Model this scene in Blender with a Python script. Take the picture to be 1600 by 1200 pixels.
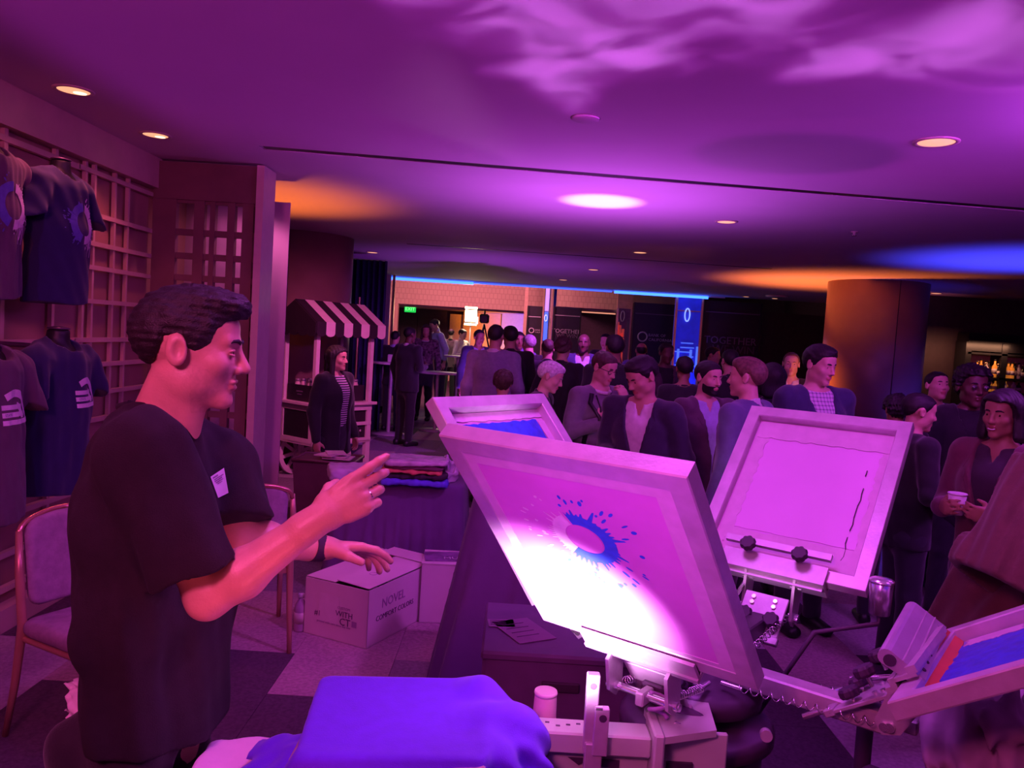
import bpy, bmesh, math, random
import numpy as np
from mathutils import Matrix, Vector, Euler
from mathutils.bvhtree import BVHTree
D = bpy.data
SC = bpy.context.scene
COL = SC.collection
for _o in list(D.objects):
    D.objects.remove(_o)
R = math.radians
random.seed(4)

# ------------------------------------------------------------------ camera
FPX = 1248.0
CAMZ = 1.65
PIT, ROL = R(3.45), R(3.55)
_f = Vector((0, math.cos(PIT), -math.sin(PIT)))
_r0 = Vector((1, 0, 0))
_u0 = _r0.cross(_f)
_r = _r0 * math.cos(ROL) + _u0 * math.sin(ROL)
_u = -_r0 * math.sin(ROL) + _u0 * math.cos(ROL)
CAM = Vector((0, 0, CAMZ))
cd = D.cameras.new('camera')
cam = D.objects.new('camera', cd)
COL.objects.link(cam)
cd.sensor_width = 36.0
cd.lens = FPX / 1600 * 36.0
cd.clip_end = 200
cam.matrix_world = Matrix((( _r.x, _u.x, -_f.x, CAM.x), (_r.y, _u.y, -_f.y, CAM.y), (_r.z, _u.z, -_f.z, CAM.z), (0, 0, 0, 1)))
SC.camera = cam


def ray(x, y):
    return _f + _r * ((x - 800) / FPX) + _u * ((600 - y) / FPX)


def P(x, y, d):
    """photo pixel at a known distance (world Y) -> world point"""
    v = ray(x, y)
    return CAM + v * (d / v.y)


def Z(x, y, z):
    """photo pixel on a known horizontal plane -> world point"""
    v = ray(x, y)
    return CAM + v * ((z - CAMZ) / v.z)


# ------------------------------------------------------------------ view, world
SC.view_settings.view_transform = 'Standard'
SC.view_settings.look = 'None'
SC.view_settings.exposure = 0.0
SC.view_settings.gamma = 1.0
SC.view_settings.use_curve_mapping = False
SC.cycles.use_denoising = True
SC.cycles.max_bounces = 6
SC.cycles.diffuse_bounces = 3
SC.cycles.caustics_reflective = False
SC.cycles.caustics_refractive = False
SC.cycles.sample_clamp_indirect = 4.0
w = D.worlds.new('world')
SC.world = w
w.use_nodes = True
w.node_tree.nodes['Background'].inputs[0].default_value = (0.30, 0.05, 0.45, 1)
w.node_tree.nodes['Background'].inputs[1].default_value = 0.10


# ------------------------------------------------------------------ lights
def aim(o, tgt):
    o.rotation_euler = (Vector(tgt) - o.location).to_track_quat('-Z', 'Y').to_euler()


def area(name, loc, tgt, col, power, sx, sy=None, spread=180):
    l = D.lights.new(name, 'AREA')
    l.color = col
    l.energy = power
    l.size = sx
    if sy:
        l.shape = 'RECTANGLE'
        l.size_y = sy
    l.spread = R(spread)
    o = D.objects.new(name, l)
    COL.objects.link(o)
    o.location = loc
    aim(o, tgt)
    return o


def spot(name, loc, tgt, col, power, ang, blend=.5, rad=.05):
    l = D.lights.new(name, 'SPOT')
    l.color = col
    l.energy = power
    l.spot_size = R(ang)
    l.spot_blend = blend
    l.shadow_soft_size = rad
    o = D.objects.new(name, l)
    COL.objects.link(o)
    o.location = loc
    aim(o, tgt)
    return o

MAG = (.74, .11, 1.0)
VIO = (.50, .05, 1.0)
PNK = (1.0, .14, .42)
# unseen added lights: violet-magenta over press, right side and crowd, pink at left
area('key_light_press', (.12, 1.95, 2.62), (.12, 2.1, .9), MAG, 20, .5)
area('fill_light_right', (1.9, 1.3, 2.62), (1.6, 2.6, .9), MAG, 5, .5)
area('fill_light_left', (-.9, -.6, 2.55), (-2.2, 4.2, 1.3), (1.0, .11, .46), 62, .5)
area('fill_light_crowd', (2.6, 3.0, 2.6), (.6, 6.5, 1.3), (.60, .07, 1.0), 38, .6)
spot('fill_light_hall', (1.0, 8.5, 2.60), (-.3, 11.6, .0), (.62, .08, 1.0), 300, 80, .8, .05)  # added violet fill for the hall, no fixture there
spot('hall_ceiling_fill', (-.4, 11.0, .25), (-.2, 12.6, 2.7), (.50, .07, 1.0), 110, 140, 1.0, .1)  # added to turn the dark far ceiling violet
spot('recess_fill', (-1.85, 5.80, 2.45), (-2.3, 6.1, 1.1), (1.0, .22, .55), 9, 150, .8, .05)  # added pink fill that brightens the panels behind the lattice
# lamp clipped below the raised front screen
spot('work_lamp', (.05, 1.35, .95), (.165, 1.64, 1.10), (1.0, .42, 1.0), 120, 76, 1.0, .02)
spot('low_violet_fill', (-.22, .30, 1.22), (.27, 1.5, 1.32), (.86, .10, 1.0), 46, 44, .9, .08)  # added fill near the camera, brightens the screens from low in front
# low pink lamp that catches the printer's arms
spot('low_pink_lamp', (.25, .55, .75), (-.44, 1.48, 1.09), (1.0, .10, .20), 28, 30, .9, .06)
# the two lit downlights over the lattice wall
spot('downlight_lamp', (-2.19, 3.91, 2.66), (-2.30, 3.95, 0), (1.0, .16, .24), 16, 110, .7, .05)
spot('downlight_lamp', (-2.18, 4.77, 2.66), (-2.30, 4.80, 0), (1.0, .16, .24), 16, 110, .7, .05)
# uplights
spot('uplight_spot', (.59, 6.1, .9), (.59, 6.1, 2.7), (.95, .55, 1.0), 420, 22, .7, .04)
spot('uplight_halo', (.59, 5.9, 1.3), (.59, 5.9, 2.7), (.70, .12, 1.0), 150, 150, 1.0, .10)
spot('uplight_orange_left', (-2.5, 7.2, .2), (-2.35, 6.9, 2.7), (1.0, .22, .02), 420, 62, 1.0, .2)
spot('uplight_blue_right', (5.1, 8.1, .3), (5.0, 8.0, 2.7), (.05, .06, 1.0), 600, 66, 1.0, .2)
spot('uplight_orange_column', (3.75, 11.7, .2), (4.5, 11.5, 2.7), (1.0, .22, .04), 700, 84, 1.0, .2)
spot('cart_fill', (-.7, 5.6, 2.6), (-2.0, 8.4, .7), (1.0, .15, .60), 260, 64, .8, .05)  # added fill that brightens the cart
spot('fill_light_boxes', (.8, 3.1, 2.62), (-.6, 4.25, .2), MAG, 110, 44, .8, .06)  # added fill that brightens the cardboard boxes
spot('uplight_blue_column', (5.9, 9.9, .2), (5.4, 11.2, 1.6), (.10, .05, 1.0), 60, 70, .9, .1)
spot('blue_floor_spot', (4.1, 6.3, 2.6), (3.6, 6.3, 0), (.10, .06, 1.0), 160, 40, .6, .05)
area('atrium_warm_light', (-1.5, 20, 4.0), (-1.5, 22.5, 1.0), (1.0, .30, .42), 430, 2.0)
spot('atrium_orange', (-.8, 24.5, 1.0), (-.6, 26.2, 2.0), (1.0, .30, .03), 260, 80, .8, .1)
spot('atrium_blue', (.5, 24.5, 1.0), (.5, 26.2, 2.0), (.03, .05, 1.0), 260, 80, .8, .1)
spot('pillar_blue_uplight', (3.5, 16.0, .1), (3.5, 16.6, 2.0), (.05, .12, 1.0), 90, 60, .8, .05)
area('bar_shelf_light', (6.9, 12.3, 1.95), (6.9, 12.7, 1.3), (1.0, .45, .25), 8, 1.6, .1)
spot('orange_face_light', (3.2, 6.4, 1.2), (2.55, 7.5, 1.6), (1.0, .22, .04), 34, 30, .6, .03)
# added spot: its pattern paints the ceiling's even wash, round shadow and reflected wisps
def ceiling_pattern_light(name, loc, col, power, wisp, usgn=1):
    o = spot(name, loc, (loc[0], loc[1], 5), col, power, 168, .1, .005)
    o.rotation_euler = (math.pi, 0, 0)
    l = o.data
    l.use_nodes = True
    nt = l.node_tree
    em = nt.nodes['Emission']

    def mt(op, a, b=0.0, c=0.0):
        n = nt.nodes.new('ShaderNodeMath')
        n.operation = op
        for i, v in enumerate((a, b, c)):
            if hasattr(v, 'node'):
                nt.links.new(v, n.inputs[i])
            else:
                n.inputs[i].default_value = v
        return n.outputs[0]

    def step(v, e0, e1):
        n = nt.nodes.new('ShaderNodeMapRange')
        n.interpolation_type = 'SMOOTHSTEP'
        nt.links.new(v, n.inputs['Value'])
        n.inputs['From Min'].default_value = min(e0, e1)
        n.inputs['From Max'].default_value = max(e0, e1)
        n.inputs['To Min'].default_value = 0 if e0 < e1 else 1
        n.inputs['To Max'].default_value = 1 if e0 < e1 else 0
        return n.outputs['Result']
    tc = nt.nodes.new('ShaderNodeTexCoord')
    sx = nt.nodes.new('ShaderNodeSeparateXYZ')
    nt.links.new(tc.outputs['Normal'], sx.inputs[0])
    U = mt('MULTIPLY', mt('DIVIDE', sx.outputs[0], sx.outputs[2]), usgn)
    V = mt('ABSOLUTE', mt('DIVIDE', sx.outputs[1], sx.outputs[2]))
    cb = nt.nodes.new('ShaderNodeCombineXYZ')
    nt.links.new(U, cb.inputs[0])
    nt.links.new(V, cb.inputs[1])

    def noise(sc, det, off):
        mp = nt.nodes.new('ShaderNodeMapping')
        mp.inputs['Location'].default_value = off
        nt.links.new(cb.outputs[0], mp.inputs['Vector'])
        n = nt.nodes.new('ShaderNodeTexNoise')
        n.inputs['Scale'].default_value = sc
        n.inputs['Detail'].default_value = det
        n.inputs['Distortion'].default_value = .6
        nt.links.new(mp.outputs[0], n.inputs['Vector'])
        return n.outputs['Fac']

    def gauss(v, c, w_):
        d = mt('DIVIDE', mt('SUBTRACT', v, c), w_)
        return mt('EXPONENT', mt('MULTIPLY', mt('MULTIPLY', d, d), -1.0))
    edge = mt('ADD', 2.12, mt('MULTIPLY', gauss(U, -.92, .30), .75))
    edge = mt('ADD', edge, mt('MULTIPLY', step(U, .5, 1.1), .35))
    edge = mt('SUBTRACT', edge, mt('MULTIPLY', step(U, -1.2, -1.9), .6))
    tv = mt('ADD', V, mt('MULTIPLY', mt('SUBTRACT', noise(1.5, 4, (1.3, .2, 0)), .5), 1.5))
    w1_ = step(mt('SUBTRACT', edge, tv), -.34, .50)
    w1_ = mt('MULTIPLY', w1_, mt('ADD', .18, mt('MULTIPLY', step(noise(2.6, 4, (4.1, 2.2, 0)), .34, .68), .9)))
    notch = mt('MULTIPLY', gauss(U, .08, .26), gauss(V, 1.62, .30))
    w1_ = mt('MULTIPLY', w1_, mt('SUBTRACT', 1.0, mt('MULTIPLY', notch, .85)))
    w1_ = mt('MULTIPLY', w1_, mt('SUBTRACT', 1.0, mt('MULTIPLY', step(U, .35, .8), .55)))
    eu = mt('DIVIDE', mt('SUBTRACT', U, .47), .60)
    ev = mt('DIVIDE', mt('SUBTRACT', V, 3.68), .52)
    er_ = mt('SQRT', mt('ADD', mt('MULTIPLY', eu, eu), mt('MULTIPLY', ev, ev)))
    gap = step(er_, 1.12, .80)  # round ceiling shadow, put into the lamp pattern as a dark oval
    base = mt('SUBTRACT', 1.0, mt('MULTIPLY', gap, .95))
    tot = mt('ADD', base, mt('MULTIPLY', w1_, wisp))
    r2 = mt('ADD', 1.0, mt('ADD', mt('MULTIPLY', U, U), mt('MULTIPLY', V, V)))
    r3 = mt('MINIMUM', mt('POWER', r2, 1.5), 95.0)
    lim = mt('MULTIPLY', mt('MULTIPLY', step(U, -3.5, -3.0), step(U, 4.6, 3.4)), step(V, 6.0, 3.6))
    mx = nt.nodes.new('ShaderNodeMix')
    mx.data_type = 'RGBA'
    mx.inputs['A'].default_value = (1, 1, 1, 1)
    mx.inputs['B'].default_value = (1, 3.4, 1.05, 1)
    nt.links.new(step(w1_, .0, .55), mx.inputs['Factor'])
    nt.links.new(mx.outputs['Result'], em.inputs['Color'])
    nt.links.new(mt('MULTIPLY', mt('MULTIPLY', tot, r3), lim), em.inputs['Strength'])
    return o
ceiling_pattern_light('ceiling_pattern_light', (1.0, .95, 1.78), (.82, .055, .95), 4.6, 7.5, -1)


# ------------------------------------------------------------------ materials
def mat(name, col, rough=.65, metal=0.0, var=.12, scale=14, bump=.0, bscale=120, emit=None, estr=0, sheen=0, alpha=None, trans=0):
    m = D.materials.get(name)
    if m:
        return m
    m = D.materials.new(name)
    m.use_nodes = True
    nt = m.node_tree
    b = nt.nodes['Principled BSDF']
    b.inputs['Roughness'].default_value = rough
    b.inputs['Metallic'].default_value = metal
    tc = nt.nodes.new('ShaderNodeTexCoord')
    if var > 0:
        n = nt.nodes.new('ShaderNodeTexNoise')
        n.inputs['Scale'].default_value = scale
        n.inputs['Detail'].default_value = 3
        nt.links.new(tc.outputs['Object'], n.inputs['Vector'])
        r = nt.nodes.new('ShaderNodeValToRGB')
        r.color_ramp.elements[0].position = .3
        r.color_ramp.elements[1].position = .7
        r.color_ramp.elements[0].color = tuple(c * (1 - var) for c in col) + (1,)
        r.color_ramp.elements[1].color = tuple(min(1, c * (1 + var)) for c in col) + (1,)
        nt.links.new(n.outputs['Fac'], r.inputs['Fac'])
        nt.links.new(r.outputs['Color'], b.inputs['Base Color'])
    else:
        b.inputs['Base Color'].default_value = tuple(col) + (1,)
    if bump > 0:
        n2 = nt.nodes.new('ShaderNodeTexNoise')
        n2.inputs['Scale'].default_value = bscale
        bp = nt.nodes.new('ShaderNodeBump')
        bp.inputs['Strength'].default_value = bump
        bp.inputs['Distance'].default_value = .01
        nt.links.new(tc.outputs['Object'], n2.inputs['Vector'])
        nt.links.new(n2.outputs['Fac'], bp.inputs['Height'])
        nt.links.new(bp.outputs['Normal'], b.inputs['Normal'])
    if emit:
        b.inputs['Emission Color'].default_value = tuple(emit) + (1,)
        b.inputs['Emission Strength'].default_value = estr
    if sheen:
        b.inputs['Sheen Weight'].default_value = sheen
    if trans:
        b.inputs['Transmission Weight'].default_value = trans
    m.diffuse_color = tuple(col) + (1,)
    return m


# ------------------------------------------------------------------ objects
WM = {}


def wmat(o):
    return WM.get(o.name, Matrix())


def tag(o, label=None, cat=None, group=None, kind=None):
    if label:
        o['label'] = label
    if cat:
        o['category'] = cat
    if group:
        o['group'] = group
    if kind:
        o['kind'] = kind
    return o


def thing(name, label, cat, loc=(0, 0, 0), group=None, M=None):
    o = D.objects.new(name, None)
    o.empty_display_size = .05
    COL.objects.link(o)
    m = M if M is not None else Matrix.Translation(Vector(loc))
    o.matrix_world = m
    WM[o.name] = m.copy()
    return tag(o, label, cat, group)


def npmesh(name, V, Q, smooth=True):
    me = D.meshes.new(name)
    V = np.asarray(V, np.float32)
    Q = np.asarray(Q, np.int32)
    k = Q.shape[1]
    me.vertices.add(len(V))
    me.vertices.foreach_set('co', V.ravel())
    me.loops.add(Q.size)
    me.loops.foreach_set('vertex_index', Q.ravel())
    me.polygons.add(len(Q))
    me.polygons.foreach_set('loop_start', np.arange(0, Q.size, k, dtype=np.int32))
    me.polygons.foreach_set('loop_total', np.full(len(Q), k, np.int32))
    if smooth:
        me.polygons.foreach_set('use_smooth', np.ones(len(Q), bool))
    me.update(calc_edges=True)
    return me


def link(name, me, m, parent=None, M=None):
    if m is not None and not me.materials:
        me.materials.append(m)
    o = D.objects.new(name, me)
    COL.objects.link(o)
    if parent is not None:
        o.parent = parent
        WM[o.name] = wmat(parent).copy()
    elif M is not None:
        o.matrix_world = M
        WM[o.name] = M.copy()
    return o


class MB:
    """collects shapes given in world (or, with local=True, parent) coordinates and links them as one mesh object"""
    def __init__(s):
        s.v = []
        s.f = []
        s.sm = []

    def _add(s, vs, fs, smooth=False, M=None):
        b = len(s.v)
        for q in vs:
            q = Vector(q)
            s.v.append(M @ q if M is not None else q)
        for f in fs:
            s.f.append([b + i for i in f])
            s.sm.append(smooth)
        return s

    def box(s, c, d, M=None, bev=0.0):
        x, y, z = d[0] / 2, d[1] / 2, d[2] / 2
        c = Vector(c)
        if bev <= 0:
            vs = [c + Vector((a, b, e)) for a in (-x, x) for b in (-y, y) for e in (-z, z)]
            return s._add(vs, [(0, 1, 3, 2), (4, 6, 7, 5), (0, 4, 5, 1), (2, 3, 7, 6), (0, 2, 6, 4), (1, 5, 7, 3)], False, M)
        bm = bmesh.new()
        bmesh.ops.create_cube(bm, size=1)
        for v in bm.verts:
            v.co = Vector((v.co.x * d[0], v.co.y * d[1], v.co.z * d[2])) + c
        bmesh.ops.bevel(bm, geom=bm.edges[:], offset=min(bev, min(d) * .45), segments=1, affect='EDGES')
        bm.verts.index_update()
        s._add([v.co.copy() for v in bm.verts], [[v.index for v in f.verts] for f in bm.faces], False, M)
        bm.free()
        return s

    def cyl(s, a, b, r, r2=None, n=16, M=None, caps=True):
        a, b = Vector(a), Vector(b)
        r2 = r if r2 is None else r2
        w = (b - a).normalized()
        u = w.orthogonal().normalized()
        t = w.cross(u)
        vs = []
        for p, q in ((a, r), (b, r2)):
            for i in range(n):
                an = 2 * math.pi * i / n
                vs.append(p + (u * math.cos(an) + t * math.sin(an)) * q)
        fs = [(i, (i + 1) % n, n + (i + 1) % n, n + i) for i in range(n)]
        s._add(vs, fs, True, M)
        if caps:
            s._add(vs[:n], [list(range(n))[::-1]], False, M)
            s._add(vs[n:], [list(range(n))], False, M)
        return s

    def tube(s, pts, r, n=8, M=None, closed=False):
        pts = [Vector(p) for p in pts]
        rs = r if isinstance(r, (list, tuple)) else [r] * len(pts)
        N = len(pts)
        vs = []
        up = None
        for i, p in enumerate(pts):
            if closed:
                d = (pts[(i + 1) % N] - pts[i - 1]).normalized()
            else:
                d = (pts[min(i + 1, N - 1)] - pts[max(i - 1, 0)]).normalized()
            if up is None:
                up = d.orthogonal().normalized()
            else:
                up = (up - d * up.dot(d)).normalized()
            t = d.cross(up)
            for k in range(n):
                an = 2 * math.pi * k / n
                vs.append(p + (up * math.cos(an) + t * math.sin(an)) * rs[i])
        fs = []
        for i in range(N if closed else N - 1):
            j = (i + 1) % N
            for k in range(n):
                fs.append((i * n + k, i * n + (k + 1) % n, j * n + (k + 1) % n, j * n + k))
        if not closed:
            fs.append(list(range(n))[::-1])
            fs.append([(N - 1) * n + k for k in range(n)])
        return s._add(vs, fs, True, M)

    def lathe(s, prof, c=(0, 0, 0), n=24, M=None):
        c = Vector(c)
        vs = []
        for (r, z) in prof:
            for i in range(n):
                an = 2 * math.pi * i / n
                vs.append(c + Vector((r * math.cos(an), r * math.sin(an), z)))
        fs = []
        for j in range(len(prof) - 1):
            for i in range(n):
                fs.append((j * n + i, j * n + (i + 1) % n, (j + 1) * n + (i + 1) % n, (j + 1) * n + i))
        fs.append([i for i in range(n)][::-1])
        fs.append([(len(prof) - 1) * n + i for i in range(n)])
        return s._add(vs, fs, True, M)

    def prism(s, poly, z0, z1, M=None):
        n = len(poly)
        vs = [Vector((p[0], p[1], z0)) for p in poly] + [Vector((p[0], p[1], z1)) for p in poly]
        fs = [list(range(n))[::-1], [n + i for i in range(n)]] + [(i, (i + 1) % n, n + (i + 1) % n, n + i) for i in range(n)]
        return s._add(vs, fs, False, M)

    def extrude(s, prof, a, b, up, M=None, side=None):
        """closed 2-D profile swept from a to b; profile x along side, y along up"""
        a, b = Vector(a), Vector(b)
        w = (b - a).normalized()
        up = Vector(up)
        up = (up - w * up.dot(w)).normalized()
        sd = up.cross(w)
        n = len(prof)
        vs = [a + sd * p[0] + up * p[1] for p in prof] + [b + sd * p[0] + up * p[1] for p in prof]
        fs = [list(range(n))[::-1], [n + i for i in range(n)]] + [(i, (i + 1) % n, n + (i + 1) % n, n + i) for i in range(n)]
        return s._add(vs, fs, False, M)

    def build(s, name, m, parent=None, local=False, M=None, kind=None):
        me = D.meshes.new(name)
        vs = s.v
        inv = None
        if parent is not None and not local:
            inv = wmat(parent).inverted()
        if parent is None and M is None:
            lo = Vector((min(v.x for v in vs), min(v.y for v in vs), min(v.z for v in vs)))
            hi = Vector((max(v.x for v in vs), max(v.y for v in vs), max(v.z for v in vs)))
            M = Matrix.Translation(Vector(((lo.x + hi.x) / 2, (lo.y + hi.y) / 2, lo.z)))
            inv = M.inverted()
        if inv is not None:
            vs = [inv @ v for v in vs]
        me.from_pydata([tuple(v) for v in vs], [], s.f)
        me.polygons.foreach_set('use_smooth', s.sm)
        me.update()
        o = link(name, me, m, parent, M)
        if kind:
            o['kind'] = kind
        return o


def copy_tree(o, parent=None):
    c = o.copy()
    COL.objects.link(c)
    if parent is not None:
        c.parent = parent
    WM[c.name] = wmat(o).copy()
    for ch in o.children:
        copy_tree(ch, c)
    return c


def move(o, M):
    o.matrix_world = M
    WM[o.name] = M.copy()
    return o


def frame(o, x, y, z):
    x, y, z, o = Vector(x), Vector(y), Vector(z), Vector(o)
    return Matrix(((x.x, y.x, z.x, o.x), (x.y, y.y, z.y, o.y), (x.z, y.z, z.z, o.z), (0, 0, 0, 1)))


def TRZ(loc, yaw):
    return Matrix.Translation(Vector(loc)) @ Matrix.Rotation(yaw, 4, 'Z')


def text_mb(txt, size, depth=.004, align='CENTER', spacing=1.0):
    """lettering as an MB in the XY plane, reading along +X"""
    cu = D.curves.new('txt', 'FONT')
    cu.body = txt
    cu.size = size
    cu.extrude = depth / 2
    cu.align_x = align
    cu.align_y = 'CENTER'
    cu.space_character = spacing
    cu.resolution_u = 2
    o = D.objects.new('txt', cu)
    COL.objects.link(o)
    dg = bpy.context.evaluated_depsgraph_get()
    me = D.meshes.new_from_object(o.evaluated_get(dg))
    mb = MB()
    mb._add([v.co.copy() for v in me.vertices], [list(p.vertices) for p in me.polygons])
    D.objects.remove(o)
    D.curves.remove(cu)
    D.meshes.remove(me)
    return mb


def text(txt, size, M, m, parent, depth=.004, align='CENTER', spacing=1.0, name='lettering'):
    """M places the text plane in world space"""
    mb = text_mb(txt, size, depth, align, spacing)
    mb.v = [M @ v for v in mb.v]
    return mb.build(name, m, parent)


# ------------------------------------------------------------------ distance fields
def smin(a, b, k):
    h = np.maximum(k - np.abs(a - b), 0) / k
    return np.minimum(a, b) - h * h * k * .25


def smax(a, b, k):
    return -smin(-a, -b, k)


def ell(x, y, z, c, r):
    a, b, e = (x - c[0]) / r[0], (y - c[1]) / r[1], (z - c[2]) / r[2]
    k0 = np.sqrt(a * a + b * b + e * e)
    k1 = np.sqrt((a / r[0]) ** 2 + (b / r[1]) ** 2 + (e / r[2]) ** 2) + 1e-6
    return k0 * (k0 - 1) / k1


def sph(x, y, z, c, r):
    return np.sqrt((x - c[0]) ** 2 + (y - c[1]) ** 2 + (z - c[2]) ** 2) - r


def rcone(x, y, z, a, b, ra, rb):
    a = np.array(a, float)
    b = np.array(b, float)
    w = b - a
    L2 = w @ w + 1e-9
    t = np.clip(((x - a[0]) * w[0] + (y - a[1]) * w[1] + (z - a[2]) * w[2]) / L2, 0, 1)
    return np.sqrt((x - a[0] - t * w[0]) ** 2 + (y - a[1] - t * w[1]) ** 2 + (z - a[2] - t * w[2]) ** 2) - (ra + (rb - ra) * t)


def ecap(x, y, z, a, b, ra, rb, side=(1, 0, 0), flat=False):
    a = np.array(a, float)
    b = np.array(b, float)
    w = b - a
    L = math.sqrt(w @ w)
    w = w / L
    u = np.array(side, float)
    u = u - w * (u @ w)
    u /= math.sqrt(u @ u)
    f = np.cross(w, u)
    qx, qy, qz = x - a[0], y - a[1], z - a[2]
    t = qx * w[0] + qy * w[1] + qz * w[2]
    tc = np.clip(t, 0, L)
    s = tc / L
    rx = ra[0] + (rb[0] - ra[0]) * s
    ry = ra[1] + (rb[1] - ra[1]) * s
    X = qx * u[0] + qy * u[1] + qz * u[2]
    Y = qx * f[0] + qy * f[1] + qz * f[2]
    m = np.minimum(rx, ry)
    if flat:
        d = (np.sqrt((X / rx) ** 2 + (Y / ry) ** 2) - 1) * m
        return np.maximum(d, np.abs(t - L / 2) - L / 2)
    e = (t - tc) / m
    return (np.sqrt((X / rx) ** 2 + (Y / ry) ** 2 + e * e) - 1) * m


def wrinkle(x, y, z, amp, freq, seed=0):
    rs = np.random.RandomState(seed)
    d = 0
    for i in range(5):
        k = rs.normal(size=3) * freq * (.6 + .4 * i)
        d = d + np.sin(x * k[0] + y * k[1] + z * k[2] + rs.uniform(0, 6.28)) / (1 + .6 * i)
    return d * amp


class Field:
    BIG = .09

    def __init__(s, lo, hi, h):
        s.h = h
        s.lo = np.array(lo, float) - 3 * h
        n = np.ceil((np.array(hi, float) + 3 * h - s.lo) / h).astype(int) + 1
        s.n = n
        s.v = np.full(tuple(n), s.BIG, np.float32)

    def _sub(s, lo, hi):
        i0 = np.clip(np.floor((np.array(lo, float) - s.lo) / s.h).astype(int), 0, s.n)
        i1 = np.clip(np.ceil((np.array(hi, float) - s.lo) / s.h).astype(int) + 1, 0, s.n)
        if (i1 <= i0).any():
            return None, None
        ax = [(s.lo[k] + s.h * np.arange(i0[k], i1[k])).astype(np.float32) for k in range(3)]
        return tuple(slice(a, b) for a, b in zip(i0, i1)), (ax[0][:, None, None], ax[1][None, :, None], ax[2][None, None, :])

    def add(s, fn, lo, hi, k=.02, op='u', pad=.03):
        sl, c = s._sub(np.minimum(lo, hi) - pad - k, np.maximum(lo, hi) + pad + k)
        if sl is None:
            return s
        d = fn(*c)
        a = s.v[sl]
        if op == 'u':
            s.v[sl] = smin(a, d, k)
        elif op == 's':
            s.v[sl] = smax(a, -d, k)
        elif op == 'i':
            s.v[sl] = smax(a, d, k)
        return s

    def rc(s, a, b, ra, rb=None, k=.02, op='u'):
        rb = ra if rb is None else rb
        a, b = np.array(a, float), np.array(b, float)
        m = max(ra, rb)
        return s.add(lambda x, y, z: rcone(x, y, z, a, b, ra, rb), np.minimum(a, b) - m, np.maximum(a, b) + m, k, op)

    def ec(s, a, b, ra, rb=None, side=(1, 0, 0), k=.02, op='u', flat=False):
        rb = ra if rb is None else rb
        a, b = np.array(a, float), np.array(b, float)
        m = max(ra + rb)
        return s.add(lambda x, y, z: ecap(x, y, z, a, b, ra, rb, side, flat), np.minimum(a, b) - m, np.maximum(a, b) + m, k, op)

    def el(s, c, r, k=.02, op='u'):
        c = np.array(c, float)
        r = np.array(r, float)
        return s.add(lambda x, y, z: ell(x, y, z, c, r), c - r, c + r, k, op)

    def all(s, fn):
        ax = [(s.lo[k] + s.h * np.arange(s.n[k])).astype(np.float32) for k in range(3)]
        s.v = fn(s.v, ax[0][:, None, None], ax[1][None, :, None], ax[2][None, None, :]).astype(np.float32)
        return s

    def nets(s):
        v = s.v
        ins = v < 0
        nx, ny, nz = v.shape
        cnt = np.zeros((nx - 1, ny - 1, nz - 1), np.int8)
        for a in (0, 1):
            for b in (0, 1):
                for c in (0, 1):
                    cnt += ins[a:nx - 1 + a, b:ny - 1 + b, c:nz - 1 + c]
        act = (cnt > 0) & (cnt < 8)
        I = np.argwhere(act)
        if len(I) == 0:
            return np.zeros((0, 3)), np.zeros((0, 4), int)
        idx = np.full(act.shape, -1, np.int32)
        idx[act] = np.arange(len(I))
        offs = [(0, 0, 0), (1, 0, 0), (0, 1, 0), (1, 1, 0), (0, 0, 1), (1, 0, 1), (0, 1, 1), (1, 1, 1)]
        cv = np.stack([v[I[:, 0] + o[0], I[:, 1] + o[1], I[:, 2] + o[2]] for o in offs], 1)
        acc = np.zeros((len(I), 3))
        num = np.zeros(len(I))
        E = [(0, 1), (2, 3), (4, 5), (6, 7), (0, 2), (1, 3), (4, 6), (5, 7), (0, 4), (1, 5), (2, 6), (3, 7)]
        for a, b in E:
            m = (cv[:, a] < 0) != (cv[:, b] < 0)
            t = np.where(m, cv[:, a] / np.where(m, cv[:, a] - cv[:, b], 1), 0)
            pa, pb = np.array(offs[a]), np.array(offs[b])
            acc += np.where(m[:, None], pa + (pb - pa) * t[:, None], 0)
            num += m
        V = s.lo + s.h * (I + acc / num[:, None])
        Q = []
        for ax in range(3):
            o = [(ax + 1) % 3, (ax + 2) % 3]
            n = [nx, ny, nz]
            sa = [slice(0, n[i]) for i in range(3)]
            sb = list(sa)
            sa[ax] = slice(0, n[ax] - 1)
            sb[ax] = slice(1, n[ax])
            A, B = ins[tuple(sa)], ins[tuple(sb)]
            for flip in (False, True):
                m = (A & ~B) if not flip else (~A & B)
                J = np.argwhere(m)
                J = J[(J[:, o[0]] > 0) & (J[:, o[1]] > 0) & (J[:, o[0]] < n[o[0]] - 1) & (J[:, o[1]] < n[o[1]] - 1)]
                q = []
                for da, db in ((-1, -1), (0, -1), (0, 0), (-1, 0)):
                    K = J.copy()
                    K[:, o[0]] += da
                    K[:, o[1]] += db
                    q.append(idx[K[:, 0], K[:, 1], K[:, 2]])
                q = np.stack(q, 1)
                Q.append(q[:, ::-1] if flip else q)
        return V, np.concatenate(Q)

    def mesh(s, name, sc=1.0):
        V, Q = s.nets()
        return npmesh(name, V * sc, Q)


def bvh_of(me, M=None):
    vs = [(M @ v.co) if M is not None else v.co.copy() for v in me.vertices]
    return BVHTree.FromPolygons(vs, [list(p.vertices) for p in me.polygons])


def drape(mb, bvh, dirn, off=.002, dist=.5):
    """push every vertex of an MB along dirn on to a surface"""
    dirn = Vector(dirn).normalized()
    for i, v in enumerate(mb.v):
        hit = bvh.ray_cast(v - dirn * dist, dirn, dist * 2)
        if hit[0] is not None:
            mb.v[i] = hit[0] - dirn * off
    return mb


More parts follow.
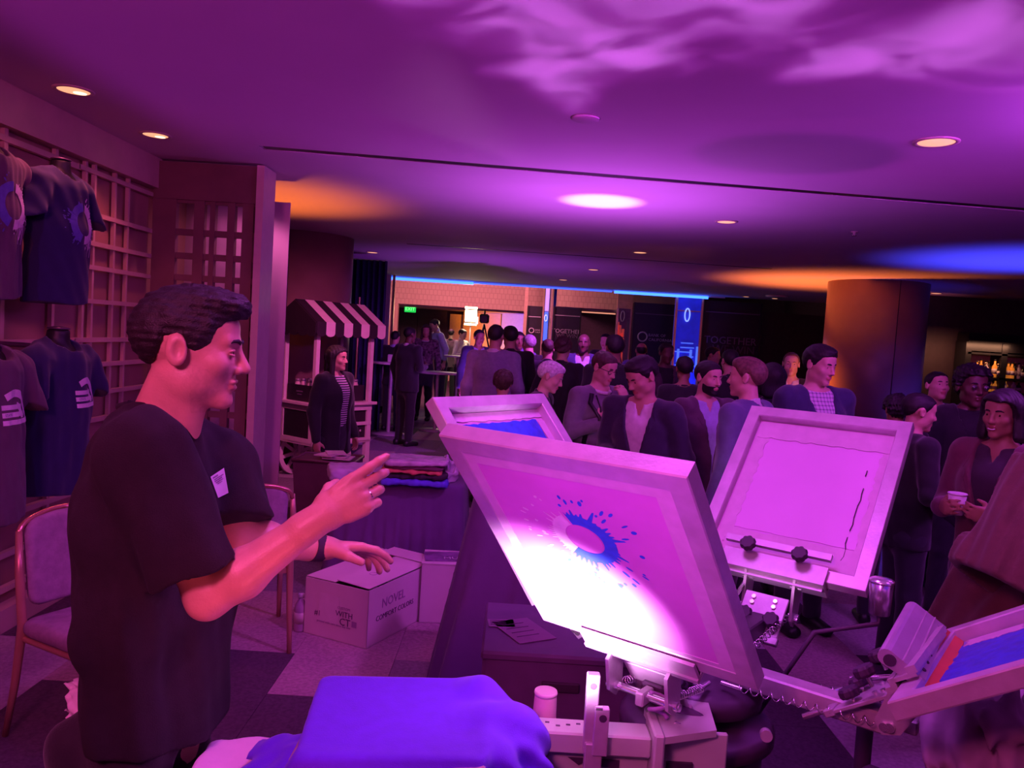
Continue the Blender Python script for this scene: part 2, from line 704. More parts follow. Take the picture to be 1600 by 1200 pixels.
def splash_mb(ri, ro, seed, n=150, a0=0, a1=2 * math.pi, drops=26, back=0.0):
    """ink-splash sun: a ring with ragged rays and drops, in the XY plane (thin slab if back>0)"""
    rs = random.Random(seed)
    mb = MB()
    full = abs(a1 - a0 - 2 * math.pi) < 1e-6
    L = []
    ln = ro * .5
    for i in range(n):
        if i % 4 == 0:
            ln = rs.choice((ri * 1.85, ri * 2.0, ro * .72, ro * .85, ro)) * rs.uniform(.85, 1.05)
        L.append(max(ri * 1.68, ln * (1, .97, .80, .45)[i % 4]))
    m = n if full else n + 1
    vs = []
    for i in range(m):
        a = a0 + (a1 - a0) * i / n
        for q in (ri, ri * 1.12, L[i % n]):
            vs.append((q * math.cos(a), q * math.sin(a), 0))
    fs = []
    for i in range(n):
        j = (i + 1) % m if full else i + 1
        for k in (0, 1):
            fs.append((i * 3 + k, i * 3 + k + 1, j * 3 + k + 1, j * 3 + k))
    mb._add(vs, fs)
    for i in range(drops):
        a = rs.uniform(a0, a1)
        q = rs.uniform(ro * .95, ro * 1.4)
        s1, s2 = rs.uniform(.02, .06) * ro, rs.uniform(.02, .05) * ro
        c = Vector((q * math.cos(a), q * math.sin(a), 0))
        mb._add([c + Vector((math.cos(a) * s1 * 1.8 * math.cos(t) - math.sin(a) * s2 * math.sin(t), math.sin(a) * s1 * 1.8 * math.cos(t) + math.cos(a) * s2 * math.sin(t), 0)) for t in [k * math.pi / 4 for k in range(8)]], [list(range(8))])
    return mb

# ================================================================== materials in use
M_ceil = mat('ceiling_paint', (.60, .47, .60), .85, var=.03, scale=1.5)
M_wallb = mat('dark_wall', (.05, .035, .05), .8)
M_tan = mat('tan_wall_panel', (.36, .20, .16), .8, var=.1, scale=3)
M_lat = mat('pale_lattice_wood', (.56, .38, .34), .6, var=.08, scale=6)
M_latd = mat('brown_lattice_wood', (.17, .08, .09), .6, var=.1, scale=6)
M_rice = mat('pale_screen_panel', (.62, .40, .55), .8, var=.05, scale=2)
M_col = mat('brown_column_veneer', (.26, .13, .14), .35, var=.12, scale=2.5)
M_black = mat('black_satin', (.012, .010, .014), .45, var=.2)
M_blackp = mat('black_panel', (.022, .014, .028), .35, var=.1)
M_white = mat('white_paint', (.78, .72, .76), .5, var=.04)
M_trim = mat('pale_trim', (.62, .48, .46), .45, var=.05)
M_lamp = mat('warm_lamp_lens', (.9, .6, .4), .4, var=0, emit=(1.0, .42, .22), estr=1.15)
M_lampc = mat('bright_lamp_core', (1, .8, .6), .4, var=0, emit=(1.0, .62, .40), estr=2.2)
M_steel = mat('brushed_aluminium', (.52, .46, .52), .45, .35, var=.08, scale=30, bump=.04)
M_steel2 = mat('bright_steel', (.85, .85, .87), .22, .9, var=.05)

# ================================================================== setting
mb = MB()
mb.box((2.0, 12.0, -.06), (17.0, 30.0, .10))
tag(mb.build('floor', mat('carpet_backing', (.07, .03, .07), .95)), kind='structure')
floor = D.objects['floor']
WM['floor'] = floor.matrix_world.copy()
cm = [mat('pale_carpet', (.40, .30, .40), .95, var=.18, scale=60, bump=.25), mat('mid_carpet', (.22, .15, .22), .95, var=.2, scale=60, bump=.25),
      mat('dark_carpet', (.075, .04, .075), .95, var=.25, scale=60, bump=.25), mat('rose_carpet', (.36, .22, .28), .95, var=.2, scale=60, bump=.25)]
tile_me = []
for k in range(4):
    b = MB()
    b.box((0, 0, 0), (.498, .898, .010))
    me = D.meshes.new('carpet_tile')
    me.from_pydata([tuple(v) for v in b.v], [], b.f)
    me.materials.append(cm[k])
    tile_me.append(me)
rr = random.Random(11)
cnt = 0
spots = []
for i in range(-5, 9):
    for j in range(1, 19):
        x = i * .5 + .25
        y = 1.2 + j * .9 + (.45 if i % 2 else 0)
        if abs(x) > y * .72 + .3 or x < -2.45 and y < 5.6:
            continue
        spots.append((y, x))
spots.sort()
for y, x in spots[:225]:
    o = D.objects.new('carpet_tile', tile_me[rr.choice((0, 1, 1, 2, 2, 3))])
    COL.objects.link(o)
    o.parent = floor
    o.matrix_parent_inverse = floor.matrix_world.inverted()
    o.location = (x, y, -.004 + .0012 * ((int(x * 2 + 50) + int(y * 2)) % 3) * .3)

c1 = MB()
c1.prism([(-6, -3), (10, -3), (10, 5.96), (-1.62, 4.9), (-6, 4.9)], 2.70, 2.9)
tag(c1.build('ceiling', M_ceil), kind='structure')
c2 = MB()
c2.prism([(-6, 4.9), (-1.62, 4.9), (-1.62, 5.0), (10, 6.065), (10, 16.3), (-6, 16.3)], 2.70, 2.9)
tag(c2.build('ceiling', M_ceil), kind='structure')
c3 = MB()
c3.prism([(-1.6, 4.905), (10, 5.965), (10, 6.062), (-1.6, 4.997)], 2.7035, 2.85)
tag(c3.build('trim_1', M_black), kind='structure')
c4 = MB()
c4.prism([(-6, 16.3), (10, 16.3), (10, 27), (-6, 27)], 4.2, 4.3)
tag(c4.build('ceiling', M_ceil), kind='structure')
c5 = MB()
c5.box((2, 16.28, 3.5), (16, .05, 1.4))
tag(c5.build('trim_2', M_ceil), kind='structure')
# second thin slot far back
c6 = MB()
c6.prism([(-1.4, 9.9), (3.2, 10.2), (3.2, 10.25), (-1.4, 9.95)], 2.697, 2.702)
tag(c6.build('trim_3', M_black), kind='structure')


def wall(name, pts, z0, z1, m):
    b = MB()
    b.prism(pts, z0, z1)
    return tag(b.build(name, m), kind='structure')


wall('wall_left', [(-2.66, -3), (-2.56, -3), (-2.56, 6.25), (-2.66, 6.25)], 0, 2.7, M_tan)
wall('wall_behind', [(-2.66, -3.1), (9.1, -3.1), (9.1, -3), (-2.66, -3)], 0, 2.7, M_wallb)
wall('wall_right', [(9, -3), (9.1, -3), (9.1, 27), (9, 27)], 0, 4.2, M_wallb)
wall('wall_far_left', [(-5.6, 6.2), (-5.5, 6.2), (-5.5, 27), (-5.6, 27)], 0, 4.2, M_wallb)
wall('wall_return', [(-2.56, 6.15), (-1.95, 6.15), (-1.95, 6.21), (-2.56, 6.21)], 0, 2.7, M_rice)
wall('wall_back', [(-5.6, 27), (9.1, 27), (9.1, 27.1), (-5.6, 27.1)], 0, 4.2, mat('far_wall', (.10, .06, .09), .8))
wall('wall_bar', [(5.5, 12.75), (9, 12.75), (9, 12.85), (5.5, 12.85)], 0, 2.7, mat('bar_wall', (.05, .022, .03), .7))

# ---- lattice on the left wall: battens are pieces of one screen
lat = thing('lattice_screen', 'pale wooden lattice grid covering the tan left wall behind the mannequins', 'lattice', (-2.53, 3.5, 0))
zs_r = [2.455, 2.21, 2.04, 1.90, 1.70, 1.47, 1.32, 1.147, .984, .80, .60, .42, .20]
zs_l = [2.45, 2.22, 1.90, 1.70, 1.46, 1.20, .98, .78, .58, .38, .2]
for zz in zs_r:
    MB().box((-2.53, 5.05, zz), (.03, .96, .027)).build('batten', M_lat, lat)
for zz in zs_l:
    MB().box((-2.53, 2.30, zz), (.03, 4.56, .03)).build('batten', M_lat, lat)
for yy, wd in [(4.66, .022), (4.76, .022), (5.0, .022), (5.17, .02), (4.36, .026), (3.93, .03), (3.50, .03), (3.1, .035), (2.7, .035), (2.3, .035), (1.8, .035), (1.3, .035), (.8, .035), (.3, .035)]:
    MB().box((-2.532, yy, 1.30), (.022, wd, 2.5)).build('batten', M_lat, lat)
for zz, hh in [(2.60, .20), (.06, .12)]:
    MB().box((-2.515, 2.78, zz), (.075, 5.5, hh)).build('rail', M_lat, lat)

# ---- open lattice partition closing the left bay
par = thing('lattice_partition', 'brown open lattice partition with pale panels behind, left of the column', 'partition', (-2.15, 5.5, 0))
PY = 5.52
for px, wd in [(258, .16), (312, .07), (333, .035), (362, .05), (388, .075)]:
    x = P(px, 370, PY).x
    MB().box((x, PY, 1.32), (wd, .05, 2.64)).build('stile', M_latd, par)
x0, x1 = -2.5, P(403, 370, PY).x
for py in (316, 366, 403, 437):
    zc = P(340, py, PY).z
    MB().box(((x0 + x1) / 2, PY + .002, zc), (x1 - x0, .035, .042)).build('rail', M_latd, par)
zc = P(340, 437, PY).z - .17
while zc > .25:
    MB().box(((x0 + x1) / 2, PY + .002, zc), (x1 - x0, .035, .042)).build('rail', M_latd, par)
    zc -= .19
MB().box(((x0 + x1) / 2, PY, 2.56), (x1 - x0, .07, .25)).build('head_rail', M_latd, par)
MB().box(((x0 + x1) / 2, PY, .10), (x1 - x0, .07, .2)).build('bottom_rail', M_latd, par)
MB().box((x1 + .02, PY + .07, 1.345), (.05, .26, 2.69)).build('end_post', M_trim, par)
for k in range(3):
    xa = x0 + .10 + k * .22
    MB().box((xa + .1, PY + .60, 1.30), (.20, .012, 2.5)).build('panel', M_rice, par)

# ---- round columns
def column(name, label, px, py, d, r, m=M_col):
    p = P(px, py, d)
    t = thing(name, label, 'column', (p.x, p.y, 0))
    MB().lathe([(r, .14), (r, 2.70)], (p.x, p.y, 0), 48).build('shaft', m, t)
    MB().lathe([(r + .015, 0), (r + .015, .14)], (p.x, p.y, 0), 48).build('plinth', M_black, t)
    MB().box((p.x, p.y - r, 1.42), (.006, .012, 2.56)).build('seam', M_black, t)
    tag(t, kind='structure')
    del t['category']
    return t
column('column', 'brown veneered round column behind the striped cart', 466, 560, 9.75, .60)
column('column', 'brown round column lit orange, behind the man in the plaid shirt', 1362, 560, 11.3, .66)

# ---- ceiling fittings
def downlight(px, py, label, r=.075, core=False):
    p = Z(px, py, 2.70)
    t = thing('downlight', label, 'ceiling light', (p.x, p.y, 2.70), 'round recessed ceiling downlights')
    MB().lathe([(r, .0), (r + .018, -.001), (r + .018, -.006), (r, -.008), (r - .004, -.004)], p, 28).build('trim_ring', M_trim, t)
    if core:
        MB().lathe([(r, -.0045), (r * .9, -.0065)], p, 28).build('reflector', M_lamp, t)
        MB().lathe([(r * .42, -.004), (r * .40, -.008)], p + Vector((.012, .035, 0)), 20).build('bulb', M_lampc, t)
    else:
        MB().lathe([(r, -.0045), (r * .9, -.0065)], p, 28).build('lens', M_lamp, t)
downlight(115, 140, 'ceiling downlight nearest the lattice wall, first from the left', .075, True)
downlight(243, 210, 'ceiling downlight in front of the lattice partition, second from the left', .072, True)
downlight(435, 370, 'small downlight in front of the brown left column', .065)
downlight(1463, 221, 'large downlight at the upper right of the near ceiling', .085)
downlight(1135, 346, 'downlight just beyond the black ceiling slot', .075)
downlight(1000, 394, 'downlight in mid ceiling above the tall-haired man', .075)
downlight(927, 421, 'downlight above the suited crowd, third from the slot', .075)
downlight(880, 437, 'downlight above the capped man, fourth from the slot', .075)
downlight(582, 394, 'downlight above the blue drape beside the cart', .075)
downlight(1435, 444, 'downlight beside the top of the right column', .075)
downlight(1463, 458, 'downlight right of the right column, farther back', .075)
downlight(1476, 480, 'faint downlight low above the bar', .07)
p = Z(915, 184, 2.70)
t = thing('smoke_detector', 'flat round cover on the near ceiling above the slot', 'detector', p)
MB().lathe([(.066, 0), (.066, -.008), (.060, -.012), (.02, -.014)], p, 28).build('cover', M_ceil, t)
MB().lathe([(.072, 0), (.072, -.003)], p, 28).build('rim', mat('grey_rim', (.3, .25, .3), .6), t)
for px, py, lb in [(1168, 464, 'small downlight above the dark banner right of the blue pillar'), (1213, 470, 'small downlight beside the round ceiling speaker')]:
    p = P(px, py, 15.6)
    p = Z(px, py, 2.70) if p.z > 2.7 else p
    q = Vector((p.x, 15.7, 2.70))
    t = thing('downlight', lb, 'ceiling light', q, 'round recessed ceiling downlights')
    MB().lathe([(.06, 0), (.085, -.004), (.08, -.01)], q, 20).build('trim_ring', M_trim, t)
    MB().lathe([(.06, -.006), (.05, -.011)], q, 20).build('lens', M_lamp, t)
p = Z(1215, 462, 2.70)
t = thing('ceiling_speaker', 'flat round ceiling speaker cover near the right column', 'speaker', (p.x, 15.0, 2.7))
MB().lathe([(.20, 0), (.20, -.02), (.18, -.03)], (p.x, 15.0, 2.7), 28).build('grille', M_white, t)
MB().lathe([(.21, 0), (.21, -.012)], (p.x, 15.0, 2.7), 28).build('rim', M_trim, t)
p = Z(1335, 362, 2.70)
t = thing('sprinkler', 'tiny ceiling sprinkler between the slot and the right column', 'sprinkler', p)
MB().lathe([(.03, 0), (.03, -.006), (.012, -.008), (.012, -.03)], p, 16).build('body', M_trim, t)
MB().lathe([(.022, -.03), (.022, -.034)], p, 16).build('deflector', M_steel2, t)

# ---- LED strip along the far edge of the low ceiling
t = thing('led_strip', 'glowing blue strip light under the far ceiling edge', 'strip light', (0, 16.2, 2.7))
M_led = mat('blue_led', (.1, .2, 1), .4, var=0, emit=(.03, .13, 1.0), estr=4.5)
M_led2 = mat('blue_led_soft', (.1, .2, 1), .4, var=0, emit=(.05, .12, 1.0), estr=1.6)
MB().box((-1.9, 16.24, 2.655), (2.0, .04, .05)).build('led_segment', M_led, t)
MB().box((2.9, 16.24, 2.66), (1.9, .04, .05)).build('led_segment', M_led, t)
MB().box((.5, 16.24, 2.665), (2.8, .04, .03)).build('led_segment', M_led2, t)
MB().box((.6, 16.27, 2.685), (7.2, .02, .028)).build('channel', M_trim, t)

# ================================================================== the far hall
M_groove = D.materials.new('grooved_beige_wall')
M_groove.use_nodes = True
_nt = M_groove.node_tree
_b = _nt.nodes['Principled BSDF']
_tc = _nt.nodes.new('ShaderNodeTexCoord')
_mp = _nt.nodes.new('ShaderNodeMapping')
_mp.inputs['Rotation'].default_value = (R(90), 0, 0)
_br = _nt.nodes.new('ShaderNodeTexBrick')
_br.inputs['Color1'].default_value = (.62, .42, .34, 1)
_br.inputs['Color2'].default_value = (.58, .39, .32, 1)
_br.inputs['Mortar'].default_value = (.50, .32, .27, 1)
_br.inputs['Scale'].default_value = 1.0
_br.inputs['Mortar Size'].default_value = .012
_br.inputs['Brick Width'].default_value = .12
_br.inputs['Row Height'].default_value = .16
_nt.links.new(_tc.outputs['Object'], _mp.inputs['Vector'])
_nt.links.new(_mp.outputs['Vector'], _br.inputs['Vector'])
_nt.links.new(_br.outputs['Color'], _b.inputs['Base Color'])
_b.inputs['Roughness'].default_value = .8

M_beige = mat('beige_plaster', (.60, .36, .30), .8, var=.05)
M_gold = mat('brass_edge', (.75, .50, .30), .3, .8, var=.05)
M_text = mat('sign_lettering', (.55, .42, .60), .5, var=0)
M_textd = mat('dim_sign_lettering', (.20, .12, .22), .5, var=0)


def slab(px0, px1, d, z0, z1, m, name='panel', parent=None, th=.06, py=500, kind=None):
    a, b = P(px0, py, d), P(px1, py, d)
    mb = MB()
    mb.box(((a.x + b.x) / 2, d + th / 2, (z0 + z1) / 2), (abs(b.x - a.x), th, z1 - z0))
    return mb.build(name, m, parent, kind=kind)


def pz(px, py, d):
    return P(px, py, d).z


slab(603, 847, 24, 2.40, 4.2, M_groove, 'wall_atrium', kind='structure', th=.2)
slab(603, 847, 24.2, 2.36, 2.42, M_ceil, 'trim_4', kind='structure', th=2.7)
slab(868, 965, 22.5, 2.55, 4.2, M_groove, 'wall_atrium', kind='structure', th=.2)
slab(908, 965, 22.7, 2.50, 2.56, M_ceil, 'trim_5', kind='structure', th=3.5)
slab(985, 1060, 19.2, 2.62, 4.2, M_beige, 'wall_atrium', kind='structure', th=.2)
slab(607, 621, 24, 0, 2.4, M_beige, 'trim_6', kind='structure', th=.2)
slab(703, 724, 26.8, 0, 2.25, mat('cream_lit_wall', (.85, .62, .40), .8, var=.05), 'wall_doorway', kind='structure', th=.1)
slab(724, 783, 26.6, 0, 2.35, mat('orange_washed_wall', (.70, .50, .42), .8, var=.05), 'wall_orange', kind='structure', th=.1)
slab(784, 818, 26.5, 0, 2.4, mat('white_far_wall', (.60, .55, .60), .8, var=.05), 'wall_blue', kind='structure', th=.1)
slab(818, 823, 22.6, 0, 4.2, M_beige, 'trim_7', kind='structure', th=.15)
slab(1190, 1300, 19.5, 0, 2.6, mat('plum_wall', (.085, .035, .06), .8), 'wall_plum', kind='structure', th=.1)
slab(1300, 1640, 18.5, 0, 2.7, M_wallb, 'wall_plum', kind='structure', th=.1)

# opening post at the left of the far hall
t = thing('metal_post', 'slim reflective post at the left edge of the far hall opening', 'post', P(601, 680, 15.6).xy.to_3d())
x = P(601, 560, 15.6).x
MB().box((x, 15.6, 1.35), (.10, .08, 2.68)).build('shaft', mat('pale_metal', (.75, .65, .72), .3, .6, var=.05), t)
MB().box((x + .10, 15.64, 1.35), (.05, .05, 2.68)).build('edge_strip', M_gold, t)
MB().box((x, 15.6, .06), (.16, .14, .12)).build('shoe', M_black, t)

# dark blue drape between column and post: hanging folds
def curtain(name, label, x0, x1, y, z0, z1, m, folds, amp=.05):
    n = folds * 8
    mb = MB()
    vs = []
    for i in range(n + 1):
        u = i / n
        x = x0 + (x1 - x0) * u
        yy = y + amp * math.sin(u * folds * 2 * math.pi) + amp * .4 * math.sin(u * folds * 5.1 + 1)
        vs += [(x, yy, z0), (x, yy * 1 + .0, z1), (x, yy + .012, z0), (x, yy + .012, z1)]
    fs = []
    for i in range(n):
        a, b = i * 4, i * 4 + 4
        fs += [(a, b, b + 1, a + 1), (a + 2, a + 3, b + 3, b + 2), (a + 1, b + 1, b + 3, a + 3), (a, a + 2, b + 2, b)]
    mb._add(vs, fs, True)
    return tag(mb.build(name, m), label, 'curtain')
xa, xb = P(536, 560, 12.6).x, P(598, 560, 12.6).x
curtain('drape', 'dark navy drape hanging between the brown column and the metal post', xa, xb, 12.6, .02, 2.69, mat('navy_drape', (.02, .015, .09), .8, var=.2), 7)
t = thing('curtain_pole', 'thin brass edged pole in front of the navy drape behind the cart', 'pole', (P(557, 560, 12.3).x, 12.4, 0))
MB().cyl((P(557, 560, 12.4).x, 12.4, .02), (P(557, 560, 12.4).x, 12.4, 2.1), .02).build('shaft', M_gold, t)
MB().lathe([(.12, 0), (.12, .02), (.02, .03)], (P(557, 560, 12.4).x, 12.4, 0)).build('foot', M_black, t)

# exit sign
p = P(641, 483, 25.5)
t = thing('exit_sign', 'small glowing green exit sign above the dark far doorway', 'sign', p)
MB().box(p, (.36, .06, .20), bev=.01).build('housing', mat('exit_green', (.0, .25, .05), .5, var=0, emit=(.02, .75, .10), estr=.9), t)
text('EXIT', .15, frame(p + Vector((0, -.034, 0)), (1, 0, 0), (0, 0, 1), (0, -1, 0)), mat('exit_letters', (.5, 1, .6), .5, var=0, emit=(.30, 1, .35), estr=1.3), t)
MB().cyl(p + Vector((0, 0, .1)), p + Vector((0, 0, .16)), .02).build('mount', M_black, t)

# far dark double door
t = thing('door_1', None, None, P(655, 620, 26.9).xy.to_3d())
t['kind'] = 'structure'
for k in (0, 1):
    xx = P(636 + k * 26, 560, 26.85).x
    MB().box((xx, 26.93, 1.05), (.54, .05, 2.1)).build('door_leaf', mat('dark_door', (.06, .03, .05), .6), t)
    MB().cyl((xx + (.2 if k == 0 else -.2), 26.88, .95), (xx + (.2 if k == 0 else -.2), 26.88, 1.25), .012).build('door_handle', M_steel, t)

# softbox work light on its stand
p = P(736, 494, 18.6)
t = thing('studio_light', 'bright square studio light panel on a stand above the far crowd', 'lamp', (p.x, 18.6, 0))
MB().box(p, (.30, .08, .30), bev=.02).build('housing', M_black, t)
MB().box(p + Vector((0, -.045, .005)), (.27, .02, .27)).build('diffuser', mat('lamp_diffuser', (1, .9, .75), .4, var=0, emit=(1.0, .78, .50), estr=7), t)
MB().box(p + Vector((0, -.05, .19)), (.29, .06, .05)).build('barn_door', mat('lamp_flap', (1, .8, .6), .4, var=0, emit=(1.0, .62, .35), estr=1.6), t)
MB().box(p + Vector((0, -.05, -.19)), (.29, .06, .05)).build('barn_door', D.materials['lamp_flap'], t)
MB().cyl((p.x, 18.62, .35), (p.x, 18.62, p.z - .1), .014).build('pole', M_steel, t)
for k in range(3):
    a = k * 2.1 + .5
    MB().cyl((p.x, 18.62, .6), (p.x + .42 * math.cos(a), 18.62 + .42 * math.sin(a), .02), .012).build('leg', M_black, t)
l = D.lights.new('studio_light_glow', 'POINT')
l.color = (1, .75, .5)
l.energy = 60
l.shadow_soft_size = .15
lo = D.objects.new('studio_light_glow', l)
COL.objects.link(lo)
lo.location = p + Vector((.0, -.35, 0))

# camera rig next to it
p = P(757, 498, 17.6)
t = thing('video_camera', 'dark video camera on a tripod right of the studio light', 'camera', (p.x, 17.6, 0))
MB().box(p, (.20, .36, .20), bev=.03).build('body', M_black, t)
MB().cyl(p + Vector((0, -.18, -.02)), p + Vector((0, -.30, -.02)), .06, .075).build('lens', M_blackp, t)
MB().box(p + Vector((-.16, -.05, -.05)), (.05, .08, .16)).build('side_light', mat('small_white_light', (1, 1, 1), .4, var=0, emit=(1, .8, .9), estr=1.5), t)
MB().tube([p + Vector((0, -.15, .10)), p + Vector((0, -.1, .18)), p + Vector((0, .1, .18)), p + Vector((0, .15, .10))], .015).build('handle', M_black, t)
for k in range(3):
    a = k * 2.1 + .3
    MB().cyl((p.x, 17.6, p.z - .12), (p.x + .5 * math.cos(a), 17.6 + .5 * math.sin(a), .02), .018).build('leg', M_black, t)


# ---- banner panels and branded pillars
def board(name, label, px0, px1, d, top, m=M_blackp, bottom=.02, trimz=True, th=.08):
    a, b = P(px0, 500, d), P(px1, 500, d)
    t = thing(name, label, 'banner', ((a.x + b.x) / 2, d, 0))
    MB().box(((a.x + b.x) / 2, d + th / 2, (bottom + top) / 2), (b.x - a.x, th, top - bottom)).build('board', m, t)
    for x in (a.x + .02, b.x - .02):
        MB().box((x, d - .01, (bottom + top) / 2), (.04, .05, top - bottom)).build('edge_strip', M_gold if trimz else M_black, t)
    return t, a.x, b.x


def ringmark(t, c, rx, rz, m, w=.016):
    mb = MB()
    mb.tube([c + Vector((rx * math.cos(a), 0, rz * math.sin(a))) for a in [k * 2 * math.pi / 28 for k in range(28)]], w, 6, closed=True)
    return mb.build('ring_emblem', m, t)


def vtext(txt, size, c, m, t, align='CENTER', sp=1.0):
    return text(txt, size, frame(c, (1, 0, 0), (0, 0, 1), (0, -1, 0)), m, t, .01, align, sp)


M_glowr = mat('lit_ring', (.5, .6, 1), .5, var=0, emit=(.35, .5, 1.0), estr=.9)
M_redart = mat('red_skyline_print', (.9, .14, .12), .6, var=.2, emit=(1.0, .10, .10), estr=.18)
M_bluep = mat('blue_pillar_print', (.08, .10, .75), .5, var=.25, scale=3, emit=(.02, .03, 1.0), estr=.16)
M_bluea = mat('pale_blue_print', (.3, .5, 1.0), .5, var=.1, emit=(.10, .25, 1.0), estr=.55)

# TOGETHER banner right of the blue pillar
d = 16.75
t, xa, xb = board('banner', 'black banner reading TOGETHER right of the bright blue pillar', 1098, 1190, d, 2.64, trimz=False)
vtext('TOGETHER', .215, P(1141, 533, d - .02), M_textd, t, sp=1.0)
vtext('WE WIN', .23, P(1146, 547, d - .02), mat('faint_lettering', (.10, .05, .11), .5, var=0), t)
MB().box(((xa + xb) / 2, d - .01, pz(1140, 489, d)), (xb - xa, .02, .015)).build('rule_line', M_textd, t)
# blue pillar
d = 16.5
t, xa, xb = board('pillar', 'bright blue lit pillar with a ring emblem and skyline print', 1054, 1097, d, 2.66, M_bluep, trimz=True)
t['category'] = 'pillar'
ringmark(t, P(1074, 492, d - .03), .05, .13, M_glowr, .014)
MB().box(((xa + xb) / 2, d - .02, pz(1075, 486, d)), (xb - xa - .1, .02, .02)).build('rule_line', M_gold, t)
rs = random.Random(3)
for k in range(7):
    w_ = rs.uniform(.2, .42)
    xx = (xa + xb) / 2 + rs.uniform(-.08, .08)
    zz = pz(1070, 536 + k * 7, d)
    MB().box((xx, d - .012, zz), (w_, .012, .022)).build('skyline_bar', M_bluea, t)
for k in range(4):
    xx = xa + .12 + k * .13
    hh = rs.uniform(.3, .6)
    MB().box((xx, d - .008, pz(1070, 583, d) + hh / 2), (.05, .012, hh)).build('skyline_tower', M_bluea, t)
# bank banner
d = 18.6
t, xa, xb = board('banner', 'black banner with a ring emblem and bank name, left of the blue pillar', 989, 1056, d, 2.6, trimz=False)
ringmark(t, P(1004, 526, d - .03), .105, .105, M_text, .018)
vtext('BANK OF', .092, P(1013, 523.5, d - .02), M_text, t, 'LEFT', 1.05)
vtext('CALIFORNIA', .092, P(1013, 530.5, d - .02), M_text, t, 'LEFT', 1.05)
MB().box(((xa + xb) / 2, d - .01, pz(1020, 491, d)), (xb - xa, .02, .015)).build('rule_line', M_textd, t)
# red skyline pillar
d = 18.9
t, xa, xb = board('pillar', 'pillar with a red skyline print and ring emblem behind the grey-sweatered man', 963, 987, d, 2.45, mat('plum_print', (.26, .12, .24), .6), trimz=True)
t['category'] = 'pillar'
MB().box(((xa + xb) / 2, d + .03, 3.0), (xb - xa, .10, 1.1)).build('capital', mat('salmon_plaster', (.8, .4, .3), .7), t)
ringmark(t, P(973, 494, d - .03), .045, .12, M_text, .014)
for k, (px, py, w_) in enumerate([(965.5, 503, .07), (968.5, 508, .07), (971, 520, .06), (973.5, 514, .06)]):
    zt = pz(px, py, d)
    MB().box((P(px, py, d).x, d - .01, zt - .5), (w_, .02, 1.0)).build('skyline_tower', M_redart, t)
MB().box((P(980.5, 520, d).x, d - .01, pz(980, 499, d) - .65), (.06, .02, 1.3)).build('skyline_tower', M_textd, t)
for k in range(5):
    MB().box((P(970, 530, d).x, d - .022, pz(970, 527 + k * 5, d)), (.20, .01, .022)).build('skyline_bar', M_textd, t)
# further left: TOGETHER, narrow blue pillar, bank banner
d = 21.6
t, xa, xb = board('banner', 'small black banner reading TOGETHER between narrow blue pillar and dark opening', 864, 908, d, 2.5, trimz=False)
vtext('TOGETHER', .155, P(885, 518, d - .02), M_text, t)
vtext('WE WIN', .15, P(886, 525, d - .02), M_textd, t)
MB().box(((xa + xb) / 2, d - .01, pz(880, 493, d)), (xb - xa, .02, .02)).build('rule_line', M_text, t)
d = 21.0
t, xa, xb = board('pillar', 'narrow pillar with a glowing blue stripe among the far banners', 847, 863, d, 4.1, mat('pillar_plaster', (.5, .3, .34), .7))
t['category'] = 'pillar'
MB().box((P(854.5, 480, d).x, d - .015, 2.95), (.10, .03, 1.2)).build('glow_stripe', mat('pale_violet_light', (.5, .4, 1), .5, var=0, emit=(.30, .20, 1.0), estr=.9), t)
MB().box((P(852.5, 510, d).x, d - .015, 1.95), (.10, .03, .75)).build('glow_stripe', mat('blue_stripe_light', (.1, .2, 1), .5, var=0, emit=(.02, .12, 1.0), estr=1.0), t)
ringmark(t, P(853, 497, d - .05), .035, .08, M_glowr, .012)
d = 22.0
t, xa, xb = board('banner', 'small black banner with a ring emblem and bank name, left of the narrow blue pillar', 823, 847, d, 2.5, trimz=False)
ringmark(t, P(830.5, 516.5, d - .03), .066, .066, M_text, .014)
vtext('BANK OF', .055, P(836, 515.5, d - .02), M_text, t, 'LEFT')
vtext('CALIFORNIA', .055, P(836, 519, d - .02), M_text, t, 'LEFT')
MB().box(((xa + xb) / 2, d - .01, pz(835, 495, d)), (xb - xa, .02, .02)).build('rule_line', M_text, t)
# line light over the dark opening
t = thing('line_light', 'thin warm line of light over the dark far opening', 'strip light', P(935, 489, 23.5))
MB().box(P(935, 489, 23.5), (1.0, .04, .03)).build('led_segment', mat('warm_line', (1, .5, .3), .5, var=0, emit=(1, .38, .25), estr=.9), t)
MB().box(P(935, 489, 23.55), (1.1, .04, .05)).build('channel', M_black, t)
# wall behind that opening
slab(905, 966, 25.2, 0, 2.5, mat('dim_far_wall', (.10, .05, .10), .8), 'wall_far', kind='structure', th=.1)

# ---- back bar at the right
bx0, bx1 = P(1498, 590, 12.6).x, 8.9
t = thing('back_bar', 'lit bar shelving full of bottles along the right wall', 'shelving', ((bx0 + bx1) / 2, 12.6, 0))
MB().box(((bx0 + bx1) / 2, 12.72, 1.28), (bx1 - bx0, .03, 1.2)).build('back_panel', mat('bar_back_panel', (.55, .28, .24), .7, var=.1), t)
zs1, zs2 = pz(1560, 590, 12.6), pz(1540, 611, 12.6)
for k, zz in enumerate((1.84, zs1, zs2, .66)):
    MB().box(((bx0 + bx1) / 2, 12.56, zz - .015), (bx1 - bx0, .30, .03)).build('shelf', M_black, t)
MB().box(((bx0 + bx1) / 2, 12.60, 2.0), (bx1 - bx0, .36, .28)).build('valance', M_black, t)
for xx in (bx0 + .01, P(1561, 590, 12.5).x, P(1561, 590, 12.5).x + 1.2, bx1):
    MB().box((xx, 12.56, 1.0), (.09, .30, 2.0)).build('upright', M_black, t)
